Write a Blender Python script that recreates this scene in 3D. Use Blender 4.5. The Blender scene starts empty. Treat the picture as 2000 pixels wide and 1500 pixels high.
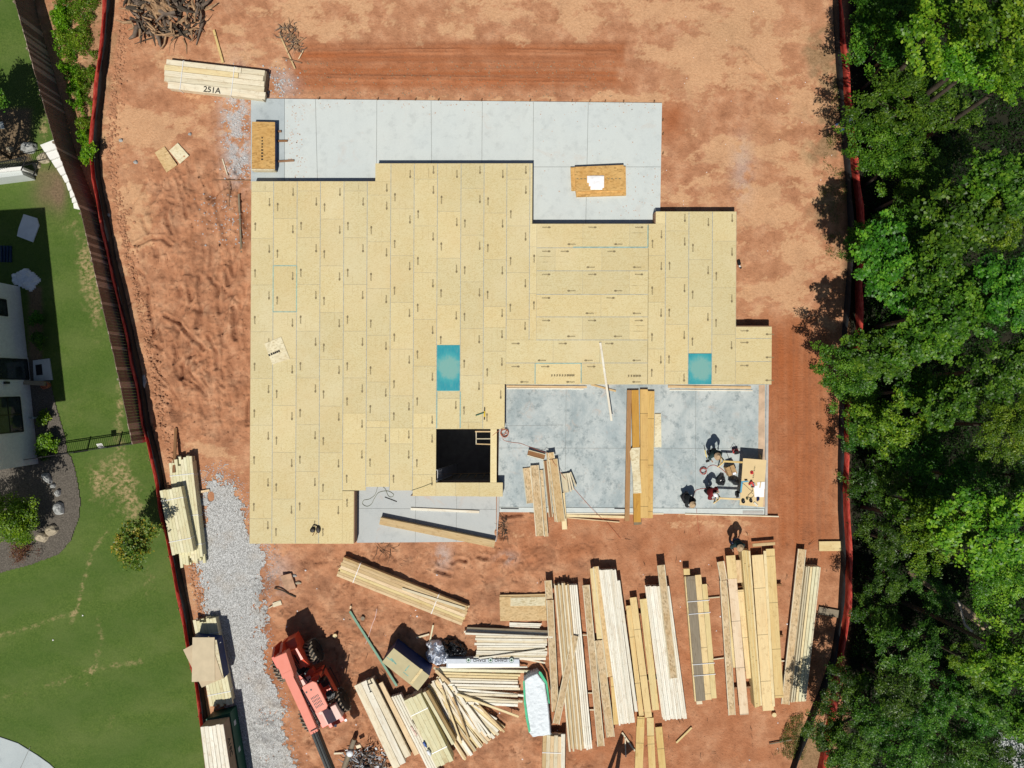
import bpy, bmesh, math, random
import numpy as np
from mathutils import Vector, Matrix
random.seed(7)
SC = bpy.context.scene
COL = SC.collection
H = 37.6      # camera height above the ground, metres
F = 1388.0    # focal length in pixels of the 2000 px wide photograph

# ------------------------------------------------------------------ camera, sky, sun, exposure
cam = bpy.data.cameras.new('camera'); cam.sensor_width = 36.0; cam.lens = 36.0*F/2000.0
cam.clip_end = 3000; cam.clip_start = 0.5
co = bpy.data.objects.new('camera', cam); COL.objects.link(co); co.location = (0, 0, H)
co.rotation_euler = (0, 0, 0); SC.camera = co
SUN = Vector((-0.15, -0.60, 1.0)).normalized()
w = bpy.data.worlds.new('World'); SC.world = w; w.use_nodes = True
nt = w.node_tree; bg = nt.nodes['Background']
sky = nt.nodes.new('ShaderNodeTexSky'); sky.sky_type = 'NISHITA'; sky.sun_disc = False
sky.sun_elevation = math.asin(SUN.z); sky.sun_rotation = math.atan2(SUN.x, SUN.y)
nt.links.new(sky.outputs[0], bg.inputs[0]); bg.inputs[1].default_value = 0.043
sl = bpy.data.lights.new('sun', 'SUN'); sl.energy = 4.3; sl.angle = math.radians(0.5); sl.color = (1.0, 0.95, 0.86)
so = bpy.data.objects.new('sun', sl); COL.objects.link(so); so.location = (0, 0, 60)
so.rotation_euler = (-SUN).to_track_quat('-Z', 'Y').to_euler()
SC.view_settings.view_transform = 'Standard'; SC.view_settings.look = 'None'
SC.view_settings.exposure = 0.0; SC.view_settings.gamma = 1.0

# ------------------------------------------------------------------ helpers
def P(px, py, z=0.0):
    k = (H - z)/F
    return Vector(((px-1000)*k, -(py-750)*k, z))
def M2(px):            # pixels at ground level to metres
    return px*H/F

def tag(o, label=None, cat=None, group=None, kind=None):
    if label: o['label'] = label
    if cat: o['category'] = cat
    if group: o['group'] = group
    if kind: o['kind'] = kind
    return o
def link(o, parent=None):
    COL.objects.link(o)
    if parent is not None:
        o.parent = parent
    return o
def empty(name, loc, label=None, cat=None, group=None, rz=0.0):
    o = bpy.data.objects.new(name, None); o.empty_display_size = 0.2
    o.location = loc; o.rotation_euler = (0, 0, rz); COL.objects.link(o)
    return tag(o, label, cat, group)

class MB:
    """collects faces in world space; build() makes ONE mesh object"""
    def __init__(s): s.v = []; s.f = []; s.m = []; s.cur = 0
    def add(s, vs, fs):
        b = len(s.v); s.v += [tuple(q) for q in vs]
        for f in fs: s.f.append([b+i for i in f]); s.m.append(s.cur)
    def box(s, c, d, rz=0.0, tilt=None):
        hx, hy, hz = d[0]/2, d[1]/2, d[2]/2
        R = Matrix.Rotation(rz, 3, 'Z')
        if tilt is not None: R = R @ tilt
        c = Vector(c)
        vs = [c + R @ Vector((x*hx, y*hy, z*hz)) for z in (-1, 1) for y in (-1, 1) for x in (-1, 1)]
        s.add(vs, [(0,2,3,1),(4,5,7,6),(0,1,5,4),(2,6,7,3),(0,4,6,2),(1,3,7,5)])
    def prism(s, poly, z0, z1):            # poly: list of world (x,y); ccw or cw
        a = sum(poly[i][0]*poly[(i+1)%len(poly)][1]-poly[(i+1)%len(poly)][0]*poly[i][1] for i in range(len(poly)))
        if a < 0: poly = poly[::-1]
        n = len(poly)
        vs = [(p[0], p[1], z0) for p in poly]+[(p[0], p[1], z1) for p in poly]
        fs = [tuple(range(n-1, -1, -1)), tuple(range(n, 2*n))]
        fs += [(i, (i+1)%n, n+(i+1)%n, n+i) for i in range(n)]
        s.add(vs, fs)
    def ppx(s, poly, z, t):                # prism whose TOP outline is seen at these pixels
        s.prism([tuple(P(x, y, z))[:2] for x, y in poly], z-t, z)
    def tube(s, pts, r, n=6, cap=True):
        pts = [Vector(p) for p in pts]; rs = r if isinstance(r, (list, tuple)) else [r]*len(pts)
        b = len(s.v); ref = Vector((0, 0, 1))
        for i, p in enumerate(pts):
            d = (pts[min(i+1, len(pts)-1)]-pts[max(i-1, 0)])
            if d.length < 1e-6: d = Vector((0, 0, 1))
            d.normalize(); up = ref if abs(d.z) < 0.9 else Vector((1, 0, 0))
            u = d.cross(up).normalized(); v = u.cross(d)
            for k in range(n):
                a = 2*math.pi*k/n
                s.v.append(tuple(p+(u*math.cos(a)+v*math.sin(a))*rs[i]))
        for i in range(len(pts)-1):
            for k in range(n):
                s.f.append([b+i*n+k, b+i*n+(k+1)%n, b+(i+1)*n+(k+1)%n, b+(i+1)*n+k]); s.m.append(s.cur)
        if cap:
            s.f.append([b+k for k in range(n)][::-1]); s.m.append(s.cur)
            s.f.append([b+(len(pts)-1)*n+k for k in range(n)]); s.m.append(s.cur)
    def lathe(s, c, prof, n=16, axis=None, rz=0):
        c = Vector(c); b = len(s.v); R = axis if axis is not None else Matrix.Identity(3)
        for r, z in prof:
            for k in range(n):
                a = 2*math.pi*k/n
                s.v.append(tuple(c+R @ Vector((r*math.cos(a), r*math.sin(a), z))))
        for i in range(len(prof)-1):
            for k in range(n):
                s.f.append([b+i*n+k, b+i*n+(k+1)%n, b+(i+1)*n+(k+1)%n, b+(i+1)*n+k]); s.m.append(s.cur)
        s.f.append([b+k for k in range(n)][::-1]); s.m.append(s.cur)
        s.f.append([b+(len(prof)-1)*n+k for k in range(n)]); s.m.append(s.cur)
    def build(s, name, mats, parent=None, smooth=False, origin=None):
        me = bpy.data.meshes.new(name)
        o0 = Vector(origin) if origin is not None else (parent.matrix_basis.translation.copy() if parent is not None else None)
        if parent is not None:
            inv = wm(parent).inverted(); vs = [tuple(inv @ Vector(q)) for q in s.v]; loc = (0, 0, 0)
        else:
            if o0 is None:
                a = np.array(s.v); o0 = Vector(((a[:,0].min()+a[:,0].max())/2, (a[:,1].min()+a[:,1].max())/2, a[:,2].min()))
            vs = [(q[0]-o0.x, q[1]-o0.y, q[2]-o0.z) for q in s.v]; loc = o0
        me.from_pydata(vs, [], s.f)
        if not isinstance(mats, (list, tuple)): mats = [mats]
        for m in mats: me.materials.append(m)
        if len(mats) > 1: me.polygons.foreach_set('material_index', s.m)
        if smooth: me.polygons.foreach_set('use_smooth', [True]*len(s.f))
        me.update()
        o = bpy.data.objects.new(name, me); o.location = loc
        return link(o, parent)
def wm(o):
    m = Matrix.Translation(o.location) @ o.rotation_euler.to_matrix().to_4x4()
    return (wm(o.parent) @ m) if o.parent is not None else m

# ------------------------------------------------------------------ materials
def newmat(name, rough=0.8):
    m = bpy.data.materials.new(name); m.use_nodes = True
    n = m.node_tree; b = n.nodes['Principled BSDF']; b.inputs['Roughness'].default_value = rough
    b.inputs['Specular IOR Level'].default_value = 0.3
    return m, n, b
def ramp(n, stops, interp='LINEAR'):
    r = n.nodes.new('ShaderNodeValToRGB'); r.color_ramp.interpolation = interp
    e = r.color_ramp.elements
    while len(e) < len(stops): e.new(0.5)
    for i, (p, c) in enumerate(stops): e[i].position = p; e[i].color = (c[0], c[1], c[2], 1)
    return r
def mixc(n, fac, a, b, mode='MIX'):
    x = n.nodes.new('ShaderNodeMix'); x.data_type = 'RGBA'; x.blend_type = mode
    for s, v in ((0, fac), (6, a), (7, b)):
        if hasattr(v, 'is_output'): n.links.new(v, x.inputs[s])
        elif isinstance(v, (int, float)): x.inputs[s].default_value = v
        else: x.inputs[s].default_value = (v[0], v[1], v[2], 1)
    return x.outputs[2]
def coords(n, kind='Object', scale=(1, 1, 1), rot=(0, 0, 0), loc=(0, 0, 0), src=None):
    mp = n.nodes.new('ShaderNodeMapping')
    if src is None:
        t = n.nodes.new('ShaderNodeTexCoord'); src = t.outputs[kind]
    n.links.new(src, mp.inputs[0]); mp.inputs['Scale'].default_value = scale
    mp.inputs['Rotation'].default_value = rot; mp.inputs['Location'].default_value = loc
    return mp.outputs[0]
def noise(n, vec, scale, detail=3, rough=0.55, dist=0.0):
    t = n.nodes.new('ShaderNodeTexNoise'); n.links.new(vec, t.inputs['Vector'])
    t.inputs['Scale'].default_value = scale; t.inputs['Detail'].default_value = detail
    t.inputs['Roughness'].default_value = rough; t.inputs['Distortion'].default_value = dist
    return t.outputs['Fac']
def bump(n, b, h, strength=0.5, dist=0.02):
    q = n.nodes.new('ShaderNodeBump'); q.inputs['Strength'].default_value = strength
    q.inputs['Distance'].default_value = dist; n.links.new(h, q.inputs['Height'])
    n.links.new(q.outputs[0], b.inputs['Normal'])
def maprange(n, v, a, b_, c=0.0, d=1.0):
    t = n.nodes.new('ShaderNodeMapRange'); n.links.new(v, t.inputs[0])
    for i, x in enumerate((a, b_, c, d)): t.inputs[i+1].default_value = x
    return t.outputs[0]
def attr(n, name):
    t = n.nodes.new('ShaderNodeAttribute'); t.attribute_name = name
    return t.outputs['Color']
def shift_by_random(n, vec):       # each object its own piece of grain
    oi = n.nodes.new('ShaderNodeObjectInfo'); c = n.nodes.new('ShaderNodeMath'); c.operation = 'MULTIPLY'
    c.inputs[1].default_value = 37.0; n.links.new(oi.outputs['Random'], c.inputs[0])
    a = n.nodes.new('ShaderNodeVectorMath'); a.operation = 'ADD'; n.links.new(vec, a.inputs[0]); n.links.new(c.outputs[0], a.inputs[1])
    return a.outputs[0], oi.outputs['Random']

def plain(name, c, rough=0.7, var=0.25, scale=3.0, metal=0.0, bmp=0.0, spec=0.3):
    m, n, b = newmat(name, rough); v = coords(n); f = noise(n, v, scale, 4)
    lo = tuple(x*(1-var) for x in c); hi = tuple(min(1, x*(1+var*0.7)) for x in c)
    r = ramp(n, [(0.3, lo), (0.7, hi)]); n.links.new(f, r.inputs[0]); n.links.new(r.outputs[0], b.inputs['Base Color'])
    b.inputs['Metallic'].default_value = metal; b.inputs['Specular IOR Level'].default_value = spec
    if bmp: bump(n, b, noise(n, v, scale*6, 3), bmp, 0.02)
    return m
def wood(name, c, dark=0.62, var=0.22, knots=0.5, rough=0.75, joints=False):
    m, n, b = newmat(name, rough); t = coords(n); v, rnd = shift_by_random(n, t)
    g = coords(n, scale=(0.55, 14, 14), src=v); f = noise(n, g, 2.2, 5, 0.6, 0.6)
    r = ramp(n, [(0.28, tuple(x*dark for x in c)), (0.5, c), (0.75, tuple(min(1, x*1.12) for x in c))])
    n.links.new(f, r.inputs[0]); colr = r.outputs[0]
    big = noise(n, coords(n, scale=(0.5, 2, 2), src=v), 1.6, 3)
    colr = mixc(n, maprange(n, big, 0.45, 0.7, 0, 0.5), colr, tuple(x*y for x, y in zip(c, (0.86, 0.74, 0.62))))
    vo = n.nodes.new('ShaderNodeTexVoronoi'); n.links.new(coords(n, scale=(1.3, 6, 6), src=v), vo.inputs['Vector'])
    vo.inputs['Scale'].default_value = 1.0
    kn = maprange(n, vo.outputs['Distance'], 0.05, 0.16, knots, 0)
    colr = mixc(n, kn, colr, tuple(x*y for x, y in zip(c, (0.5, 0.36, 0.24))))
    st_ = noise(n, coords(n, scale=(1, 1, 1), src=v), 3.2, 6, 0.75, 0.5); colr = mixc(n, maprange(n, st_, 0.54, 0.68, 0, 0.6), colr, tuple(x*y for x, y in zip(c, (0.62, 0.52, 0.42))))
    if joints:      # scarf joints of laminated lumber every couple of metres
        sx = n.nodes.new('ShaderNodeSeparateXYZ'); n.links.new(t, sx.inputs[0]); mu = n.nodes.new('ShaderNodeMath'); mu.operation = 'MULTIPLY_ADD'; mu.inputs[1].default_value = 0.41
        n.links.new(sx.outputs[0], mu.inputs[0]); n.links.new(rnd, mu.inputs[2]); fr = n.nodes.new('ShaderNodeMath'); fr.operation = 'FRACT'; n.links.new(mu.outputs[0], fr.inputs[0])
        lt = n.nodes.new('ShaderNodeMath'); lt.operation = 'LESS_THAN'; lt.inputs[1].default_value = 0.013; n.links.new(fr.outputs[0], lt.inputs[0]); colr = mixc(n, lt.outputs[0], colr, tuple(x*0.42 for x in c))
    hs = n.nodes.new('ShaderNodeHueSaturation'); n.links.new(colr, hs.inputs['Color'])
    n.links.new(maprange(n, rnd, 0, 1, 1-var, 1+var*0.6), hs.inputs['Value'])
    n.links.new(maprange(n, rnd, 0, 1, 1.12, 0.88), hs.inputs['Saturation'])
    n.links.new(hs.outputs[0], b.inputs['Base Color']); bump(n, b, f, 0.25, 0.004)
    return m
def osb(name, c, kind='Object', var=0.12, contrast=1.0, fine=1.0):
    m, n, b = newmat(name, 0.8); v0 = coords(n, kind); v, rnd = shift_by_random(n, v0)
    vo = n.nodes.new('ShaderNodeTexVoronoi'); n.links.new(coords(n, scale=(9*fine, 16*fine, 9), rot=(0, 0, 0.5), src=v), vo.inputs['Vector'])
    vo.inputs['Scale'].default_value = 1.0
    bw = n.nodes.new('ShaderNodeRGBToBW'); n.links.new(vo.outputs['Color'], bw.inputs[0])
    k = contrast
    r = ramp(n, [(0.1, tuple(x*(1-0.30*k)*y for x, y in zip(c, (1, .93, .8)))), (0.45, c), (0.9, tuple(min(1, x*(1+0.16*k)) for x in c))])
    n.links.new(bw.outputs[0], r.inputs[0])
    f2 = noise(n, v, 1.3, 5, 0.65); col = mixc(n, maprange(n, f2, 0.42, 0.72, 0, 0.55*k), r.outputs[0], tuple(x*y for x, y in zip(c, (0.9, 0.74, 0.52))))
    f3 = noise(n, v, 0.35, 2); col = mixc(n, maprange(n, f3, 0.4, 0.7, 0, 0.25), col, tuple(min(1, x*y) for x, y in zip(c, (1.06, 1.08, 1.15))))
    hs = n.nodes.new('ShaderNodeHueSaturation'); n.links.new(col, hs.inputs['Color'])
    n.links.new(maprange(n, rnd, 0, 1, 1-var, 1+var*0.5), hs.inputs['Value'])
    n.links.new(hs.outputs[0], b.inputs['Base Color']); bump(n, b, bw.outputs[0], 0.12, 0.003)
    return m

W_PINE = wood('pine_wood', (0.66, 0.50, 0.29))
W_PALE = wood('bleached_wood', (0.70, 0.63, 0.46), dark=0.66, var=0.2, knots=0.25)
W_WHITE = wood('white_flange_wood', (0.80, 0.77, 0.66), dark=0.72, var=0.13, knots=0.2)
W_GOLD = wood('golden_lvl_wood', (0.60, 0.38, 0.10), dark=0.8, var=0.08, knots=0.3, joints=True)
W_YEL = wood('yellow_lvl_wood', (0.70, 0.53, 0.25), dark=0.8, var=0.14, knots=0.4, joints=True)
W_PALEYEL = wood('pale_yellow_wood', (0.74, 0.61, 0.34), dark=0.8, var=0.12, knots=0.4)
W_ORANGE = wood('orange_lvl_wood', (0.50, 0.26, 0.03), dark=0.75, var=0.12)
W_BROWN = wood('brown_wood', (0.28, 0.15, 0.075), dark=0.7, var=0.12)
W_GREY = wood('grey_weathered_wood', (0.24, 0.20, 0.14), dark=0.6, var=0.1)
W_TREAT = wood('green_treated_wood', (0.70, 0.67, 0.45), dark=0.82, var=0.10, knots=0.3)
W_TEAL = wood('teal_painted_wood', (0.18, 0.34, 0.24), dark=0.8, var=0.05, knots=0)
W_FENCE = wood('fence_wood', (0.18, 0.13, 0.10), dark=0.45, var=0.1)
O_DECK = osb('subfloor_osb', (0.63, 0.54, 0.305), contrast=0.42, fine=2.0)
O_TAN = osb('tan_osb', (0.58, 0.42, 0.22), contrast=0.9)
O_WEB = osb('web_osb', (0.54, 0.42, 0.26), contrast=1.5)
O_PALE = osb('pale_osb', (0.66, 0.60, 0.42), contrast=0.8)
O_ORANGE = osb('orange_osb', (0.58, 0.36, 0.13), contrast=1.2)
NAVY = plain('navy_panel_edge', (0.018, 0.035, 0.13), 0.6)
BLACK = plain('black_plastic', (0.012, 0.013, 0.015), 0.35, spec=0.5)
BLACKF = plain('black_fabric', (0.016, 0.018, 0.02), 0.8, 0.4)
WHITE = plain('white_paint', (0.78, 0.78, 0.75), 0.6, 0.06)
WHITEPL = plain('white_plastic', (0.74, 0.78, 0.82), 0.35, 0.08)
STRAP = plain('steel_strap', (0.75, 0.77, 0.80), 0.3, 0.05)
RED = plain('red_plastic', (0.55, 0.03, 0.03), 0.4)
INK = plain('black_ink', (0.025, 0.022, 0.02), 0.8)
STAMP = plain('stamp_ink', (0.23, 0.185, 0.10), 0.8, 0.3, 9)

def text_obj(name, body, size, loc, rz, mat, parent=None, M=None, ext=0.002):
    cu = bpy.data.curves.new(name, 'FONT'); cu.body = body; cu.size = size; cu.align_x = 'CENTER'; cu.align_y = 'CENTER'
    cu.extrude = ext; cu.offset = size*0.015
    tmp = bpy.data.objects.new(name, cu); COL.objects.link(tmp)
    bpy.context.view_layer.update()
    me = bpy.data.meshes.new_from_object(tmp.evaluated_get(bpy.context.evaluated_depsgraph_get()))
    bpy.data.objects.remove(tmp); bpy.data.curves.remove(cu)
    X = M if M is not None else (Matrix.Translation(loc) @ Matrix.Rotation(rz, 4, 'Z'))
    if parent is not None: X = wm(parent).inverted() @ X
    me.transform(X); me.materials.clear(); me.materials.append(mat)
    o = bpy.data.objects.new(name, me)
    return link(o, parent)

# plank: box object, local x along its length so that grain follows it
def plank(name, p0, p1, wpx, z, t, mat, parent=None, label=None, cat=None, group=None, z1=None):
    """p0,p1: pixels of the top face's centreline ends; z: underside height (z1 at far end); t thickness"""
    z1 = z if z1 is None else z1
    A = P(p0[0], p0[1], z+t); B = P(p1[0], p1[1], z1+t)
    return plankw(name, A, B, M2(wpx)*(H-z-t)/H, t, mat, parent, label, cat, group)
def plankw(name, A, B, wd, t, mat, parent=None, label=None, cat=None, group=None):
    A = Vector(A); B = Vector(B); L = (B-A).length
    me = bpy.data.meshes.new(name); hx, hy = L/2, wd/2; c = min(0.006, wd*0.1, t*0.15)
    vs = [(x*hx, y*(hy), -t) for x in (-1, 1) for y in (-1, 1)] + [(x*hx, y*hy, -c) for x in (-1, 1) for y in (-1, 1)] + [(x*hx, y*(hy-c), 0) for x in (-1, 1) for y in (-1, 1)]
    fs = [(0,1,3,2),(8,10,11,9),(0,2,6,4),(1,5,7,3),(4,6,10,8),(5,9,11,7),(0,4,8,9,5,1),(2,3,7,11,10,6)]
    me.from_pydata(vs, [], fs); me.materials.append(mat)
    o = bpy.data.objects.new(name, me)
    d = (B-A).normalized(); yv = Vector((0, 0, 1)).cross(d).normalized(); zv = d.cross(yv)
    R = Matrix((d, yv, zv)).transposed()
    if parent is not None:
        X = wm(parent).inverted() @ (Matrix.Translation((A+B)/2) @ R.to_4x4())
        o.location = X.translation; o.rotation_euler = X.to_euler()
    else:
        o.location = (A+B)/2; o.rotation_euler = R.to_euler()
    link(o, parent); return tag(o, label, cat, group)

ORD = ['first', 'second', 'third', 'fourth', 'fifth', 'sixth', 'seventh', 'eighth', 'ninth', 'tenth', 'eleventh', 'twelfth',
       'thirteenth', 'fourteenth', 'fifteenth', 'sixteenth', 'seventeenth', 'eighteenth', 'nineteenth', 'twentieth',
       'twenty-first', 'twenty-second', 'twenty-third', 'twenty-fourth', 'twenty-fifth', 'twenty-sixth', 'twenty-seventh', 'twenty-eighth', 'twenty-ninth', 'thirtieth']

def straps(root, p0, p1, wpx, z, h, ts, mat=STRAP, extra=0.012, wd=0.03):
    """steel bands round a bundle whose top centreline is p0-p1"""
    A = P(p0[0], p0[1], z+h); B = P(p1[0], p1[1], z+h); d = (B-A).normalized(); n = Vector((-d.y, d.x, 0))
    W = M2(wpx)*(H-z-h)/H/2+extra
    for t in ts:
        sk = random.uniform(-0.12, 0.12)
        c = A+(B-A)*t; m = MB()
        for (a, b) in (((-W, h+extra), (W, h+extra)), ((-W, 0.0), (-W, h+extra)), ((W, 0.0), (W, h+extra))):
            q0 = c+n*a[0]+d*sk*a[0]; q0.z = z+a[1]; q1 = c+n*b[0]+d*sk*b[0]; q1.z = z+b[1]
            mid = (q0+q1)/2; L = (q1-q0).length
            ang = math.atan2(d.y, d.x)
            if abs(a[0]-b[0]) > 1e-6: m.box(mid, (wd, L, 0.006), ang+math.atan(-sk) if False else ang)
            else: m.box(mid, (wd, 0.006, L), ang)
        m.build('strap', mat, root)

def bundle(name, label, cat, p0, p1, wpx, n, h, layers, mats, group=None, z=0.0, rag=0.0, band=(), wj=0.0, p0r=None, skew=0.0, root=None, loose=None, topgap=0):
    """n boards side by side in `layers` layers. loose: label template -> every board is a thing of its own"""
    if loose is None and root is None:
        mid = ((p0[0]+p1[0])/2, (p0[1]+p1[1])/2); c = P(mid[0], mid[1], z+h); root = empty(name, (c.x, c.y, z), label, cat, group)
    th = h/layers
    A = P(p0[0], p0[1], z+h); B = P(p1[0], p1[1], z+h); d = (B-A).normalized(); nn = Vector((-d.y, d.x, 0))
    W = M2(wpx)*(H-z-h)/H
    ws = [random.uniform(1-wj, 1+wj) for _ in range(n)]; sm = sum(ws); ws = [x/sm*W for x in ws]
    for l in range(layers):
        zt = z+th*(l+1)
        acc = -W/2
        for i in range(n):
            off = acc+ws[i]/2; acc += ws[i]
            e0 = random.uniform(-rag, rag); e1 = random.uniform(-rag, rag)
            a = A+nn*off+d*(e0+skew*off); b = B+nn*off+d*(e1+skew*off); dz = random.uniform(-0.004, 0.0)
            a.z = zt+dz; b.z = zt+dz
            mt = mats[i % len(mats)] if isinstance(mats, (list, tuple)) else mats
            if loose:
                row = 'top row' if l == layers-1 else ('bottom row' if l == 0 else 'middle row')
                # side: nn points left of travel direction
                plankw(name, a, b, ws[i]-0.006, th-0.004, mt, None, loose.format(o=(ORD[i] if abs(d.y) > abs(d.x) else ORD[n-1-i]), row=row), cat, group)
            else:
                plankw('board', a, b, ws[i]-0.006, th-0.004, mt, root)
    if band and root is not None: straps(root, p0, p1, wpx, z, h, band)
    return root

def ijoist(p0, p1, dpx, z, label, group='engineered joists in the lumber yard', flat=True, web=None, fl=None, z1=None, deep=0.30, wd=0.089, cat='joist'):
    """flat: lies on its side, web up; else stands on edge"""
    fl = fl or W_PALE; web = web or O_WEB
    z1 = z if z1 is None else z1
    hh = wd if flat else deep
    A = P(p0[0], p0[1], z+hh); B = P(p1[0], p1[1], z1+hh); d = (B-A).normalized(); nn = Vector((-d.y, d.x, 0)).normalized()
    mid = (A+B)/2; r = empty('i_joist', (mid.x, mid.y, min(z, z1)), label, cat, group)
    W = M2(dpx)*(H-z-hh)/H
    if flat:
        for s in (-1, 1): plankw('flange', A+nn*s*(W/2-0.02), B+nn*s*(W/2-0.02), 0.042, wd, fl, r)
        dn = Vector((0, 0, -wd*0.33))
        plankw('web', A+dn, B+dn, W-0.084, 0.014, web, r)
    else:
        plankw('flange', A, B, W-0.005, 0.038, fl, r)
        dn = Vector((0, 0, -0.038)); plankw('web', A+dn, B+dn, 0.014, deep-0.076, web, r)
        dn = Vector((0, 0, -(deep-0.038))); plankw('flange', A+dn, B+dn, W-0.005, 0.038, fl, r)
    return r
# ================================================================== THE GROUND
def _h(ix, iy, s):
    h = (ix.astype(np.int64)*374761393 + iy.astype(np.int64)*668265263 + s*974634777) & 0xFFFFFFFF
    h = ((h ^ (h >> 13))*1274126177) & 0xFFFFFFFF
    return ((h ^ (h >> 16)) & 0xFFFF)/65535.0
def vn(x, y, s=0):
    ix = np.floor(x); iy = np.floor(y); fx = x-ix; fy = y-iy
    fx = fx*fx*fx*(fx*(fx*6-15)+10); fy = fy*fy*fy*(fy*(fy*6-15)+10); ix = ix.astype(int); iy = iy.astype(int)
    return (_h(ix, iy, s)*(1-fx)+_h(ix+1, iy, s)*fx)*(1-fy)+(_h(ix, iy+1, s)*(1-fx)+_h(ix+1, iy+1, s)*fx)*fy
def fbm(x, y, cell, oct=4, s=0, g=0.5):
    t = 0; a = 1; n = 0; c, sn = math.cos(0.7), math.sin(0.7)
    x = x/cell; y = y/cell
    for i in range(oct):
        t = t+a*vn(x+s*17.3, y-s*9.1, s+i); n += a; a *= g; x, y = (x*c-y*sn)*2.03, (x*sn+y*c)*2.03
    return t/n
def sst(v, a, b):
    t = np.clip((v-a)/(b-a), 0, 1); return t*t*(3-2*t)
def rect(px, py, x0, y0, x1, y1, s):      # soft rectangle mask in ground coordinates
    return sst(px, x0-s, x0+s)*(1-sst(px, x1-s, x1+s))*sst(py, y0-s, y0+s)*(1-sst(py, y1-s, y1+s))
def blob(px, py, cx, cy, rx, ry):
    return np.exp(-(((px-cx)/rx)**2+((py-cy)/ry)**2))
def sdist(px, py, pts):                    # distance to a polyline
    d = np.full(px.shape, 1e9)
    for (x0, y0), (x1, y1) in zip(pts[:-1], pts[1:]):
        vx, vy = x1-x0, y1-y0; t = np.clip(((px-x0)*vx+(py-y0)*vy)/(vx*vx+vy*vy), 0, 1)
        d = np.minimum(d, np.hypot(px-x0-t*vx, py-y0-t*vy))
    return d
def inpoly(px, py, poly):
    r = np.zeros(px.shape, bool); n = len(poly)
    for i in range(n):
        x0, y0 = poly[i]; x1, y1 = poly[(i+1) % n]
        c = ((y0 > py) != (y1 > py)) & (px < (x1-x0)*(py-y0)/(y1-y0+1e-9)+x0); r ^= c
    return r
K0 = F/H
def gpx(X, Y): return 1000+X*K0, 750-Y*K0

RUTS = [[(341, 342), (349, 361), (357, 386), (363, 410), (365, 426)], [(328, 404), (325, 435), (334, 453)], [(288, 564), (291, 595), (297, 620), (300, 651), (297, 669), (312, 679)], [(365, 546), (371, 571), (374, 583)],
        [(321, 614), (349, 632), (374, 657), (399, 682)], [(405, 540), (423, 558), (428, 608)], [(442, 527), (444, 555)], [(408, 657), (423, 688), (425, 719)], [(340, 675), (343, 706)], [(266, 478), (288, 464), (318, 466), (334, 478)], [(485, 780), (484, 830)],
        [(852, 1113), (868, 1119), (881, 1122)], [(881, 1098), (895, 1094), (911, 1096)], [(934, 1086), (949, 1088)], [(974, 1040), (980, 1050), (988, 1050)], [(1443, 92), (1490, 138), (1530, 180)], [(1020, 1006), (980, 1008)], [(385, 640), (392, 590), (388, 540)], [(350, 740), (362, 700), (380, 690)], [(456, 600), (460, 660)], [(990, 100), (1200, 104)], [(600, 104), (900, 98)], [(640, 150), (1150, 158)]]
def ruts(px, py, X, Y, w=4.0):
    d = np.full(px.shape, 1e9)
    for r_ in RUTS:
        x0, x1, y0, y1 = min(p[0] for p in r_)-20, max(p[0] for p in r_)+20, min(p[1] for p in r_)-20, max(p[1] for p in r_)+20
        k = (px > x0) & (px < x1) & (py > y0) & (py < y1)
        if k.any():
            f = 0.6 if (r_[0][1] < 200) else 1.0
            dd = sdist(px[k]+8*(fbm(X[k], Y[k], .5, 3, 101)-.5), py[k]+(8 if f == 1 else 2)*(fbm(X[k], Y[k], .5, 3, 102)-.5), r_)/f+(0 if f == 1 else 2.6); d[k] = np.minimum(d[k], dd)
    return d
def groove(X, Y):          # narrow winding ruts, north-south
    a = 1-np.abs(2*fbm(X*1.5+0.7*np.sin(Y*0.9)+0.3*np.sin(Y*2.3), Y*0.42, 1.2, 4, 91, .5)-1); return sst(a, 0.90, 0.985)*sst(fbm(X, Y, 1.6, 3, 92), 0.38, 0.6)
def groove2(X, Y):
    a = 1-np.abs(2*fbm(X, Y, 1.0, 5, 93, .6)-1); return sst(a, 0.93, 0.99)*sst(fbm(X, Y, 1.4, 3, 94), 0.45, 0.6)
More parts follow.
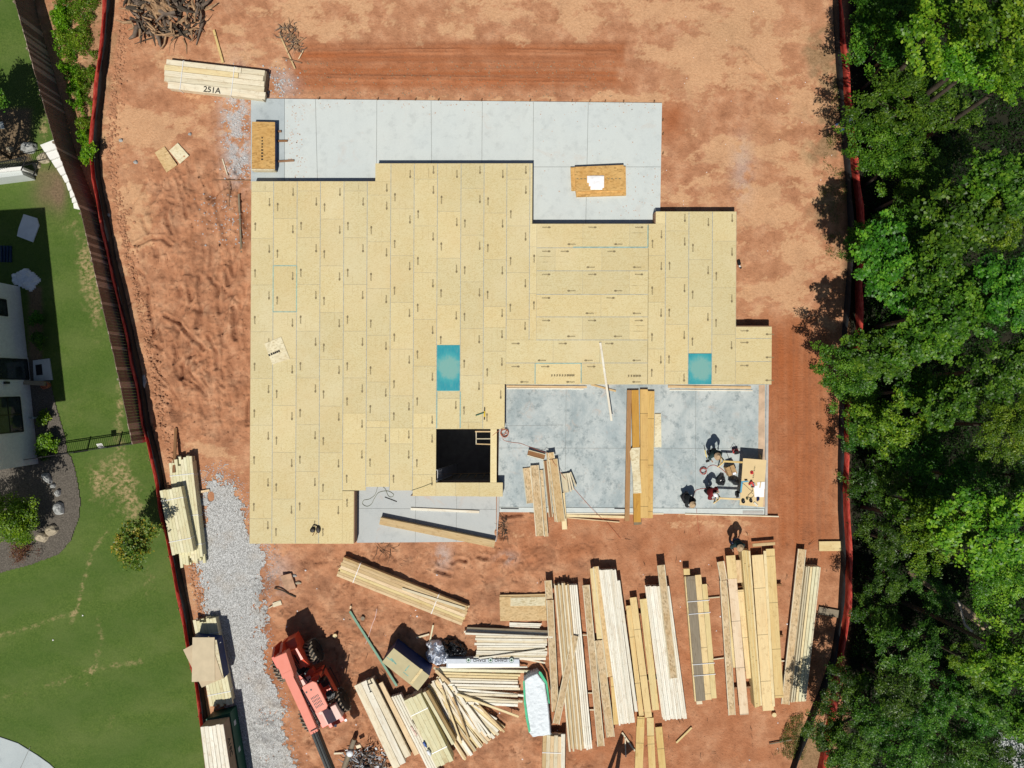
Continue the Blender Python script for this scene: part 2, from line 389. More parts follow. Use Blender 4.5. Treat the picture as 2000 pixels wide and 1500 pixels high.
def dirt_height(X, Y):
    px, py = gpx(X, Y)
    wx = px+20*(fbm(X, Y, 2.0, 3, 5)-0.5)*2; wy = py+20*(fbm(X, Y, 2.0, 3, 6)-0.5)*2
    rough = np.clip(rect(wx, wy, 290, 300, 488, 860, 25)*1.0 + rect(wx, wy, 180, 60, 250, 1200, 15)*0.5 + rect(wx, wy, 230, 0, 600, 200, 30)*0.3
                    + rect(wx, wy, 500, 1060, 1100, 1560, 30)*0.42 + rect(wx, wy, 960, 1000, 1060, 1130, 20)*0.5 + 0.12, 0, 1.3)
    z = (fbm(X, Y, 0.5, 5, 1, 0.6)-0.5)*0.18*rough+(fbm(X*1.25+np.sin(Y)*.4, Y*0.8, 1.3, 3, 95)-0.5)*0.26*rect(wx, wy, 260, 330, 487, 860, 25)+(fbm(X, Y, 1.5, 3, 96)-0.5)*0.25*rect(wx, wy, 500, 1065, 1100, 1560, 30)+(fbm(X, Y, 3.0, 3, 2)-0.5)*0.05
    rid = 1-np.abs(2*fbm(X*2.4+0.8*np.sin(Y*0.6), Y*0.55, 1.5, 4, 3)-1)       # ruts left by the machines, running north-south
    z += (rid-0.8)*0.5*rect(wx, wy, 325, 300, 485, 830, 22)-0.16*groove(X, Y)*rect(wx, wy, 250, 300, 487, 850, 20)-0.10*groove2(X, Y)*rect(wx, wy, 500, 1065, 1200, 1560, 25)+(1-np.abs(2*fbm(X, Y*0.7, 1.1, 4, 13)-1)-0.8)*0.25*rect(wx, wy, 500, 1070, 1150, 1560, 30)
    rd = ruts(px, py, X, Y); z += -0.17*(1-sst(rd, 0.5, 4.5))+0.07*sst(rd, 3.5, 6)*(1-sst(rd, 7, 12))
    cl = fbm(X, Y, 0.17, 3, 9); z += sst(cl, 0.52, 0.72)*0.09*np.clip(rough-0.1, 0, 1)
    # long straight blade and tyre marks
    st = fbm(X*0.06, Y*2.6, 0.5, 3, 8); z += (st-0.5)*0.05*rect(wx, py, 560, 80, 1230, 190, 12)
    st2 = fbm(X*2.6, Y*0.06, 0.5, 3, 18); z += (st2-0.5)*0.04*rect(px, wy, 1505, 640, 1640, 1060, 10)
    tr = np.sin(Y*2*math.pi/0.16+np.abs(X*8 % 2-1)*1.5)
    for pts, w_ in (([(350, 860), (380, 700), (420, 640), (430, 520)], 11), ([(300, 700), (340, 820), (330, 900)], 10), ([(560, 1240), (700, 1180), (820, 1190)], 12),
                    ([(640, 1180), (690, 1290), (700, 1400)], 11), ([(1525, 640), (1530, 1060)], 9), ([(1560, 720), (1568, 1060)], 9), ([(1460, 520), (1462, 640)], 9), ([(260, 640), (300, 760)], 8)):
        d = sdist(px, py, pts); z += (1-sst(d, w_*0.6, w_))*(0.026*tr-0.035)
    return z*0.8-0.03

def make_grid(name, x0, x1, y0, y1, step, zf, keep, cols, mat, label=None):
    nx = int((x1-x0)/step)+1; ny = int((y1-y0)/step)+1
    xs = np.linspace(x0, x1, nx); ys = np.linspace(y0, y1, ny); X, Y = np.meshgrid(xs, ys)
    Z = zf(X, Y); idx = np.arange(nx*ny).reshape(ny, nx)
    kp = keep((X[:-1, :-1]+X[1:, 1:])/2, (Y[:-1, :-1]+Y[1:, 1:])/2)
    q = np.stack([idx[:-1, :-1][kp], idx[:-1, 1:][kp], idx[1:, 1:][kp], idx[1:, :-1][kp]], 1)
    us = np.unique(q); rm = np.full(nx*ny, -1); rm[us] = np.arange(len(us)); q = rm[q]
    V = np.stack([X.ravel()[us], Y.ravel()[us], Z.ravel()[us]], 1)
    C = {k: f for k, f in cols(X, Y).items()}
    extraV, extraF = (outer_ring(x0, x1, y0, y1, len(us)) if name == 'ground' else (np.zeros((0, 3)), np.zeros((0, 4), int)))
    V2 = np.concatenate([V, extraV]); q2 = np.concatenate([q, extraF])
    me = bpy.data.meshes.new(name); me.vertices.add(len(V2)); me.loops.add(q2.size); me.polygons.add(len(q2))
    me.vertices.foreach_set('co', V2.astype(np.float32).ravel()); me.loops.foreach_set('vertex_index', q2.ravel().astype(np.int32))
    me.polygons.foreach_set('loop_start', np.arange(0, q2.size, 4, dtype=np.int32)); me.polygons.foreach_set('loop_total', np.full(len(q2), 4, np.int32))
    me.polygons.foreach_set('use_smooth', np.ones(len(q2), bool)); me.update(calc_edges=True)
    for k, (r, g, b_) in C.items():
        a = me.color_attributes.new(k, 'FLOAT_COLOR', 'POINT'); arr = np.zeros((len(V2), 4), np.float32); arr[:, 3] = 1
        for j, ch in enumerate((r, g, b_)):
            arr[:len(us), j] = (ch if isinstance(ch, np.ndarray) else np.full(X.shape, ch)).ravel()[us]
        if name == 'ground' and k == 'mask2': arr[len(us):, 2] = 1.0
        a.data.foreach_set('color', arr.ravel())
    me.materials.append(mat); o = bpy.data.objects.new(name, me); link(o); return tag(o, kind='structure')
def outer_ring(x0, x1, y0, y1, b):
    R = 500.0; v = np.array([(x0, y0, -.06), (x1, y0, -.06), (x1, y1, -.06), (x0, y1, -.06), (-R, -R, -.06), (R, -R, -.06), (R, R, -.06), (-R, R, -.06)])
    f = np.array([(b+4, b+5, b+1, b), (b+5, b+6, b+2, b+1), (b+6, b+7, b+3, b+2), (b+7, b+4, b, b+3)]); return v, f

def dirt_cols(X, Y):
    px, py = gpx(X, Y)
    wx = px+30*(fbm(X, Y, 1.2, 4, 15)-0.5)*2; wy = py+30*(fbm(X, Y, 1.2, 4, 16)-0.5)*2
    n1 = fbm(X*0.8, Y*1.3, 1.6, 7, 21, 0.76)
    dens = 0.27+0.24*rect(wx, wy, 560, -60, 1620, 80, 25)+0.20*rect(wx, wy, 1290, 60, 1625, 620, 40)-0.5*rect(wx, wy, 560, 90, 1215, 185, 14)
    dens += 0.5*blob(px, py, 265, 425, 38, 60)+0.35*(1-sst(sdist(px, py, [(1528, 690), (1527, 900)]), 3, 9))+0.4*blob(px, py, 270, 270, 60, 60)+0.4*blob(px, py, 270, 700, 16, 80)+0.3*rect(wx, wy, 500, 175, 1290, 200, 6)
    dens += -0.35*rect(wx, wy, 300, 300, 490, 860, 20)-0.25*rect(wx, wy, 490, 1050, 1640, 1560, 25)-0.6*rect(wx, wy, 1490, 660, 1640, 1140, 45)-0.12*rect(wx, wy, 500, 1060, 1640, 1560, 25)
    dens += -0.5*blob(px, py, 1315, 235, 26, 40)-0.35*blob(px, py, 1450, 215, 50, 30)-0.3*blob(px, py, 1490, 700, 60, 90)+0.3*blob(px, py, 1380, 130, 90, 60)-0.3*blob(px, py, 830, 12, 90, 30)
    crust = sst(n1+(dens-0.5)*0.6, 0.455, 0.53)
    soft = sst(fbm(X, Y, 2.4, 4, 31)+(dens-0.5)*0.7, 0.30, 0.75)
    st = fbm(X*0.05, Y*3.0, 0.6, 4, 23)
    red = np.clip(rect(wx, py, 575, 84, 1225, 172, 12)*(0.55+0.9*(st-0.3))+rect(px+8*n1, wy, 1500, 640, 1640, 1100, 50)*(0.75+0.6*(fbm(X*3, Y*0.05, 0.6, 3, 29)-0.5))
                  + 0.55*rect(wx, wy, 960, 1000, 1520, 1110, 25)*fbm(X, Y, 1.8, 3, 40)+0.6*rect(wx, wy, 1060, 1140, 1560, 1560, 30)*fbm(X, Y, 1.5, 3, 41)
                  + 0.9*blob(px, py, 1315, 235, 26, 40)+0.5*blob(px, py, 1500, 700, 40, 90)+0.5*blob(px, py, 520, 1300, 60, 100), 0, 1)
    rid = 1-np.abs(2*fbm(X*2.4+0.8*np.sin(Y*0.6), Y*0.55, 1.5, 4, 3)-1)
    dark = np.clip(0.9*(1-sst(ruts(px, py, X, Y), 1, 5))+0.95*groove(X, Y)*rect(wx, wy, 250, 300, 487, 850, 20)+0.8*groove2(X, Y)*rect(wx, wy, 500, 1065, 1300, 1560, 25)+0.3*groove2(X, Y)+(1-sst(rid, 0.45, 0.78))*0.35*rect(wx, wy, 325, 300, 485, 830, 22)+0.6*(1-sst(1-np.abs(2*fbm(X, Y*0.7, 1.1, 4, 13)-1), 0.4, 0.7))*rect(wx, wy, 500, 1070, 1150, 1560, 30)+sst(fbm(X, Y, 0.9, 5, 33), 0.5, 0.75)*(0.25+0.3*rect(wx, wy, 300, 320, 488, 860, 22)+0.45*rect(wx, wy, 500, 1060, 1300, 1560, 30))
                   + 0.9*blob(px, py, 345, 815, 14, 12)+0.5*blob(px, py, 990, 1030, 14, 25)+0.55*rect(wx, py, 560, 80, 1230, 175, 5)*sst(fbm(X*0.04, Y*5.0, 0.7, 3, 77), .52, .66)+0.4*rect(px, wy, 1505, 640, 1640, 1080, 20)*sst(fbm(X*5.0, Y*0.05, 0.7, 3, 78), .55, .68), 0, 1)
    grey = np.clip(1.5*blob(px, py, 462, 240, 26, 80)+0.9*blob(px, py, 470, 318, 22, 34)+0.7*blob(px, py, 545, 165, 32, 26)+0.6*blob(px, py, 865, 1085, 16, 26)+0.5*blob(px, py, 990, 1090, 20, 12)+0.4*blob(px, py, 1450, 330, 20, 60)
                   +0.5*blob(px, py, 540, 1120, 30, 40), 0, 1)*sst(fbm(X, Y, 0.45, 5, 35, 0.7), 0.36, 0.52)
    grn = np.clip(0.8*rect(wx, wy, 1585, 50, 1650, 480, 16)*sst(fbm(X, Y, 0.8, 5, 37), 0.42, 0.62)+0.9*rect(wx, wy, 1545, 1410, 1700, 1560, 14)+0.2*blob(px, py, 1430, 60, 60, 40)
                  +0.55*rect(wx, wy, 60, -60, 215, 300, 12)*sst(fbm(X, Y, 0.8, 5, 38), 0.35, 0.55), 0, 1)
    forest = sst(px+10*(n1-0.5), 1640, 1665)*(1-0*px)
    return {'mask1': (crust, red, dark), 'mask2': (grey, grn, forest), 'mask3': (soft, n1, st)}

m, n, b = newmat('red_clay', 0.92)
a1 = attr(n, 'mask1'); a2 = attr(n, 'mask2'); a3 = attr(n, 'mask3')
def sep(n, c):
    s = n.nodes.new('ShaderNodeSeparateColor'); n.links.new(c, s.inputs[0]); return s.outputs
s1, s2, s3 = sep(n, a1), sep(n, a2), sep(n, a3)
v = coords(n); fine = noise(n, v, 9, 6, 0.7); mid = noise(n, v, 1.1, 5, 0.6); grain = noise(n, v, 30, 3, 0.7)
base = ramp(n, [(0.3, (0.34, 0.15, 0.075)), (0.5, (0.47, 0.225, 0.12)), (0.68, (0.58, 0.32, 0.185))]); n.links.new(mid, base.inputs[0])
c = mixc(n, maprange(n, s3[0], 0, 1, 0, 0.3), base.outputs[0], (0.53, 0.29, 0.155))
c = mixc(n, s1[1], c, (0.36, 0.115, 0.04))
cr = ramp(n, [(0.3, (0.55, 0.31, 0.165)), (0.7, (0.68, 0.42, 0.24))]); n.links.new(fine, cr.inputs[0])
c = mixc(n, maprange(n, s1[0], 0, 1, 0, 0.78), c, cr.outputs[0])
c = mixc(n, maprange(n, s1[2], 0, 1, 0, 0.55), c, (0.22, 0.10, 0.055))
gr = ramp(n, [(0.35, (0.34, 0.31, 0.29)), (0.65, (0.58, 0.60, 0.62))]); n.links.new(grain, gr.inputs[0])
c = mixc(n, maprange(n, s2[0], 0, 1, 0, 0.85), c, gr.outputs[0])
gg = ramp(n, [(0.35, (0.10, 0.10, 0.045)), (0.65, (0.30, 0.22, 0.12))]); n.links.new(fine, gg.inputs[0])
c = mixc(n, maprange(n, s2[1], 0, 1, 0, 0.75), c, gg.outputs[0])
fo = ramp(n, [(0.35, (0.006, 0.010, 0.004)), (0.65, (0.022, 0.021, 0.011))]); n.links.new(mid, fo.inputs[0])  # near-black forest floor: shade of the tall trees put into its colour
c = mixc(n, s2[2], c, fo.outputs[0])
gf = ramp(n, [(0.28, (0.5, 0.46, 0.43)), (0.46, (0.95, 0.95, 0.95)), (0.75, (1.25, 1.22, 1.18))]); n.links.new(grain, gf.inputs[0])
c = mixc(n, 0.45, c, gf.outputs[0], 'MULTIPLY')
g2 = ramp(n, [(0.30, (0.6, 0.55, 0.5)), (0.47, (1, 1, 1)), (0.7, (1.12, 1.1, 1.08))]); n.links.new(noise(n, v, 4.5, 5, 0.7, 0.4), g2.inputs[0]); c = mixc(n, maprange(n, s1[0], 0, 1, 0.5, 0.2), c, g2.outputs[0], 'MULTIPLY')
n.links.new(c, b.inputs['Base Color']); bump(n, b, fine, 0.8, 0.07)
DIRT = m
PIT = (820, 800, 984, 985)     # where the ground is dug out for the cellar (pixels)
def dirt_keep(X, Y):
    px, py = gpx(X, Y); return ~((px > 700) & (px < 965) & (py > 770) & (py < 950))
def zdirt(X, Y):
    px, py = gpx(X, Y); z = dirt_height(X, Y)
    e = np.minimum(np.minimum(X+27.5, 25-X), np.minimum(Y+21.4, 21.4-Y)); t = sst(e, 0, 1.0)
    return z*t+(-0.06)*(1-t)
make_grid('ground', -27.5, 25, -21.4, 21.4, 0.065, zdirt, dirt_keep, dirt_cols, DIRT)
def gz(x, y):
    return float(dirt_height(np.array([x]), np.array([y]))[0])

# ---------------- gravel drive
GR = [(386, 930), (428, 912), (470, 948), (488, 1000), (500, 1040), (524, 1066), (530, 1100), (518, 1170), (522, 1240), (545, 1330), (565, 1400), (590, 1560),
      (440, 1560), (432, 1400), (425, 1310), (398, 1235), (388, 1150), (378, 1095), (384, 1040), (392, 990)]
def gravel_keep(X, Y):
    px, py = gpx(X, Y); j = 26*(fbm(X, Y, 0.9, 5, 51, 0.65)-0.5)*2; k = 26*(fbm(X, Y, 0.9, 5, 52, 0.65)-0.5)*2
    a = inpoly(px+j, py+k, GR) & (np.minimum(sdist(px+j, py+k, GR+[GR[0]])/22.0, 1)*0.75+0.12 > fbm(X, Y, 0.12, 3, 57, .7))
    hole = (blob(px, py, 515, 1120, 12, 18) > 0.6) | (blob(px, py, 412, 970, 10, 14) > 0.6)
    return a & ~hole
m, n, b = newmat('grey_gravel', 0.9); v = coords(n)
vo = n.nodes.new('ShaderNodeTexVoronoi'); n.links.new(v, vo.inputs['Vector']); vo.inputs['Scale'].default_value = 32
bw = n.nodes.new('ShaderNodeRGBToBW'); n.links.new(vo.outputs['Color'], bw.inputs[0])
r = ramp(n, [(0.12, (0.22, 0.22, 0.215)), (0.5, (0.47, 0.475, 0.465)), (0.85, (0.74, 0.755, 0.76))]); n.links.new(bw.outputs[0], r.inputs[0])
c = mixc(n, maprange(n, noise(n, v, 0.8, 4), 0.5, 0.75, 0, 0.4), r.outputs[0], (0.46, 0.38, 0.29))
n.links.new(c, b.inputs['Base Color']); bump(n, b, vo.outputs['Distance'], 0.8, 0.04)
gx0, gx1 = P(360, 0).x, P(620, 0).x; gy0, gy1 = P(0, 1560).y, P(0, 890).y
make_grid('gravel_drive', gx0, gx1, gy0, gy1, 0.045, lambda X, Y: dirt_height(X, Y)+0.022+0.03*(fbm(X, Y, 0.07, 2, 55)-0.3), gravel_keep, lambda X, Y: {}, m)

# ---------------- lawn, planting bed, path of the neighbour
FENCE = [(28-32, -160), (28, 0), (105, 275), (158, 415), (200, 600), (232, 740), (258, 868)]          # top of the wooden fence, pixels, z = 1.8
FB = [gpx(*(tuple(P(x, y, 1.8))[:2])) for x, y in FENCE]
SILT_L = [(206, -160), (202, 0), (190, 120), (178, 220), (174, 300), (178, 350), (195, 430), (208, 500), (225, 570), (243, 650), (262, 740), (276, 830), (287, 868), (300, 930), (315, 1020), (335, 1110), (350, 1190), (362, 1255), (378, 1330), (388, 1400), (396, 1450), (410, 1560)]
SB = [gpx(*(tuple(P(x, y, 0.9))[:2])) for x, y in SILT_L]
LAWN = [(-500, -160)]+FB+[p for p in SB if p[1] > 865]+[(-500, 1560)]
BED = [(-40, 868), (60, 885), (118, 872), (140, 892), (150, 925), (159, 975), (155, 1015), (140, 1055), (115, 1083), (60, 1103), (0, 1118), (-60, 1130)]
def bed_keep(X, Y):
    px, py = gpx(X, Y); return inpoly(px+3*(fbm(X, Y, .4, 3, 3)-.5), py+3*(fbm(X, Y, .4, 3, 4)-.5), BED) | inpoly(px, py, [(40, 880), (60, 700), (100, 745), (113, 800), (128, 850), (134, 892)])
def lawn_keep(X, Y):
    px, py = gpx(X, Y); return inpoly(px, py, LAWN) & ~((px < 0) & (px < -160))
def lawn_cols(X, Y):
    px, py = gpx(X, Y); n1 = fbm(X, Y, 0.28, 5, 61, 0.75); n2 = fbm(X, Y, 2.5, 4, 62)
    d = 0.5*blob(px, py, 232, 930, 30, 60)+0.5*blob(px, py, 262, 985, 22, 50)+0.45*blob(px, py, 190, 940, 22, 40)+0.25*blob(px, py, 290, 1130, 20, 60)+0.2*blob(px, py, 205, 1015, 16, 16)
    d += 0.6*blob(px, py, 170, 520, 20, 70)+0.5*blob(px, py, 190, 600, 12, 60)+0.45*blob(px, py, 235, 800, 10, 70)+0.35*blob(px, py, 140, 445, 18, 20)+0.12*blob(px, py, 140, 800, 40, 80)
    d += 0.5*blob(px, py, 85, 250, 14, 30)+0.3*blob(px, py, 100, 290, 20, 20)
    for pts, w_, k in (([(210, 1040), (180, 1080), (150, 1190), (140, 1215)], 4, 0.36), ([(-10, 1243), (60, 1225), (150, 1195)], 4, 0.30), ([(190, 1210), (200, 1250), (185, 1300), (170, 1340)], 5, 0.3), ([(95, 1340), (190, 1305), (280, 1290)], 5, 0.3), ([(220, 1380), (215, 1420)], 5, 0.2), ([(-10, 1360), (60, 1350)], 6, 0.15)):
        d += k*(1-sst(sdist(px, py, pts), w_*0.5, w_*2.0))
    dry = sst(n1+d*0.8-0.2, 0.42, 0.7)*np.clip(d*2.0, 0, 1)
    soil = np.clip(rect(px+14*(n1-.5), py+14*(n2-.5), -200, 215, 62, 320, 8)+0.9*blob(px, py, 118, 375, 14, 40)+0.8*blob(px, py, 92, 375, 26, 34)+0.5*rect(px, py, 55, 330, 115, 350, 15)
                   + rect(px+6*n1, py, 60, 560, 86, 720, 6), 0, 1)
    stripe = 0.5+0.5*np.sin((px*0.35+py*0.94)/60*math.pi)
    return {'mask1': (dry, soil, n2), 'mask2': (stripe, n1, n1)}
m, n, b = newmat('lawn_grass', 0.9); s1 = sep(n, attr(n, 'mask1')); s2 = sep(n, attr(n, 'mask2')); v = coords(n)
f = noise(n, v, 12, 5, 0.75); f2 = noise(n, coords(n, scale=(1, 1.6, 1)), 0.45, 4, 0.6)
r = ramp(n, [(0.25, (0.034, 0.070, 0.008)), (0.5, (0.073, 0.127, 0.018)), (0.78, (0.14, 0.185, 0.04))]); n.links.new(f, r.inputs[0])
c = mixc(n, maprange(n, f2, 0.42, 0.62, 0, 0.5), r.outputs[0], (0.115, 0.155, 0.04))
c = mixc(n, maprange(n, s2[0], 0, 1, 0, 0.38), c, (0.045, 0.098, 0.012))
dm = n.nodes.new('ShaderNodeMath'); dm.operation = 'MULTIPLY'; n.links.new(s1[0], dm.inputs[0]); n.links.new(maprange(n, noise(n, coords(n, scale=(1, 1.3, 1)), 5.5, 6, 0.75), 0.42, 0.6, 0.0, 0.85), dm.inputs[1])
c = mixc(n, dm.outputs[0], c, (0.42, 0.30, 0.16))
so_ = ramp(n, [(0.3, (0.10, 0.07, 0.04)), (0.7, (0.24, 0.17, 0.10))]); n.links.new(f, so_.inputs[0])
c = mixc(n, s1[1], c, so_.outputs[0])
n.links.new(c, b.inputs['Base Color']); bump(n, b, f, 0.8, 0.04)
make_grid('lawn', P(-200, 0).x, P(400, 0).x, P(0, 1560).y, P(0, -160).y, 0.07, lambda X, Y: 0.035+0.02*fbm(X, Y, 0.3, 3, 63), lawn_keep, lawn_cols, m)
m, n, b = newmat('bark_mulch', 0.95); v = coords(n); f = noise(n, coords(n, scale=(1, 1, 1)), 14, 4, 0.8)
r = ramp(n, [(0.3, (0.05, 0.044, 0.036)), (0.55, (0.125, 0.11, 0.092)), (0.8, (0.27, 0.24, 0.20))]); n.links.new(f, r.inputs[0])
n.links.new(r.outputs[0], b.inputs['Base Color']); bump(n, b, f, 0.8, 0.04)
make_grid('mulch_bed', P(-100, 0).x, P(170, 0).x, P(0, 1140).y, P(0, 690).y, 0.06, lambda X, Y: 0.07+0.03*fbm(X, Y, 0.15, 3, 64), bed_keep, lambda X, Y: {}, m)

# ---------------- concrete
def concrete(name, c, stain, stain_amt, joints=None, sc=0.5, redc=(0.52, 0.33, 0.22), red_amt=0.35):
    m, n, b = newmat(name, 0.75); v = coords(n)
    f = noise(n, coords(n, scale=(1, 0.7, 1)), sc*(0.6 if stain_amt > .8 else 1), 7, 0.75, 0.3); f2 = noise(n, v, sc*3.3, 6, 0.75); f3 = noise(n, v, 24, 3, 0.7)
    cc = mixc(n, maprange(n, f, 0.44, 0.62, 0, stain_amt), c, stain)
    cc = mixc(n, maprange(n, f2, 0.52, 0.66, 0, stain_amt), cc, tuple(x*0.72 for x in stain))
    if stain_amt > .8:
        f6 = noise(n, coords(n, loc=(2, 5, 0)), 3.4, 6, 0.8); f7 = noise(n, coords(n, loc=(5, 1, 0)), 0.55, 3); mm_ = n.nodes.new('ShaderNodeMath'); mm_.operation = 'MULTIPLY'; n.links.new(maprange(n, f6, 0.54, 0.66, 0, 0.7), mm_.inputs[0]); n.links.new(maprange(n, f7, 0.47, 0.62, 0, 1), mm_.inputs[1]); cc = mixc(n, mm_.outputs[0], cc, (0.13, 0.16, 0.165))
    f4 = noise(n, coords(n, loc=(7, 3, 0)), sc*1.4, 6, 0.72, 0.8); cc = mixc(n, maprange(n, f4, 0.58, 0.74, 0, red_amt), cc, redc)
    f5 = noise(n, coords(n, loc=(1, 9, 0)), sc*0.4, 3); cc = mixc(n, maprange(n, f5, 0.35, 0.65, 0, 0.3), cc, tuple(min(1, x*y) for x, y in zip(c, (0.88, .95, 1.02))))
    cc = mixc(n, 0.25, cc, ramp_of(n, f3), 'MULTIPLY')
    n.links.new(cc, b.inputs['Base Color']); bump(n, b, f3, 0.15, 0.004); return m
def ramp_of(n, f):
    r = ramp(n, [(0.3, (0.75, 0.75, 0.75)), (0.7, (1.1, 1.1, 1.1))]); n.links.new(f, r.inputs[0]); return r.outputs[0]
CONC_P = concrete('patio_concrete', (0.58, 0.62, 0.60), (0.49, 0.525, 0.52), 0.35, red_amt=0.3)
CONC_P2 = concrete('new_patio_concrete', (0.44, 0.49, 0.50), (0.36, 0.41, 0.43), 0.5, red_amt=0.05)
CONC_G = concrete('garage_concrete', (0.50, 0.54, 0.53), (0.28, 0.34, 0.355), 0.9, sc=0.75, red_amt=0.5)
CONC_F = concrete('porch_concrete', (0.47, 0.49, 0.48), (0.42, 0.44, 0.44), 0.4, sc=0.4, red_amt=0.75)
CONC_W = plain('wall_concrete', (0.45, 0.44, 0.42), 0.85, 0.15)
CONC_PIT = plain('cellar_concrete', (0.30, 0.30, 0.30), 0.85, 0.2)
STAIN = plain('clay_stained_concrete', (0.55, 0.40, 0.28), 0.85, 0.25, 2)

def deckx(x, y): return x-(y-350)*0.0055
ZD = 0.66     # top of the floor deck
house = empty('house_under_construction', P(1000, 700, 0), 'half-built house: yellow floor deck and three concrete slabs on red clay', 'building')
JT = plain('saw_cut_joint', (0.22, 0.23, 0.22), 0.9)
def slab(name, polys, z, t, mat, label, joints=(), jw=0.019):
    m = MB()
    for pl in polys: m.ppx(pl, z, t)
    o = m.build(name, mat, house); tag(o, label)
    if joints:
        j = MB()
        for (a, c_) in joints:
            A = P(a[0], a[1], z+0.003); B = P(c_[0], c_[1], z+0.003); d = B-A
            j.box((A+B)/2, (d.length, jw, 0.004), math.atan2(d.y, d.x))
        j.build('control_joint', JT, o)
    return o
ZS = 0.07
ps = slab('concrete_slab', [[(556, 193), (1293, 201), (1289, 440), (1284, 480), (1020, 480), (1020, 360), (556, 370)]], ZS, 0.25, CONC_P, 'pale patio slab north of the floor deck',
     [((616, 194), (620, 352)), ((736, 196), (735, 352)), ((842, 197), (843, 330)), ((942, 198), (941, 330)), ((1042, 199), (1040, 440)), ((1149, 200), (1144, 440)), ((1040, 326), (1290, 326))])
slab('concrete_slab', [[(490, 192), (555.4, 193), (555.4, 370), (490, 370)]], ZS-0.012, 0.25, CONC_P2, 'bluish narrow slab at the left end of the patio')
# light trowelled panel
mt = MB()
slab('concrete_slab', [[(690, 940), (969, 940), (969, 1058), (697, 1060)]], 0.02, 0.3, CONC_F, 'grey porch slab with rusty clay stains', [((812, 958), (811, 1059)), ((892, 960), (891, 1058)), ((698, 993), (969, 995))], 0.016)
gs = slab('concrete_slab', [[(976, 740), (1496, 740), (1495, 993), (972.5, 990)]], 0.12, 0.3, CONC_G, 'blue-grey stained garage slab',
     [((1106, 752), (1103, 992)), ((975, 875), (1495, 876)), ((1359, 752), (1358, 992)), ((976, 832), (1100, 830))], 0.014)
slab('concrete_slab', [[(972.5, 991), (1496, 994), (1498, 1005), (971.5, 1000)]], 0.06, 0.25, CONC_P, 'low pale apron step along the garage front')
mm = MB(); mm.ppx([(1482, 752), (1494, 752), (1494, 990), (1480, 990)], 0.126, 0.02)
tag(mm.build('clay_stain', STAIN, gs), 'orange clay stain along the right edge of the garage slab')
mm = MB(); mm.ppx([(1497, 740), (1502, 740), (1499, 1006), (1494.5, 1006)], 0.20, 0.35); mm.build('foundation_curb', CONC_W, house)
mm = MB(); mm.ppx([(970.5, 940), (975.5, 940), (975, 1000), (970, 1060)], 0.16, 0.4); mm.build('foundation_curb', CONC_W, house)
mm = MB(); mm.ppx([(1451, 998), (1491, 998), (1491, 1003.5), (1451, 1003.5)], 0.085, 0.03); mm.build('door_block_out', CONC_W, house)
for x0, x1 in ((978, 1013), (1200, 1226)):
    mm = MB(); mm.ppx([(x0, 992), (x1, 992.6), (x1, 994.6), (x0, 994)], 0.075, 0.03); mm.build('door_block_out', BLACK, house)

# dried clay specks and a dusty smear on the patio
m = MB(); rs = random.Random(77)
def speck(m, x, y, r_, z):
    k = 6; q = P(x, y, z); m.prism([(q.x+math.cos(i*6.283/k)*r_*rs.uniform(.5, 1.2), q.y+math.sin(i*6.283/k)*r_*rs.uniform(.5, 1.2)) for i in range(k)], z, z+.003)
for i in range(330):
    u = rs.random()
    if u < .35: x, y = rs.gauss(578, 11), rs.uniform(205, 352)
    elif u < .65: x, y = rs.uniform(560, 1280), 200+abs(rs.gauss(0, 11))
    elif u < .8: x, y = rs.gauss(1245, 22), rs.uniform(300, 430)
    else: x, y = rs.uniform(1050, 1280), rs.uniform(210, 425)
    if 1110 < x < 1225 and 318 < y < 388 or x < 560: continue
    speck(m, x, y, rs.uniform(.012, .045), ZS)
tag(m.build('clay_specks', plain('dried_clay', (.50, .36, .28), .9, .2), ps), kind='stuff')
# ---------------- cellar
PZ = -4.7
pit = MB(); x0, x1 = P(735, 0).x, P(963, 0).x; y0, y1 = P(0, 949).y, P(0, 772).y
pit.cur = 0
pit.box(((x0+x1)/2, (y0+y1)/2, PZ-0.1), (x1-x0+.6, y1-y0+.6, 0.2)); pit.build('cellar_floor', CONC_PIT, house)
pit = MB()
for cx, cy, dx, dy in (((x0+x1)/2, y1+.1, x1-x0+.4, .2), ((x0+x1)/2, y0-.1, x1-x0+.4, .2), (x0-.1, (y0+y1)/2, .2, y1-y0), (x1+.1, (y0+y1)/2, .2, y1-y0)):
    pit.box((cx, cy, (PZ-.06)/2), (dx, dy, -PZ-.08))
pit.build('cellar_wall', CONC_PIT, house)

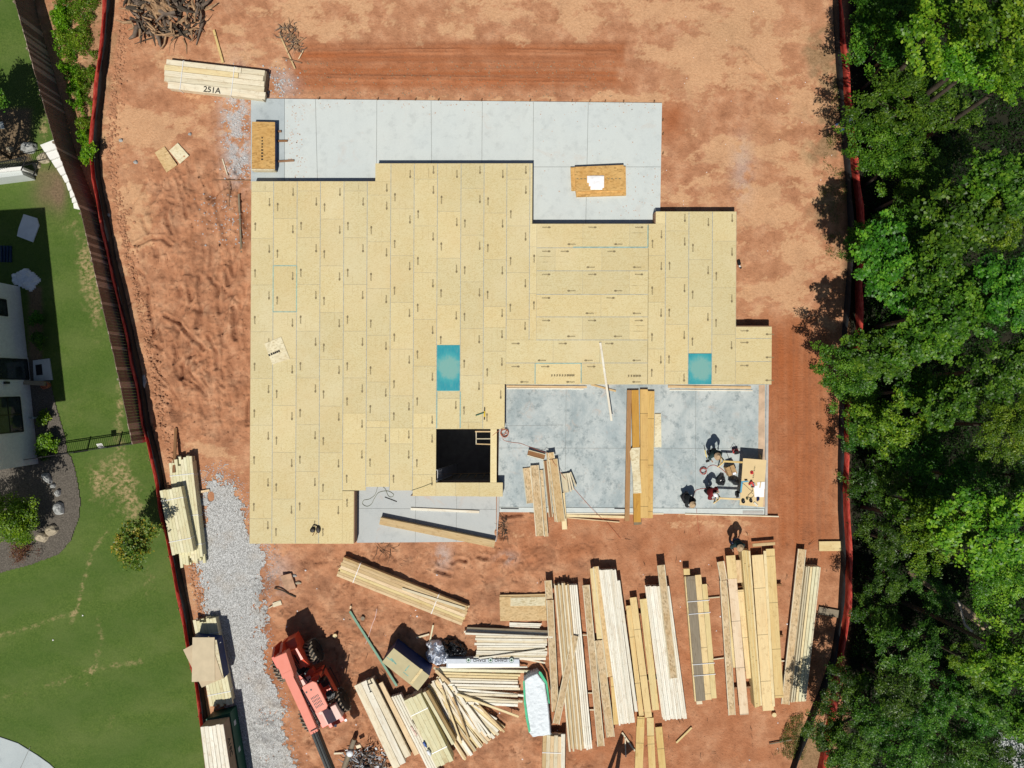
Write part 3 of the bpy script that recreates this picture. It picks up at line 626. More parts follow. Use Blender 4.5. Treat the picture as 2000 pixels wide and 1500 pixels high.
# ---------------- floor deck, sheet by sheet
DECK = [  # rectangles in pixels of the deck top: x0,y0,x1,y1
    (490, 354, 733, 958), (733, 319, 1039, 838), (1039, 437, 1281, 751), (1281, 413, 1438.5, 751), (1438.5, 638, 1509, 751), (988-1, 640, 1039, 751)]
def dx(x, y): return x-(y-350)*0.0052
def dpoly(x0, y0, x1, y1): return [(dx(x0, y0), y0), (dx(x1, y0), y0), (dx(x1, y1), y1), (dx(x0, y1), y1)]
sheets = []; seams = []; stamps = []
def column(x0, x1, y0, y1, off, L=91.3, zoff=0.0, stampit=True):
    """stack of 8 ft sheets down one 4 ft column, first joint at y0+off"""
    ys = [y0]; y = y0+off
    while y < y1-6: ys.append(y); y += L
    ys.append(y1)
    for a, c_ in zip(ys[:-1], ys[1:]):
        sheets.append((x0, a, x1, c_, zoff))
        if a > y0: seams.append(((x0+1, a), (x1-1, a), 0.7, 1))
        if stampit:
            w_ = x1-x0
            if w_ > 30:
                if c_-a > 26: stamps.append((x1-8, a+5 if c_-a < 60 else a+13, 16, 1))
                if c_-a > 60: stamps.append((x0+8, c_-31, 16, -1))
            elif c_-a > 60: stamps.append((x0+9, a+15, 16, -1))
        # printed nailing guide lines
        for fx in (0.38, 0.62):
            if random.random() < 0.7: seams.append(((x0+(x1-x0)*fx, a+3), (x0+(x1-x0)*fx, min(c_, a+random.uniform(14, 30))), 0.45, 2))
            if random.random() < 0.5: seams.append(((x0+(x1-x0)*fx, c_-random.uniform(12, 24)), (x0+(x1-x0)*fx, c_-3), 0.45, 2))
cx = [491, 534.5, 580.5, 626, 672, 717.5, 763.5, 809, 854.5, 900.5, 945.5, 990, 1035]
offs = [20, 73, 19, 74, 19, 27, 89, 31, 94, 49, 97, 31]
for i in range(4): column(cx[i], cx[i+1], 354, 1062, [20, 73, 19, 74][i]+[91, 0, 91, 0][i]*0)
column(672, 694.5, 959, 1062, 110)
column(672, 717.5, 354, 807, 19); column(672, 717.5, 807, 958, 60)
column(717.5, 763.5, 354, 822, 27); column(717.5, 763.5, 822, 951, 13)
column(763.5, 809, 319, 836, 89); column(763.5, 809, 836, 958, 31)
column(809, 854.5, 319, 807, 31); column(809, 854.5, 807, 969, 29)
column(854.5, 900.5, 319, 838, 94)
column(900.5, 945.5, 319, 838, 49)
column(945.5, 990, 319, 640, 97); column(945.5, 990, 640, 750, 46)
column(990, 1035, 319, 664, 31)
column(945.5, 988, 750, 838, 120)
sheets.append((733, 319, 763.5, 354, 0)); sheets.append((1035, 319, 1040, 437, 0))
column(1035, 1049, 437, 664, 45)
for i, (a, c_, offx) in enumerate(((437, 484, 90), (484, 529, 36), (529, 575, 90), (575, 619, 126), (619, 664, 90))):
    xs = [1049]; x = 1049+offx
    while x < 1262: xs.append(x); x += 91.3
    xs.append(1267)
    for q, r_ in zip(xs[:-1], xs[1:]):
        sheets.append((q, a, r_, c_, 0)); seams.append(((r_, a+1), (r_, c_-1), 0.6, 1))
        if r_-q > 22: stamps.append((q+12, a+7, 16, 2))
        if r_-q > 60: stamps.append((r_-30, c_-7, 16, 3))
        for fy in (0.38, 0.62): seams.append(((r_-random.uniform(15, 35), a+(c_-a)*fy), (r_-2, a+(c_-a)*fy), 0.45, 2)); seams.append(((q+2, a+(c_-a)*fy), (q+random.uniform(10, 30), a+(c_-a)*fy), 0.45, 2))
for (a, c_, xs) in ((664, 709, [990, 1082, 1173, 1267]), (709, 751, [990, 1048, 1138, 1267])):
    for q, r_ in zip(xs[:-1], xs[1:]):
        sheets.append((q, a, r_, c_, 0)); seams.append(((r_, a+1), (r_, c_-1), 0.7, 1)); stamps.append((q+12, a+7, 16, 2)); stamps.append((r_-30, c_-5, 16, 3))
column(1267, 1300.5, 437, 751, 62); sheets.append((1281, 413, 1300.5, 437, 0))
column(1300.5, 1346, 413, 751, 38); column(1346, 1392, 413, 690, 94); column(1392, 1438.5, 413, 744, 58)
for a, c_ in ((638, 661), (661, 706), (706, 751)):
    sheets.append((1438.5, a, 1509, c_, 0)); seams.append(((1439, c_), (1508, c_), 0.9, 0)); stamps.append((1449, a+8, 16, 2)); stamps.append((1497, c_-8, 10, 3))
sheets += [(1346, 690, 1392, 751, 0), (1392, 744, 1438.5, 751, 0), (960.5, 838, 973, 943, 0), (804, 943, 854.5, 969, 0)][:3]
for q in ((854.5, 942.5, 893, 969), (893, 942.5, 939, 969.5), (939, 942.5, 985, 970)): sheets.append(q+(0,)); seams.append(((q[2], q[1]+1), (q[2], q[3]-1), 0.7, 1))
for x in cx[1:4]: seams.append(((x, 355), (x, 1061), 1.1, 0))
for x in (672, 717.5): seams.append(((x, 355), (x, 957 if x < 700 else 950), 1.1, 0))
for x in (763.5, 809, 854.5): seams.append(((x, 320), (x, 957 if x < 850 else 838), 1.1, 0))
for x in (900.5, 945.5): seams.append(((x, 320), (x, 837), 1.1, 0))
seams += [((990, 320), (990, 663), 1.1, 0), ((1035, 320), (1035, 663), 1.1, 0), ((1049, 437), (1049, 664), .7, 1), ((1267, 437), (1267, 751), .8, 1), ((1300.5, 414), (1300.5, 750), 1.2, 0), ((1346, 414), (1346, 750), 1.2, 0), ((1392, 414), (1392, 743), 1.2, 0), ((1438.5, 414), (1438.5, 750), 1.0, 1)]
for y in (484, 529, 575, 619, 664, 709): seams.append(((1049 if y < 665 else 990, y), (1267, y), 1.1, 0))
TEALS = [((535, 519), (580, 519)), ((535, 609), (580, 609)), ((534.5, 519), (534.5, 609)), ((580.5, 519), (580.5, 609)), ((1048, 709.7), (1138, 709.7)), ((1047, 710), (1047, 750)), ((1137, 710), (1137, 748)), ((1120, 482.6), (1266, 482.6)), ((1266, 440), (1266, 482)), ((855.7, 765), (855.7, 836)), ((901.5, 765), (901.5, 836)), ((856, 763), (898, 763))]

dk = MB(); cols = []
for (x0, y0, x1, y1, zo) in sheets:
    dk.ppx(dpoly(x0+0.12, y0+0.12, x1-0.12, y1-0.12), ZD, 0.022)
    w_, h_ = x1-x0, y1-y0
    t = random.uniform(-1, 1)*0.042+((0.05 if (x0 > 665 and y0 > 800 and x0 < 860) else 0)) + (0.07 if (y0 > 640 and 940 < x0 < 1130) else 0)
    q = random.uniform(-1, 1)*0.022
    if w_ < 20: t += 0.08
    cols.append((1+t-q, 1+t, 1+t+q*1.5))
SEAMM = [plain('glued_seam', (0.33, 0.36, 0.35), 0.9, 0.35, 8), plain('fine_seam', (0.44, 0.39, 0.26), 0.9), plain('printed_guide', (0.50, 0.40, 0.22), 0.9, 0.2, 10)]
for a, c_, wd, k in seams:
    z = ZD+0.002+0.001*k; A = P(dx(a[0], a[1]), a[1], z); B = P(dx(c_[0], c_[1]), c_[1], z); d = B-A; dk.cur = k+1
    dk.box((A+B)/2, (d.length, wd*0.0266*(0.75 if k == 2 else 0.95), 0.002), math.atan2(d.y, d.x))
dk.cur = 4
for a, c_ in TEALS:
    A = P(dx(*a), a[1], ZD+0.005); B = P(dx(*c_), c_[1], ZD+0.005); d = B-A; dk.box((A+B)/2, (d.length, 0.045, 0.002), math.atan2(d.y, d.x))
deck = dk.build('floor_deck', [O_DECK]+SEAMM+[plain('teal_edge_paint', (0.27, 0.44, 0.40), 0.8, 0.3, 5)], house)
ca = deck.data.color_attributes.new('sheet_tone', 'FLOAT_COLOR', 'CORNER')
arr = np.ones((len(deck.data.loops), 4), np.float32)
for i, c_ in enumerate(cols): arr[i*24:(i+1)*24, :3] = c_
ca.data.foreach_set('color', arr.ravel())
m = O_DECK; n = m.node_tree; b = n.nodes['Principled BSDF']; src = b.inputs['Base Color'].links[0].from_socket
cc = mixc(n, 1.0, src, attr(n, 'sheet_tone'), 'MULTIPLY')
v = coords(n); f = noise(n, v, 0.42, 4, 0.6); cc = mixc(n, maprange(n, f, 0.50, 0.74, 0, 0.22), cc, (0.68, 0.50, 0.26))
f = noise(n, coords(n, loc=(4, 4, 0)), 0.3, 3); cc = mixc(n, maprange(n, f, 0.5, 0.75, 0, 0.25), cc, (0.76, 0.68, 0.48))
n.links.new(cc, b.inputs['Base Color'])
tag(deck, 'tan oriented-strand sheets laid in staggered columns')
sm = MB(); z = ZD+0.0065
for (x, y, L, k) in stamps:
    if k in (1, -1) and 838 < y+8 < 943 and 851 < x < 961: continue
    A = P(dx(x, y), y, z)
    if k in (1, -1):      # vertical mark: round head at one end, small letters tapering away
        hy = 13 if k == 1 else 3; c0 = P(dx(x, y), y+hy, z)
        sm.prism([(c0.x+0.052*math.cos(t*math.pi/5), c0.y+0.08*math.sin(t*math.pi/5)) for t in range(10)], z-.001, z+.001)
        for j in range(6):
            yy = y+(hy-4-j*1.7 if k == 1 else hy+4+j*1.7); q = P(dx(x, y), yy, z); ww = 0.062; sm.box((q.x+random.uniform(-.008, .008), q.y, z), (ww, 0.03, 0.002))
    else:
        hx = 12 if k == 2 else 3; c0 = P(dx(x, y)+hx, y, z)
        sm.prism([(c0.x+0.08*math.cos(t*math.pi/5), c0.y+0.052*math.sin(t*math.pi/5)) for t in range(10)], z-.001, z+.001)
        for j in range(6):
            xx = x+(hx-4-j*1.7 if k == 2 else hx+4+j*1.7); q = P(dx(xx, y), y, z); ww = 0.062; sm.box((q.x, q.y+random.uniform(-.008, .008), z), (0.03, ww, 0.002))
for x0_, y_, nl in ((1078, 733, 9), (1228, 734, 5)):
    for j in range(nl): q = P(x0_+j*5.2 if nl == 9 else x0_+j*5.4, y_, z); sm.box((q.x, q.y, z), (0.07 if j < nl-3 else 0.13, 0.10, 0.002)); sm.box((q.x-.03, q.y-.02, z+.0005), (0.02, .12, .002))
sm.build('printed_marks', STAMP, deck)
# blue dyed sheets
m, n, b = newmat('blue_dye', 0.7); v = coords(n); f = noise(n, v, 2.2, 6, 0.7, 0.5); f2 = noise(n, coords(n, scale=(4, 0.7, 1)), 4, 3)
g = n.nodes.new('ShaderNodeTexGradient'); g.gradient_type = 'SPHERICAL'; n.links.new(coords(n, scale=(1.1, 1.1, 0.0), src=None), g.inputs[0])
ad = n.nodes.new('ShaderNodeMath'); ad.operation = 'ADD'; n.links.new(g.outputs['Fac'], ad.inputs[0]); n.links.new(f, ad.inputs[1])
r = ramp(n, [(0.45, (0.02, 0.27, 0.33)), (0.75, (0.05, 0.33, 0.36)), (1.0, (0.17, 0.38, 0.35))]); n.links.new(ad.outputs[0], r.inputs[0])
n.links.new(mixc(n, maprange(n, f2, 0.5, 0.8, 0, 0.35), r.outputs[0], (0.25, 0.38, 0.35)), b.inputs['Base Color'])
for (x0, y0, x1, y1), lb in (((855.3, 674, 899.8, 763), 'turquoise dyed deck sheet left of the cellar opening'), ((1346.6, 690.5, 1391.6, 750.5), 'turquoise dyed deck sheet at the lower right corner')):
    a_ = P((x0+x1)/2, (y0+y1)/2, ZD); s_ = MB(); s_.ppx(dpoly(x0, y0, x1, y1), ZD+0.012, 0.010); o = s_.build('dyed_sheet', m, None, origin=(a_.x, a_.y, ZD)); o.parent = deck; o.location = wm(deck).inverted() @ Vector(o.location); tag(o, lb)
# rim boards under the deck edge
rb = MB(); rim = [[(490, 354), (733, 354)], [(733, 354), (733, 319)], [(733, 319), (1040, 319)], [(1040, 319), (1040, 437)], [(1040, 437), (1281, 437)], [(1281, 437), (1281, 413)], [(1281, 413), (1438.5, 413)], [(1438.5, 413), (1438.5, 638)],
       [(1438.5, 638), (1509, 638)], [(1509, 638), (1509, 751)], [(988, 751), (988, 838)], [(973, 838), (973, 943)], [(985, 943), (985, 970)], [(804, 969), (985, 970)], [(490, 354), (490, 1062)], [(490, 1062), (694.5, 1062)], [(694.5, 958), (694.5, 1062)], [(717, 951), (763, 951)], [(763, 958), (804, 958)], [(988, 751), (1509, 751)],
       [(851.5, 838), (960.5, 838)], [(851.5, 838), (851.5, 942.5)], [(851.5, 942.5), (960.5, 942.5)], [(960.5, 838), (960.5, 942.5)]]
for i, (a, c_) in enumerate(rim):
    A = P(dx(*a), a[1], ZD); B = P(dx(*c_), c_[1], ZD); d = B-A; L = d.length
    mid = (A+B)/2
    out = (mid-Vector((0.5, -0.5, 0))); cen = P(905, 890, ZD) if i >= 20 else P(960, 620, ZD)
    nrm = Vector((-d.y, d.x, 0)).normalized()
    if (nrm.dot(cen-mid) > 0) != (i >= 20): pass
    else: nrm = -nrm
    mid = mid+nrm*0.028; zb = -0.10
    rb.box((mid.x, mid.y, (ZD-0.024+zb)/2), (L-0.06, 0.035, ZD-0.024-zb), math.atan2(d.y, d.x))
rb.build('rim_board', W_BROWN, house)
# form stakes along the patio edge
fs = MB()
for x in (622, 673, 737, 777, 811, 856, 898, 940, 1035, 1074, 1117, 1152, 1182, 1218, 1278):
    y = 191.5+(x-490)*0.0105; fs.box(P(x, y, 0.12), (0.045, 0.05, 0.25), random.uniform(-.4, .4))
for y in (235, 262, 300): fs.box(P(1295, y, 0.1), (0.05, 0.045, 0.2))
fs.build('form_stakes', W_BROWN, house)
# ladder and framing inside the cellar opening
st = empty('stair_framing', P(935, 850, 0.5), 'small open pine frame at the top right of the dark cellar opening', 'frame')
for a, c_, w_ in (((930, 844), (930, 868), 1.6), ((930, 857), (960, 857), 1.8), ((930, 867), (960, 868), 2.2), ((928, 843), (962, 843), 2.5)):
    plank('stud', a, c_, w_, 0.36, 0.09, W_PINE if w_ > 2 else W_PALE, st)
ld = empty('ladder', P(855, 930, 0.6), 'metal extension ladder standing down into the dark cellar opening', 'ladder')
top1, top2 = P(853.0, 918, 1.0), P(853.0, 939.5, 1.0); b1, b2 = P(893, 905, -4.6), P(893, 925, -4.6)
ALU = plain('aluminium', (0.55, 0.56, 0.58), 0.35, 0.1, metal=0.6)
mb_ = MB(); mb_.tube([top1, b1], 0.03, 6); mb_.build('rail', ALU, ld); mb_ = MB(); mb_.tube([top2, b2], 0.03, 6); mb_.build('rail', ALU, ld)
for k in range(17):
    t = (k+0.6)/17.5; mb_ = MB(); mb_.tube([top1.lerp(b1, t), top2.lerp(b2, t)], 0.018, 6); mb_.build('rung', ALU, ld)
sf = empty('stud_wall', P(905, 935, -2), 'pine stud wall lying low inside the dark cellar opening', 'wall frame')
for i in range(7):
    x = 866+i*15.5; plank('stud', (x-6, 940), (x+4, 926), 1.6, -3.2, 0.09, W_PINE, sf)
plank('plate', (852, 926), (962, 924), 1.6, -3.1, 0.04, W_PINE, sf)
# ================================================================== NEIGHBOUR'S SIDE (left)
def ribbon(name, top, h, mat, parent=None, th=0.008, zb=-0.05, wav=0.0, seg=0.6):
    """upright fabric fence: top = world points at height h"""
    pts = []
    for a, c_ in zip(top[:-1], top[1:]):
        L = (Vector(c_)-Vector(a)).length; k = max(1, int(L/seg))
        for i in range(k): pts.append(Vector(a).lerp(Vector(c_), i/k))
    pts.append(Vector(top[-1])); m = MB(); n_ = len(pts); vs = []
    for i, p in enumerate(pts):
        d = (pts[min(i+1, n_-1)]-pts[max(0, i-1)]); d.z = 0; d.normalize(); nn = Vector((-d.y, d.x, 0))
        lean = wav*(math.sin(i*1.7)+0.6*math.sin(i*0.63+1)); sag = 0.05*math.sin(i*1.1)*(1 if wav else 0)
        for s in (-1, 1):
            q = p+nn*(s*th/2); mid = p+nn*(s*th/2-lean*0.5)
            vs.append((p.x+nn.x*(s*th/2), p.y+nn.y*(s*th/2), zb)); vs.append((mid.x, mid.y, (zb+h)/2)); vs.append((q.x+nn.x*lean*.3, q.y+nn.y*lean*.3, h+sag))
    fs = []
    for i in range(n_-1):
        a, c_ = i*6, (i+1)*6
        for k in (0, 1): fs += [(a+k, c_+k, c_+k+1, a+k+1), (a+3+k, a+4+k, c_+4+k, c_+3+k)]
        fs.append((a+2, c_+2, c_+5, a+5))
    m.add(vs, fs); return m.build(name, mat, parent, smooth=True), pts
m, n, b = newmat('orange_mesh', 0.55); v = coords(n); f = noise(n, coords(n, scale=(1, 1, 3)), 3.5, 4)
r = ramp(n, [(0.3, (0.45, 0.035, 0.03)), (0.55, (0.82, 0.13, 0.09)), (0.75, (0.88, 0.30, 0.22))]); n.links.new(f, r.inputs[0]); n.links.new(r.outputs[0], b.inputs['Base Color'])
b.inputs['Emission Strength'].default_value = 0
tb = n.nodes.new('ShaderNodeBsdfTranslucent'); tb.inputs['Color'].default_value = (0.8, 0.10, 0.05, 1)
mx = n.nodes.new('ShaderNodeMixShader'); mx.inputs[0].default_value = 0.35; n.links.new(b.outputs[0], mx.inputs[1]); n.links.new(tb.outputs[0], mx.inputs[2]); n.links.new(mx.outputs[0], n.nodes['Material Output'].inputs[0])
ORANGE = m
def silt(label_o, label_b, top_px, inner_px, ho, hb, side):
    tp = [P(x, y, ho) for x, y in top_px]; o = empty('safety_fence', (tp[len(tp)//2].x, tp[len(tp)//2].y, 0), label_o, 'safety fence')
    _, pts = ribbon('mesh', tp, ho, ORANGE, o, wav=0.07)
    for i in range(3, len(pts), 4):
        mb_ = MB(); p = pts[i]; mb_.box((p.x-side*0.04, p.y, ho/2), (0.035, 0.035, ho+0.15)); mb_.build('post', W_BROWN, o)
    tp = [P(x, y, hb) for x, y in inner_px]; o = empty('silt_fence', (tp[len(tp)//2].x, tp[len(tp)//2].y, 0), label_b, 'silt fence')
    ribbon('fabric', tp, hb, BLACKF, o, wav=0.05)
silt('orange plastic safety fence along the lawn and wooden fence', 'black silt fence on the site side of the left orange fence', SILT_L, [(x+7+(1 if y < 500 else 0), y) for x, y in SILT_L], 0.74, 0.55, 1)
SR = [(1641, -160), (1643, 0), (1653, 80), (1662, 180), (1674, 300), (1686, 400), (1690, 460), (1684, 560), (1686, 640), (1672, 720), (1660, 800), (1657, 870), (1660, 1000), (1666, 1100), (1662, 1190), (1655, 1250), (1640, 1320), (1634, 1380), (1625, 1440), (1600, 1560)]
SRB = [(1630, -160), (1633, 0), (1637, 80), (1642, 160), (1650, 260), (1658, 340), (1664, 440), (1662, 520), (1652, 640), (1648, 720), (1645, 820), (1643, 900), (1643, 1000), (1649, 1100), (1643, 1200), (1630, 1290), (1602, 1370), (1582, 1420), (1562, 1470), (1535, 1560)]
silt('orange plastic safety fence along the foot of the forest', 'black silt fence between the clay and the right orange fence', SR, [(x+4, y) for x, y in SRB], 0.76, 0.6, -1)

# wooden fence
wf = empty('wooden_fence', P(200, 500, 0), 'tall dark brown wooden board fence between lawn and weedy bank', 'fence')
m = MB(); acc = 0; rf_ = random.Random(2)
for (a, c_) in zip(FENCE[:-1], FENCE[1:]):
    A = P(a[0], a[1], 1.8); B = P(c_[0], c_[1], 1.8); d = B-A; L = d.length; k = int(L/0.15); an = math.atan2(d.y, d.x)
    for i in range(k):
        q = A.lerp(B, (i+.5)/k); m.cur = rf_.choice((0, 0, 1, 2)); hh = 1.8+random.uniform(-.025, .02); m.box((q.x+random.uniform(-.006, .006), q.y, hh/2), (L/k-0.012, 0.02+0.004*m.cur, hh), an)
m.build('boards', [W_FENCE, wood('dark_fence_wood', (0.17, 0.115, 0.085), dark=.45), wood('pale_fence_wood', (0.40, 0.31, 0.25), dark=.5)], wf)
m = MB(); pm = []
for (a, c_) in zip(FENCE[:-1], FENCE[1:]):
    A = P(a[0], a[1], 1.8); B = P(c_[0], c_[1], 1.8); d = B-A; an = math.atan2(d.y, d.x); nn = Vector((-d.y, d.x, 0)).normalized()
    for z in (0.35, 1.0, 1.6):
        q = (A+B)/2-nn*0.045; m.box((q.x, q.y, z), (d.length, 0.04, 0.09), an)
    k = max(1, int(d.length/2.4))
    for i in range(k):
        q = A.lerp(B, i/k)-nn*0.10; pb = MB(); pb.box((q.x, q.y, 0.85), (0.09, 0.09, 1.75), an); pm.append(pb)
m.build('rails', W_FENCE, wf)
for pb in pm: pb.build('post', W_GREY, wf)

# black metal fence
bf = empty('metal_fence', P(180, 860, 0), 'black metal picket fence running from white house to wooden fence', 'fence')
A = P(-20, 908, 1.2); B = P(80, 893, 1.2); C_ = P(257, 867, 1.2)
for (a, c_) in ((A, B), (B, C_)):
    d = c_-a; an = math.atan2(d.y, d.x)
    rl = MB(); mid = (a+c_)/2
    for z in (1.17, 1.02, 0.15): rl.box((mid.x, mid.y, z), (d.length, 0.035, 0.035), an)
    rl.build('rail', BLACK, bf)
    pk = MB(); k = int(d.length/0.11)
    for i in range(k): q = a.lerp(c_, (i+.5)/k); pk.box((q.x, q.y, 0.6), (0.016, 0.016, 1.2), an)
    pk.build('pickets', BLACK, bf)
for x, y in ((80, 893), (143, 884), (207, 874), (256, 867)):
    pb = MB(); q = P(x, y, 1.25); pb.box((q.x, q.y, 0.62), (0.07, 0.07, 1.25)); pb.build('post', BLACK, bf)
sg = empty('gate_sign', P(193, 869, 1.1), 'small white sign with grey print hung on the black metal fence', 'sign')
q = P(193, 870, 1.15); m = MB(); m.box((q.x, q.y-0.03, 1.02), (0.28, 0.012, 0.3), 0.13, Matrix.Rotation(-0.9, 3, 'X')); m.build('panel', WHITE, sg)
m = MB()
for i in range(4): m.box((q.x-0.09+i*0.06, q.y-0.03+0.004, 1.035), (0.025, 0.012, 0.2), 0.13, Matrix.Rotation(-0.9, 3, 'X'))
m.build('print', INK, sg)

# white house
HA = P(40, 560, 0); HB = P(77, 905, 0); dW = (HB-HA).normalized(); nE = Vector((-dW.y, dW.x, 0))
if nE.x < 0: nE = -nE
hs_ = empty('white_house', HA.lerp(HB, .5), 'white brick neighbouring house with black-framed windows at the left edge', 'house')
m, n, b = newmat('white_brick', 0.8); v = coords(n); br = n.nodes.new('ShaderNodeTexBrick')
n.links.new(coords(n, rot=(0, math.pi/2, 0), scale=(1, 1, 1)), br.inputs['Vector']); br.inputs['Scale'].default_value = 4.2; br.inputs['Mortar Size'].default_value = 0.012
br.inputs['Color1'].default_value = (0.84, 0.85, 0.85, 1); br.inputs['Color2'].default_value = (0.76, 0.77, 0.77, 1); br.inputs['Mortar'].default_value = (0.62, 0.62, 0.62, 1)
n.links.new(mixc(n, maprange(n, noise(n, v, 5, 5), 0.4, 0.7, 0, 0.25), br.outputs[0], (0.5, 0.5, 0.52)), b.inputs['Base Color']); bump(n, b, noise(n, v, 14, 4), 0.7, 0.02)
WBRICK = m
depth = 11.0; hgt = 6.2
c4 = [HA, HB, HB-nE*depth, HA-nE*depth]
m = MB(); m.prism([(p.x, p.y) for p in c4], -0.1, hgt); m.build('wall', WBRICK, hs_)
m = MB(); ov = 0.45
e = [HA-dW*ov+nE*ov, HB+dW*ov+nE*ov, HB+dW*ov-nE*(depth+ov), HA-dW*ov-nE*(depth+ov)]
r0 = (e[0]+e[3])/2+dW*1.5; r1 = (e[1]+e[2])/2-dW*1.5
vs = [(p.x, p.y, hgt+0.01) for p in e]+[(r0.x, r0.y, 9.2), (r1.x, r1.y, 9.2)]
m.add(vs, [(0, 1, 5, 4), (2, 3, 4, 5), (1, 2, 5), (3, 0, 4), (3, 2, 1, 0)]); m.build('roof', plain('dark_shingle', (0.05, 0.05, 0.055), 0.9), hs_)
GLASS = plain('dark_window_glass', (0.03, 0.04, 0.045), 0.05, 0.4, spec=0.6)
def hpt(py, z):      # world point on the east wall, given pixel row of its base
    t = (py-560)/345.0; q = HA.lerp(HB, t); return Vector((q.x, q.y, z))
def hwin(y0, y1, z0, z1, mull, door=False):
    a = hpt(y0, z0); c_ = hpt(y1, z0); mid = (a+c_)/2; L = (c_-a).length; an = math.atan2(dW.y, dW.x)
    s = MB(); q = mid+nE*0.02; s.box((q.x, q.y, (z0+z1)/2), (L+0.24, 0.06, z1-z0+0.24), an); sur = s.build('surround', WHITE, hs_)
    f_ = MB(); q = mid+nE*0.055; zc = (z0+z1)/2
    for zz, hh in ((z0, .07), (z1, .07)): f_.box((q.x, q.y, zz), (L, 0.05, hh), an)
    for t in (0, 1)+mull: p_ = a.lerp(c_, t)+nE*0.055; f_.box((p_.x, p_.y, zc), (0.06, 0.054, z1-z0), an)
    if not door: f_.box((q.x, q.y, zc), (L, 0.045, 0.045), an)
    w_ = f_.build('door' if door else 'window', BLACK, hs_)
    g = MB(); q = mid+nE*0.052; g.box((q.x, q.y, zc), (L-0.05, 0.012, z1-z0-0.05), an); g.build('pane', GLASS, w_)
hwin(592, 622, 1.3, 3.0, ()); hwin(660, 694, 2.6, 4.0, ()); hwin(703, 741, 0.2, 2.35, (), True); hwin(775, 840, 1.05, 2.9, (0.5,))
m = MB(); q = hpt(748, 2.0)+nE*0.08; m.box((q.x, q.y, 1.9), (0.12, 0.12, 0.3)); m.build('wall_lantern', BLACK, hs_)
m = MB(); q = hpt(750, 0)+nE*0.5; m.box((q.x, q.y, 0.3), (1.15, 0.22, 0.6), -0.06); tag(m.build('low_brick_pier', plain('tan_masonry', (0.32, 0.26, 0.18), 0.9), None), 'low tan masonry pier beside the back door of white house', 'pier')
m = MB(); m.ppx([(64, 704), (96, 700), (102, 742), (66, 745)], 0.12, 0.2); tag(m.build('door_step', CONC_P, None), 'pale concrete door step outside the white house door', 'step')
m = MB(); m.ppx([(69, 713), (81, 711), (83, 732), (71, 733)], 0.14, 0.02); tag(m.build('door_mat', BLACKF, None), 'dark door mat on the concrete step by white house', 'mat')
def pot(px, py, r_, mat, label):
    t = empty('plant_pot', P(px, py, 0.05), label, 'pot'); m = MB(); q = P(px, py, 0.05); m.lathe(q, [(r_*.7, 0), (r_, .32), (r_*1.08, .36), (r_*.9, .36), (r_*.85, .3)], 14); m.build('pot', mat, t)
    m = MB(); m.lathe((q.x, q.y, .33), [(r_*.84, 0), (r_*.84, .01)], 14); m.build('soil', BLACKF, t)
pot(95, 752, 0.20, plain('terracotta', (0.5, 0.16, 0.08), 0.8), 'round terracotta pot by the concrete door step')
m = MB(); 
for x in (70, 77): q = P(x, 815.5, 0); m.tube([(q.x, q.y, 0), (q.x, q.y, 0.5)], 0.05, 10)
q = P(73.5, 815.5, 0); m.box((q.x, q.y, 0.3), (0.2, 0.05, 0.05)); tag(m.build('meter_pipes', plain('grey_metal', (0.4, 0.45, 0.46), .4), None), 'pair of grey capped pipes standing by the white house wall', 'pipe')
# stoop with railing, top left
st = empty('back_stoop', P(20, 345, 0), 'white stoop with black railing at the left edge above the dark shade', 'stoop')
m = MB(); m.prism([tuple(P(x, y, 1.1))[:2] for x, y in ((-160, 343), (43, 325), (46, 331), (-160, 352))], 0, 1.1); m.build('wall', WHITE, st)
m = MB(); m.prism([tuple(P(x, y, 1.05))[:2] for x, y in ((-160, 352.5), (40, 333), (44, 341), (-160, 366))], 0, 1.0); m.build('platform', CONC_P, st)
m = MB(); A = P(-60, 330, 1.9); B = P(52, 306, 1.9)
for i in range(27):
    q = A.lerp(B, i/26); m.box((q.x, q.y, 1.45), (0.02, 0.02, 0.95))
for z in (1.02, 1.92): q = (A+B)/2; m.box((q.x, q.y, z), ((B-A).length, 0.05, 0.04), math.atan2((B-A).y, (B-A).x))
A2 = B; B2 = P(42, 333, 1.9)
for z in (1.02, 1.92): q = (A2+B2)/2; m.box((q.x, q.y, z), ((B2-A2).length, 0.05, 0.04), math.atan2((B2-A2).y, (B2-A2).x))
m.build('railing', BLACK, st)
# concrete steps beside the fence
cs = empty('garden_steps', P(120, 340, 0), 'flight of white concrete garden steps hugging the wooden fence', 'steps')
L_ = [(82, 285), (91, 300), (99, 314), (107, 328), (115, 342), (121, 355), (125, 370), (127, 383), (128, 392), (129, 402)]
R_ = [(111, 274), (118, 291), (124, 305), (129, 319), (134, 332), (140, 346), (144, 357), (148, 370), (151, 383), (157, 408)]
for i in range(9):
    m = MB(); z = 0.95-0.1*i
    m.prism([tuple(P(x, y, 0.8))[:2] for x, y in (L_[i], R_[i], (R_[i+1][0], R_[i+1][1]-1.3), (L_[i+1][0], L_[i+1][1]-1.3))], 0, z); m.build('step', WHITE, cs)
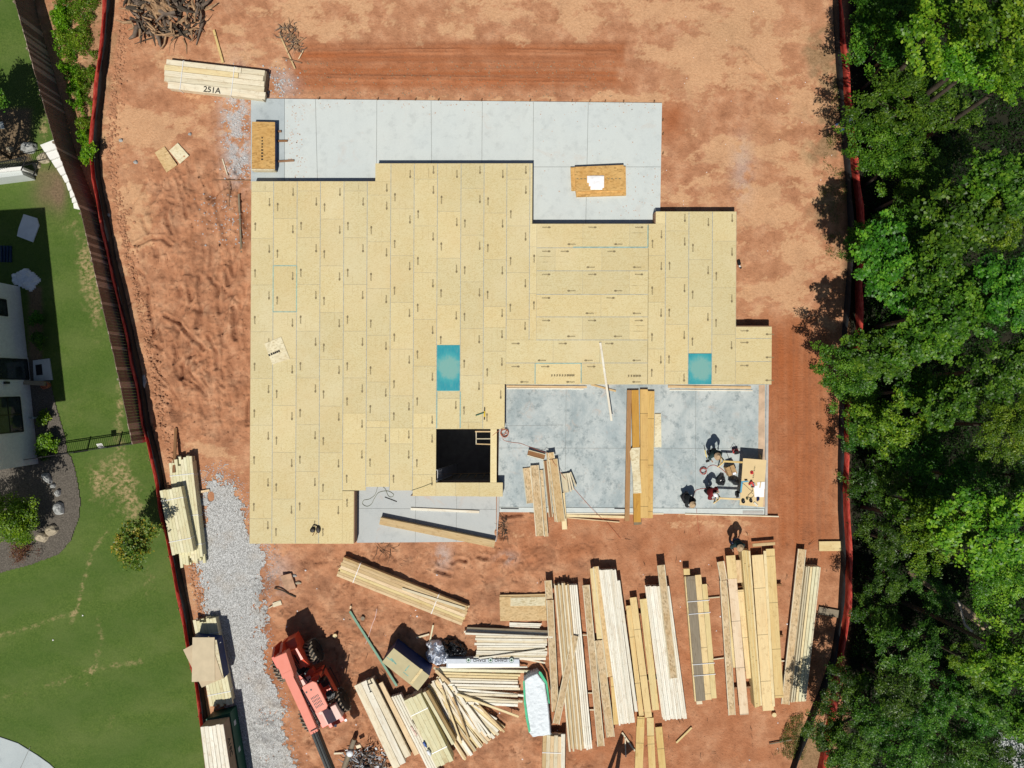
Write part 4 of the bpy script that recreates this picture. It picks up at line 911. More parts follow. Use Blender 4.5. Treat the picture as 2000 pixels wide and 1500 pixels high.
# boulders
ROCK = plain('boulder_stone', (0.42, 0.36, 0.26), 0.9, 0.35, 2.5, bmp=0.8); ROCKG = plain('grey_boulder_stone', (0.40, 0.41, 0.40), 0.9, 0.4, 2.5, bmp=0.8)
def rock(name, px, py, rx, ry, h, mat, label, cat='boulder', group=None, z=None, sides=10, rz=0.0):
    rnd = random.Random(int(px*31+py)); m = MB(); q = P(px, py, 0)
    prof = [(1.0, 0), (1.0, .35), (.8, .75), (.45, .97), (.05, 1.0)]; b0 = []
    js = [rnd.uniform(.78, 1.15) for _ in range(sides)]
    vs = []; zz = 0.0 if z is None else z
    for r_, t in prof:
        for k in range(sides):
            a = 2*math.pi*k/sides; j = js[k]*rnd.uniform(.92, 1.08); x = math.cos(a)*r_*j*M2(rx); y = math.sin(a)*r_*j*M2(ry)
            vs.append((q.x+x*math.cos(rz)-y*math.sin(rz), q.y+x*math.sin(rz)+y*math.cos(rz), zz-0.03+h*t*rnd.uniform(.9, 1.08)))
    fs = [(i*sides+k, i*sides+(k+1) % sides, (i+1)*sides+(k+1) % sides, (i+1)*sides+k) for i in range(4) for k in range(sides)]; fs.append(tuple(4*sides+k for k in range(sides)))
    m.add(vs, fs); return tag(m.build(name, mat, None), label, cat, group)
G_ = 'boulders in the neighbour garden'
rock('boulder', 22, 293, 8, 6, .25, ROCK, 'small tan boulder on bare soil left of the grey boulder', group=G_)
rock('boulder', 60, 291, 15, 12, .5, ROCKG, 'big pale grey boulder on soil above the garden steps', group=G_)
rock('boulder', 88, 310, 12, 11, .4, ROCK, 'rough yellow boulder tucked against the garden steps', group=G_)
rock('boulder', 75, 324, 8, 7, .3, ROCK, 'small smooth boulder below the rough yellow one by the steps', group=G_)
rock('boulder', 118, 992, 11, 15, .45, ROCKG, 'jagged grey and white boulder at the right side of mulch bed', group=G_)
rock('boulder', 104, 1034, 14, 12, .4, ROCK, 'orange tan flat boulder under the grey boulder in mulch bed', group=G_)
rock('boulder', 85, 1047, 12, 11, .35, ROCK, 'brown half-buried boulder left of the orange boulder in mulch', group=G_)
rock('boulder', 116, 962, 6, 8, .35, ROCKG, 'narrow grey boulder standing in shade above the jagged one', group=G_)
rock('boulder', 95, 932, 14, 7, .4, ROCKG, 'long bluish boulder lying in the deep shade of mulch bed', group=G_, rz=-0.9)
rock('boulder', 106, 948, 6, 5, .3, ROCKG, 'small square grey boulder at the foot of the long bluish one', group=G_)
# white sheets and hoses in the house's shade
m = MB(); m.prism([tuple(P(x, y, .12))[:2] for x, y in ((46, 418), (72, 426), (76, 440), (64, 473), (33, 461), (36, 446))], 0.06, 0.12); tag(m.build('plastic_sheet', WHITEPL, None), 'flat white rectangular sheet lying in dark shade on the lawn', 'sheet')
def crumple(name, poly, h, mat, label, cat, z=0.0, step=0.09, amp=0.5, seed=1, smooth=False, ty=None, parent=None, sc=0.35, edge=0.28):
    """wrinkled cloth draped over a heap: outline in pixels"""
    W = [tuple(P(x, y, z+h*0.5))[:2] for x, y in poly]; xs = [p[0] for p in W]; ys = [p[1] for p in W]
    nx = int((max(xs)-min(xs))/step)+2; ny = int((max(ys)-min(ys))/step)+2
    X, Y = np.meshgrid(np.linspace(min(xs), max(xs), nx), np.linspace(min(ys), max(ys), ny))
    ins = inpoly(X, Y, W); d = sdist(X, Y, W+[W[0]]); prof = np.where(ins, np.minimum(1, (d/edge))**0.5, 0)
    Z = z+0.01+prof*h*(1-amp+amp*2*np.abs(fbm(X, Y, sc, 4, seed, 0.6)-0.5)*2.2)
    idx = np.arange(nx*ny).reshape(ny, nx); k = ins[:-1, :-1] & ins[1:, 1:] & ins[1:, :-1] & ins[:-1, 1:]
    q = np.stack([idx[:-1, :-1][k], idx[:-1, 1:][k], idx[1:, 1:][k], idx[1:, :-1][k]], 1); us = np.unique(q); rm = np.full(nx*ny, -1); rm[us] = np.arange(len(us))
    m = MB(); top = [(float(X.ravel()[i]), float(Y.ravel()[i]), float(Z.ravel()[i])) for i in us]; qq = rm[q].tolist()
    ec = {}
    for f in qq:
        for a, b_ in zip(f, f[1:]+f[:1]): ec[(a, b_)] = 1
    m.v = top+[(p[0], p[1], z) for p in top]; n0 = len(top); m.f = qq+[(a, n0+a, n0+b_, b_) for (a, b_) in ec if (b_, a) not in ec]; m.m = [0]*len(m.f)
    o = m.build(name, mat, parent, smooth=smooth); return tag(o, label, cat)
crumple('plastic_sheet', [(18, 535), (50, 521), (66, 532), (80, 546), (72, 556), (60, 572), (22, 555)], 0.35, WHITEPL, 'crumpled white plastic sheet heaped by the white house corner', 'sheet', seed=3)
BLUEH = plain('blue_hose', (0.008, 0.03, 0.075), 0.5)
for i, (x0_) in enumerate((3, 9, 15, 21)):
    m = MB(); m.tube([P(x0_, 480+k*8, 0.1+0.03*math.sin(k+i)) for k in range(5)], 0.06, 8); tag(m.build('blue_tube', BLUEH, None), ORD[i]+' blue tube from the left, on dark shaded ground', 'tube', 'blue tubes by the house')
m = MB(); m.prism([tuple(P(x, y, 0.1))[:2] for x, y in ((-80, 322), (5, 319), (8, 332), (-80, 338))], 0, 0.1)
m.v = [(v_[0], v_[1]+2.2, v_[2]) for v_ in m.v]; tag(m.build('paving_slab', CONC_P, None), 'corner of a pale paving slab above the stoop at left edge', 'slab')
m = MB(); cc_ = [(-300, 1390), (-60, 1425), (0, 1440), (35, 1452), (72, 1475), (96, 1492), (118, 1512), (150, 1560), (-300, 1560)]
m.prism([tuple(P(x, y, 0.09))[:2] for x, y in cc_], -0.05, 0.09); dv = tag(m.build('driveway', CONC_P2, None), kind='structure')
m = MB(); A = P(57, 1463, .094); B = P(40, 1500, .094); d = B-A; m.box((A+B)/2, (d.length*1.2, .025, .004), math.atan2(d.y, d.x)); tag(m.build('driveway_joint', JT, None), kind='structure')
m = MB()
for (x, y) in ((162, 1202), (104, 1250)): m.lathe(P(x, y, 0.05), [(0.035, 0), (0.035, 0.03)], 10); 
tag(m.build('sprinkler_caps', WHITE, None), kind='structure')

# ================================================================== LEAFY THINGS
def leafmat(name, c0, c1, c2, trans=0.35, spec=0.35, rough=0.45, var=0.25):
    m, n, b = newmat(name, rough); b.inputs['Specular IOR Level'].default_value = spec
    a = sep(n, attr(n, 'tone')); r = ramp(n, [(0.05, c0), (0.5, c1), (0.95, c2)]); n.links.new(a[0], r.inputs[0])
    oi = n.nodes.new('ShaderNodeObjectInfo'); hs = n.nodes.new('ShaderNodeHueSaturation'); n.links.new(r.outputs[0], hs.inputs['Color'])
    n.links.new(maprange(n, oi.outputs['Random'], 0, 1, 1-var, 1+var), hs.inputs['Value']); n.links.new(maprange(n, oi.outputs['Random'], 0, 1, 0.485, 0.515), hs.inputs['Hue'])
    n.links.new(hs.outputs[0], b.inputs['Base Color']); tb = n.nodes.new('ShaderNodeBsdfTranslucent'); n.links.new(hs.outputs[0], tb.inputs['Color'])
    mx = n.nodes.new('ShaderNodeMixShader'); mx.inputs[0].default_value = trans; n.links.new(b.outputs[0], mx.inputs[1]); n.links.new(tb.outputs[0], mx.inputs[2]); n.links.new(mx.outputs[0], n.nodes['Material Output'].inputs[0])
    return m
LF = leafmat('forest_leaves', (0.024, 0.080, 0.005), (0.068, 0.190, 0.012), (0.17, 0.32, 0.024))
LF2 = leafmat('bright_leaves', (0.035, 0.11, 0.004), (0.11, 0.25, 0.012), (0.27, 0.42, 0.025))
LFD = leafmat('glossy_dark_leaves', (0.018, 0.066, 0.005), (0.048, 0.14, 0.012), (0.13, 0.26, 0.022), spec=0.32, rough=0.4)
LFU = leafmat('shade_leaves', (0.010, 0.035, 0.004), (0.022, 0.06, 0.008), (0.05, 0.10, 0.012), spec=0.2)  # undergrowth green darkened so the forest gaps look deeply shaded
LFY = leafmat('autumn_leaves', (0.05, 0.11, 0.01), (0.16, 0.22, 0.02), (0.42, 0.26, 0.03))
LFR = leafmat('reddish_leaves', (0.10, 0.03, 0.02), (0.18, 0.07, 0.03), (0.22, 0.14, 0.05))
LFG = leafmat('grass_blades', (0.05, 0.10, 0.01), (0.12, 0.20, 0.03), (0.26, 0.28, 0.07))
LFB = leafmat('sunny_shrub_leaves', (0.05, 0.15, 0.004), (0.15, 0.32, 0.008), (0.30, 0.48, 0.02))
BARK = plain('bark', (0.07, 0.055, 0.04), 0.9, 0.35, 4, bmp=0.6); BARKP = plain('pale_bark', (0.42, 0.38, 0.32), 0.9, 0.3, 4)
def leaves(name, cen, nrm, size, mat, rng, parent=None, loc=None, asp=0.62, tone=None, star=False):
    """many small leaf faces: cen, nrm arrays (N,3)"""
    N = len(cen); nrm = nrm/np.linalg.norm(nrm, axis=1, keepdims=True); t = rng.normal(size=(N, 3)); t -= (t*nrm).sum(1, keepdims=True)*nrm; t /= np.linalg.norm(t, axis=1, keepdims=True)
    u = np.cross(nrm, t); s = (size*rng.uniform(.5, 1.5, (N, 1))); L = t*s*0.5; Wd = u*s*0.5*asp; up = nrm*s*0.12
    V = np.stack([cen-L, cen+Wd*0.9-L*0.1-up, cen+L, cen-Wd*0.9-L*0.1-up], 1).reshape(-1, 3)
    me = bpy.data.meshes.new(name); me.vertices.add(N*4); me.loops.add(N*4); me.polygons.add(N)
    me.vertices.foreach_set('co', V.astype(np.float32).ravel()); me.loops.foreach_set('vertex_index', np.arange(N*4, dtype=np.int32))
    me.polygons.foreach_set('loop_start', np.arange(0, N*4, 4, dtype=np.int32)); me.polygons.foreach_set('loop_total', np.full(N, 4, np.int32)); me.update(calc_edges=True)
    if tone is None: tone = rng.uniform(0, 1, N)
    a = me.color_attributes.new('tone', 'FLOAT_COLOR', 'POINT'); arr = np.ones((N*4, 4), np.float32); arr[:, :3] = np.repeat(np.clip(tone, 0, 1), 4)[:, None]; a.data.foreach_set('color', arr.ravel())
    me.materials.append(mat); o = bpy.data.objects.new(name, me)
    if loc is not None: o.location = loc
    return link(o, parent)
def crown_pts(rng, R, hz, lobes, per, lr, sparse=1.0):
    """lobes = leaf sprays spread through a dome; returns centres, normals, tone"""
    C, Nn, T, LC = [], [], [], []; ph = rng.uniform(0, 6.28, 3)
    for i in range(lobes):
        a = rng.uniform(0, 2*math.pi); q = math.sqrt(rng.uniform(0, 1)); rr = R*q*rng.uniform(.8, 1.08); zz = hz*(1-q*q)**0.5*rng.uniform(.35, 1.0)
        rr *= 1+.30*math.sin(2*a+ph[0])+.20*math.sin(3*a+ph[1]); zz *= .75+.4*math.sin(3*a+ph[2])**2; c = np.array([rr*math.cos(a), rr*math.sin(a), zz]); r_ = lr*rng.uniform(.6, 1.3); LC.append(c)
        k = int(per*(r_/lr)**2)
        d = rng.normal(size=(k, 3)); d /= np.linalg.norm(d, axis=1, keepdims=True); d[:, 2] = np.abs(d[:, 2])*0.9-0.25
        rad = r_*rng.uniform(.45, 1.05, (k, 1))
        el = rng.uniform(0, 3.14); ex = np.array([[math.cos(el), -math.sin(el), 0], [math.sin(el), math.cos(el), 0], [0, 0, 1]]); dd = (d*rad*np.array([1.55, .85, .38])) @ ex.T
        C.append(c+dd+rng.normal(size=(k, 3))*.05); Nn.append(np.array([0, 0, 1.15])+d*0.45+rng.normal(size=(k, 3))*0.42)
        T.append(np.clip(rng.normal(0.45+0.32*rng.uniform(-1, 1), 0.22, k), 0, 1))
    return np.concatenate(C), np.concatenate(Nn), np.concatenate(T), LC
def limbs(rng, h, R, LC, tr):
    m = MB(); m.tube([(0, 0, -.6*R), (0, 0, 0.1), (0, 0, 0.5*R*0.6)], [tr*.6, tr*.5, tr*.2], 8)
    for c in LC[::3]:
        s = Vector((0, 0, -rng.uniform(0.1, 0.5)*R)); e_ = Vector(c)*0.95; md = s.lerp(e_, .5)+Vector((0, 0, -0.1*R)); m.tube([s, md, e_], [tr*.32, tr*.18, 0.015], 5)
    return m
PROTO = {}
def proto(kind, k, R, hz, lobes, per, lr, size, mat, hgt, asp=0.62):
    rng = np.random.default_rng(hash((kind, k)) % 1000 if False else sum(map(ord, kind))*7+k)
    c, nn, t, LC = crown_pts(rng, R, hz, lobes, per, lr)
    PROTO[(kind, k)] = (R, hgt, c, nn, t, LC, size, mat, asp, rng)
for k in range(3):
    proto('fine', k, 2.4, 2.1, 115, 125, 0.38, 0.125, LF, 6)
    proto('broad', k, 2.6, 2.3, 80, 85, 0.50, 0.20, LF2, 9, 0.8)
    proto('maple', k, 2.3, 2.2, 68, 95, 0.44, 0.185, LF, 7, 0.95)
    proto('glossy', k, 2.0, 1.9, 66, 95, 0.38, 0.15, LFD, 5, 0.5)
MESH = {}
def root_dx(px, q):       # trees root behind the silt fence and lean out over it
    if q.x < 0: return 0.0
    return max(0.0, (1678-1000)/K0+0.3*abs(math.sin(q.y*3))-q.x)
def tree(kind, k, px, py, z, rpx, label, group='trees of the forest edge', rz=0.0, mat=None, sq=1.0):
    """crown centre is seen at px,py at height z; trunk stands on the ground below it"""
    R, hgt, c, nn, t, LC, size, mt, asp, rng = PROTO[(kind, k)]
    Rw = rpx*(H-z)/F; s = Rw/R
    if (kind, k) not in MESH:
        o = leaves('crown', c, nn, size, mt, rng, None, None, asp, t); me = o.data; bpy.data.objects.remove(o)
        tm = limbs(rng, hgt/1.0, R, LC, 0.16).build('trunk', BARK, None, True, origin=(0, 0, 0)); MESH[(kind, k)] = (me, tm.data); bpy.data.objects.remove(tm)
    me, tme = MESH[(kind, k)]
    q = P(px, py, z); r = empty('tree', (q.x, q.y, -0.05), label, 'tree', group, rz)
    if mat is not None:
        me = me.copy(); me.materials.clear(); me.materials.append(mat)
    cr = bpy.data.objects.new('crown', me); cr.scale = (s, s*sq, s*0.9); cr.location = (0, 0, z+0.05); link(cr, r)
    tr = bpy.data.objects.new('limbs', tme); tr.scale = (s*0.9, s*0.9, s*0.9); tr.location = (0, 0, z+0.05); link(tr, r)
    m = MB(); tx = q.x+root_dx(px, q); t0 = Vector((tx, q.y-.3, -.05)); t3 = Vector((q.x, q.y, z-.3*s*R)); tt = .04+z*.009
    m.tube([t0, t0.lerp(t3, .35)+Vector((0.15, 0, .3)), t0.lerp(t3, .75)+Vector((.1, 0, .25)), t3+Vector((0, 0, .3))], [tt*1.2, tt, tt*.75, tt*.5], 8); m.build('trunk', BARK, r, True)
    return r
T_ = [ # kind,k,px,py,z,rpx,label
 ('fine', 0, 1734, 108, 3.4, 84, 'leafy green tree leaning over the orange fence in the top right area'),
 ('fine', 1, 1795, 215, 4.5, 88, 'fine-leaved tree just left of the black gap near the top'),
 ('fine', 2, 1734, 315, 3.4, 72, 'green tree hiding the orange fence beside the crouching man'),
 ('fine', 0, 1800, 355, 4.5, 62, 'dense small-leaved tree below the black forest gap'),
 ('broad', 0, 1840, 40, 9.0, 86, 'large-leaved tree at the top edge, left of the brightest crown'),
 ('broad', 1, 1965, 60, 11.0, 92, 'brightest yellow-green crown in the top right corner'),
 ('broad', 2, 1905, 130, 9.0, 66, 'large-leaved crown above the black forest gap'),
 ('broad', 0, 1985, 150, 9.5, 52, 'green crown at the right edge above the black gap'),
 ('maple', 0, 1965, 365, 8.0, 80, 'green crown at the right edge just below the black gap'),
 ('maple', 1, 1880, 430, 7.0, 82, 'maple in the middle of the forest above the second dark gap'),
 ('broad', 2, 1950, 430, 7.5, 52, 'small bright crown between two maples at the right edge'),
 ('fine', 1, 1765, 470, 4.5, 68, 'dull green crown where the orange fence disappears'),
 ('glossy', 0, 1672, 470, 2.6, 34, 'dark sapling rooted right at the black silt fence'),
 ('maple', 2, 1725, 520, 5.5, 70, 'bright maple overhanging the clay at mid height of the fence'),
 ('maple', 0, 1825, 520, 6.5, 72, 'maple whose crown meets the big dark hollow from above'),
 ('maple', 1, 1955, 570, 8.0, 62, 'star-leaved maple at the right edge beside the dark hollow'),
 ('maple', 2, 1870, 600, 7.0, 68, 'bright maple to the right of the bare grey branches'),
 ('maple', 0, 1805, 660, 6.0, 56, 'maple just below the bare grey branches'),
 ('maple', 2, 1725, 690, 5.0, 58, 'round maple above the yellowish overhanging tree'),
 ('fine', 2, 1655, 752, 3.2, 62, 'sparse yellowish tree overhanging the clay track'),
 ('broad', 1, 1732, 830, 4.5, 64, 'light yellow-green crown right of the overhanging tree'),
 ('glossy', 1, 1680, 845, 2.5, 42, 'dull shrubby tree hiding the lower orange fence'),
 ('maple', 0, 1860, 780, 6.0, 64, 'dark green maple in the middle of the forest'),
 ('maple', 1, 1970, 720, 7.5, 60, 'dark maple at the right edge below the hollow'),
 ('fine', 0, 1960, 830, 7.0, 66, 'dim crown at the right edge in forest shade'),
 ('glossy', 2, 1715, 945, 3.5, 58, 'glossy dark tree next to the straight run of orange fence'),
 ('glossy', 0, 1800, 900, 4.5, 58, 'glossy tree in the dark centre of the forest'),
 ('glossy', 1, 1880, 930, 5.5, 64, 'glossy crown with white glints right of the forest centre'),
 ('glossy', 2, 1985, 930, 6.5, 56, 'dark crown at the right edge above the big oak'),
 ('fine', 1, 1835, 1030, 7.0, 78, 'bright oak crown spreading left above the fallen trunk'),
 ('broad', 0, 1935, 1030, 8.5, 86, 'big bright oak crown at the right edge above fallen trunk'),
 ('fine', 2, 1955, 1120, 7.5, 66, 'lower half of the bright canopy just above the red flowers'),
 ('glossy', 0, 1725, 1055, 3.2, 46, 'dark shrubby tree left of the bright oak'),
 ('broad', 1, 1965, 1275, 8.0, 76, 'yellow-green oak crown right of the fallen trunk'),
 ('fine', 0, 1905, 1300, 6.5, 42, 'small yellowish crown to the left of the yellow-green oak'),
 ('glossy', 1, 1710, 1210, 2.8, 40, 'low glossy bush tree in the dark below the fence bend'),
 ('glossy', 2, 1770, 1265, 4.0, 54, 'glossy tree left of the yellow-green oak'),
 ('glossy', 0, 1820, 1160, 3.5, 40, 'small dark tree at the upper end of the fallen trunk'),
 ('glossy', 1, 1745, 1350, 4.0, 54, 'glossy tree in the lower forest, above the pair of shrubs'),
 ('glossy', 2, 1640, 1345, 2.6, 42, 'small dark tree beside the foot of the grey plank pile'),
 ('glossy', 0, 1612, 1425, 2.8, 46, 'green sapling growing over the silt fence near the bottom'),
 ('fine', 1, 1660, 1470, 3.5, 54, 'bushy green tree at the bottom edge near the silt fence'),
 ('glossy', 1, 1755, 1460, 4.0, 56, 'glossy tree at the bottom edge in mid forest'),
 ('maple', 2, 1985, 1400, 7.0, 50, 'green crown at the right edge above the pale drive'),
 ('glossy', 0, 1840, 1350, 4.0, 50, 'dim glossy crown left of the light spot on forest floor'),
 ('glossy', 1, 1700, 1400, 3.4, 50, 'dense dark crown between the fence end and the mid forest, low down'),
 ('glossy', 2, 1800, 1400, 4.2, 50, 'dark crown in the lower forest left of the dim glossy one'),
 ('glossy', 2, 1725, 1140, 2.4, 44, 'low dark tree in the shade below the bright oak, near the fence'),
 ('maple', 1, 1790, 980, 4.0, 50, 'shaded maple left of the bright oak top'),
 ('maple', 2, 1790, 760, 4.2, 50, 'shaded maple between the light yellow-green crown and the forest middle'),
 ('glossy', 0, 1900, 1400, 4.0, 46, 'dark crown next to the light spot on forest floor'),
 ('glossy', 2, 1870, 1465, 4.5, 54, 'dark tree at the bottom edge left of the pale drive'),
 ('glossy', 1, 1935, 1470, 4.0, 42, 'dim crown at the bottom edge half over the pale drive'),
 ('maple', 0, 1930, 1360, 5.0, 42, 'crown above the light spot on forest floor at lower right'),
 ('fine', 1, 1757, 200, 3.4, 60, 'green crown joining the two top left forest trees'),
 ('fine', 2, 1712, 20, 3.4, 56, 'green crown at the top edge next to the orange fence'),
 ('fine', 0, 1770, 30, 4.5, 60, 'crown at the top edge between fence tree and large-leaved tree'),
]
rr = random.Random(5)
for i, (kd, k, px, py, z, rp, lb) in enumerate(T_):
    tree(kd, k, px, py, z, rp, lb, rz=rr.uniform(0, 6.28), sq=rr.uniform(.82, 1.1), mat=(LF2 if (kd == 'fine' and px > 1830) else None))
# bare branches, fallen trunk, red leaves
m = MB(); rr = random.Random(3)
def bare(m, a, d, L, r_, lvl):
    b_ = a+d*L; mid = a+d*L*.5+Vector((rr.uniform(-.1, .1), rr.uniform(-.1, .1), 0))*L; m.tube([a, mid, b_], [r_, r_*.8, r_*.5], 5)
    if lvl == 0: return
    for _ in range(3):
        t = rr.uniform(.3, 1); an = rr.uniform(.3, .8)*rr.choice((-1, 1)); nd = Matrix.Rotation(an, 3, 'Z') @ d; bare(m, a+d*L*t, nd, L*.55, r_*.5, lvl-1)
bare(m, P(1835, 592, 4.5), Vector((-1, -.1, 0.05)).normalized(), 1.1, 0.03, 3); bare(m, P(1830, 590, 4.5), Vector((-.8, .6, 0)).normalized(), .8, 0.025, 2)
q = P(1838, 592, 4.5); m.tube([(q.x+.3, q.y, 0), (q.x+.1, q.y, 3), q], [.07, .05, .03], 6)
tag(m.build('dead_tree', BARKP, None), 'bare grey dead branches reaching out of the maple crowns', 'dead tree')
ft = empty('fallen_trunk', P(1880, 1190, 0.3), 'thick brown trunk slanting through the dark gap under the bright oak', 'trunk')
m = MB(); m.tube([P(1775, 1115, .6), P(1850, 1165, 1.4), P(1925, 1225, 2.2)], [.17, .2, .22], 12); m.build('trunk', plain('tan_bark', (0.30, 0.22, 0.14), .9, .35, 5, bmp=.6), ft, True)
m = MB(); m.tube([P(1858, 1156, 3.2), P(1874, 1180, 3.0), P(1880, 1205, 2.9), P(1884, 1220, 2.6), P(1897, 1232, 2.2)], [.03, .045, .055, .06, .07], 7); m.build('white_branch', BARKP, ft, True)
rng = np.random.default_rng(9)
def shrub(name, px, py, rpx, z, hz, n_, size, mat, label, cat, group=None, seed=1, lobes=26, lr=0.35, stem=True, sq=1.0, trunk_r=0.05):
    rng = np.random.default_rng(seed); R = M2(rpx)*(H-z)/H; c, nn, t, LC = crown_pts(rng, R*.85, hz, lobes, n_//lobes, lr*R)
    q = P(px, py, z); r = empty(name, (q.x, q.y, 0), label, cat, group); c[:, 1] *= sq
    c[:, 2] = np.maximum(c[:, 2], -z+0.03)
    leaves('foliage', c, nn, size, mat, rng, r, (0, 0, z), 0.65, t)
    m = MB(); m.tube([(q.x, q.y, 0), (q.x, q.y, z*.6+.05), (q.x+.03, q.y, z+hz*.5)], [trunk_r, trunk_r*.7, trunk_r*.3], 6)
    for l in LC[::3]: m.tube([(q.x, q.y, z*.5), (q.x+l[0]*.9, q.y+l[1]*.9*sq, z+l[2]*.85)], [trunk_r*.4, .008], 4)
    m.build('stem', BARK, r)
shrub('shrub', 32, 1008, 56, 0.9, 1.0, 14000, .09, LFB, 'big round bright green shrub in the mulch bed', 'shrub', seed=1, lobes=90, lr=.24, sq=.85, trunk_r=.08)
shrub('shrub', 45, 1078, 26, 0.25, .3, 1500, .06, LFR, 'low reddish brown shrub below the big round shrub', 'shrub', seed=2)
shrub('shrub', 96, 866, 20, 0.45, .4, 2000, .09, LFB, 'yellow-green shrub at the left end of black metal fence', 'shrub', seed=3)
shrub('shrub', 87, 818, 14, 0.3, .3, 900, .09, LFB, 'small yellow-green shrub beside the capped pipes', 'shrub', seed=4)
shrub('shrub', 88, 882, 14, 0.25, .3, 1500, .07, LFD, 'dark low shrub under the yellow-green one by the fence', 'shrub', seed=13)
shrub('shrub', 75, 620, 14, 0.3, .4, 1500, .08, LFD, 'dark shrub by the first window of white house, in shade', 'shrub', seed=14)
shrub('shrub', 78, 665, 14, 0.3, .4, 1500, .08, LFD, 'dark shrub by the wall between first window and door', 'shrub', seed=15)
shrub('young_tree', 266, 1058, 47, 2.0, 1.2, 6500, .105, LFY, 'young tree with yellowing leaves on the lawn by orange fence', 'tree', seed=5, lobes=46, lr=.26, sq=.85, trunk_r=.045)
tree('fine', 2, -95, 245, 4.0, 92, 'tree outside the left edge that shades the upper lawn', group=None, sq=1.1)
shrub('tree', -95, 1042, 62, 4.5, 2.0, 8000, .12, LF, 'tree outside the left edge that shades the mulch bed', 'tree', seed=6, lobes=60, trunk_r=.12)
def scatter_leaves(name, poly, n_, size, mat, seed, z=0.0, hh=0.25, dens=None, up=0.4):
    rng = np.random.default_rng(seed); xs = [p[0] for p in poly]; ys = [p[1] for p in poly]
    x = rng.uniform(min(xs), max(xs), n_*4); y = rng.uniform(min(ys), max(ys), n_*4); X = (x-1000)/K0; Y = (750-y)/K0
    k = inpoly(x, y, poly); nz = fbm(X, Y, 0.9, 4, seed, .6)
    k &= (nz > (0.42 if dens is None else dens)+rng.normal(0, .05, len(x))); X, Y, nz = X[k][:n_], Y[k][:n_], nz[k][:n_]
    hgt = hh*np.clip((nz-.35)*3, .15, 1.2)
    c = np.stack([X, Y, z+hgt*rng.uniform(.1, 1, len(X))], 1); nn = rng.normal(size=c.shape)*.6+np.array([0, 0, up]); o0 = np.array([c[:, 0].mean(), c[:, 1].mean(), 0])
    o = leaves(name, c-o0, nn, size, mat, rng, None, tuple(o0), .45, np.clip(nz*1.6-.4+rng.normal(0, .15, len(X)), 0, 1)); return tag(o, kind='stuff')
BANK = [(62, -60), (175, -60), (186, 120), (172, 230), (182, 330), (170, 300), (150, 255), (125, 180), (92, 60)]
tag(scatter_leaves('weeds', [(95, -60), (200, -60), (192, 150), (184, 290), (186, 330), (178, 330), (165, 285), (140, 170)], 16000, .085, LF2, 21, 0, .45, .49), 'green weeds covering the bank between wooden and orange fences', 'weeds')
tag(scatter_leaves('weeds', [(92, -60), (120, -60), (140, 60), (160, 160), (180, 290), (172, 310), (150, 240), (118, 120)], 13000, .10, LFB, 23, 0, .8, .42), 'taller weeds along the foot of the wooden fence', 'weeds')
tag(scatter_leaves('weeds', [(1600, 380), (1640, 60), (1650, 60), (1668, 480), (1640, 560), (1615, 520)], 4000, .06, LFG, 24, 0, .15, .56), 'thin weeds on clay along the right silt fence', 'weeds')
tag(scatter_leaves('weeds', [(1500, 1500), (1540, 1400), (1590, 1385), (1590, 1420), (1560, 1500), (1550, 1560), (1500, 1560)], 4500, .06, LFG, 25, 0, .15, .52), 'weeds at the bottom right corner of the clay', 'weeds')
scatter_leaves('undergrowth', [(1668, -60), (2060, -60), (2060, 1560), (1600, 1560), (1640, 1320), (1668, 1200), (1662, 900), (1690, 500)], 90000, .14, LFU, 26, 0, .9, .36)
shrub('creeper', 175, 300, 16, .5, .5, 1600, .10, LFB, 'yellow-green sprig at the lower end of the weedy bank', 'plant', seed=31)
shrub('sapling', 1675, 1330, 18, 1.0, .5, 700, .11, LF2, 'thin sapling beside the dark orange fence end', 'plant', seed=32)
m = MB(); m.prism([tuple(P(x, y, .02))[:2] for x, y in ((1955, 1520), (1940, 1450), (1950, 1430), (2100, 1450), (2100, 1620), (1960, 1620))], -.05, .02); tag(m.build('side_drive', CONC_F, None), kind='structure')
# ================================================================== THINGS ON THE SITE
def sheet(name, poly, z, t, mat, label, cat='panel', group=None, parent=None):
    """flat panel with object coordinates along its first edge"""
    m = MB(); m.ppx(poly, z+t, t); o = m.build(name, mat, parent); return tag(o, label, cat, group) if parent is None else tag(o, label)
def osb_stack(label, poly, z, h, top=O_TAN, edge=NAVY, group=None, cat='panel stack', name='panel_stack', lines=0):
    cx_ = sum(p[0] for p in poly)/4; cy_ = sum(p[1] for p in poly)/4; q = P(cx_, cy_, z+h); r = empty(name, (q.x, q.y, z), label, cat, group)
    m = MB(); m.ppx(poly, z+h-0.014, h-0.014); m.build('panels', edge, r)
    m = MB(); m.ppx(poly, z+h, 0.012); m.build('top_panel', top, r); return r

# --- lumber bundle with writing, top left
b1 = empty('lumber_bundle', P(420, 152, 0), 'strapped bundle of wide pale planks with black writing, top left', 'lumber bundle')
pts = [((326, 121), (470, 134), (470, 134), (517, 143))]
rows = [(120.5, 10.5, 'W', 0.0, .76), (131.0, 10.5, 'P', -4, .73), (142, 11, 'W', -4, 1.0), (153, 11, 'P', -4, 1.0), (165, 14.5, 'W', 3, 1.0)]
for i, (y, wd, c_, dxx, tt) in enumerate(rows):
    a = (325+dxx, y); e_ = (325+192*tt+dxx*(0 if tt < 1 else .3), y+22*tt*1.0+(0))
    plank('board', a, e_, wd-0.6, 0.42, 0.06, W_PALE if (c_ == 'W' or i == 3) else W_PALEYEL, b1)
    if tt < 1: plank('board', (e_[0]+1, e_[1]+.1), (517-3*i, y+22), wd-0.6, 0.42, 0.06, W_PALE, b1)
    plank('board', (a[0]+2, a[1]), (516, y+22), wd-0.8, 0.02, 0.39, W_PALE, b1)
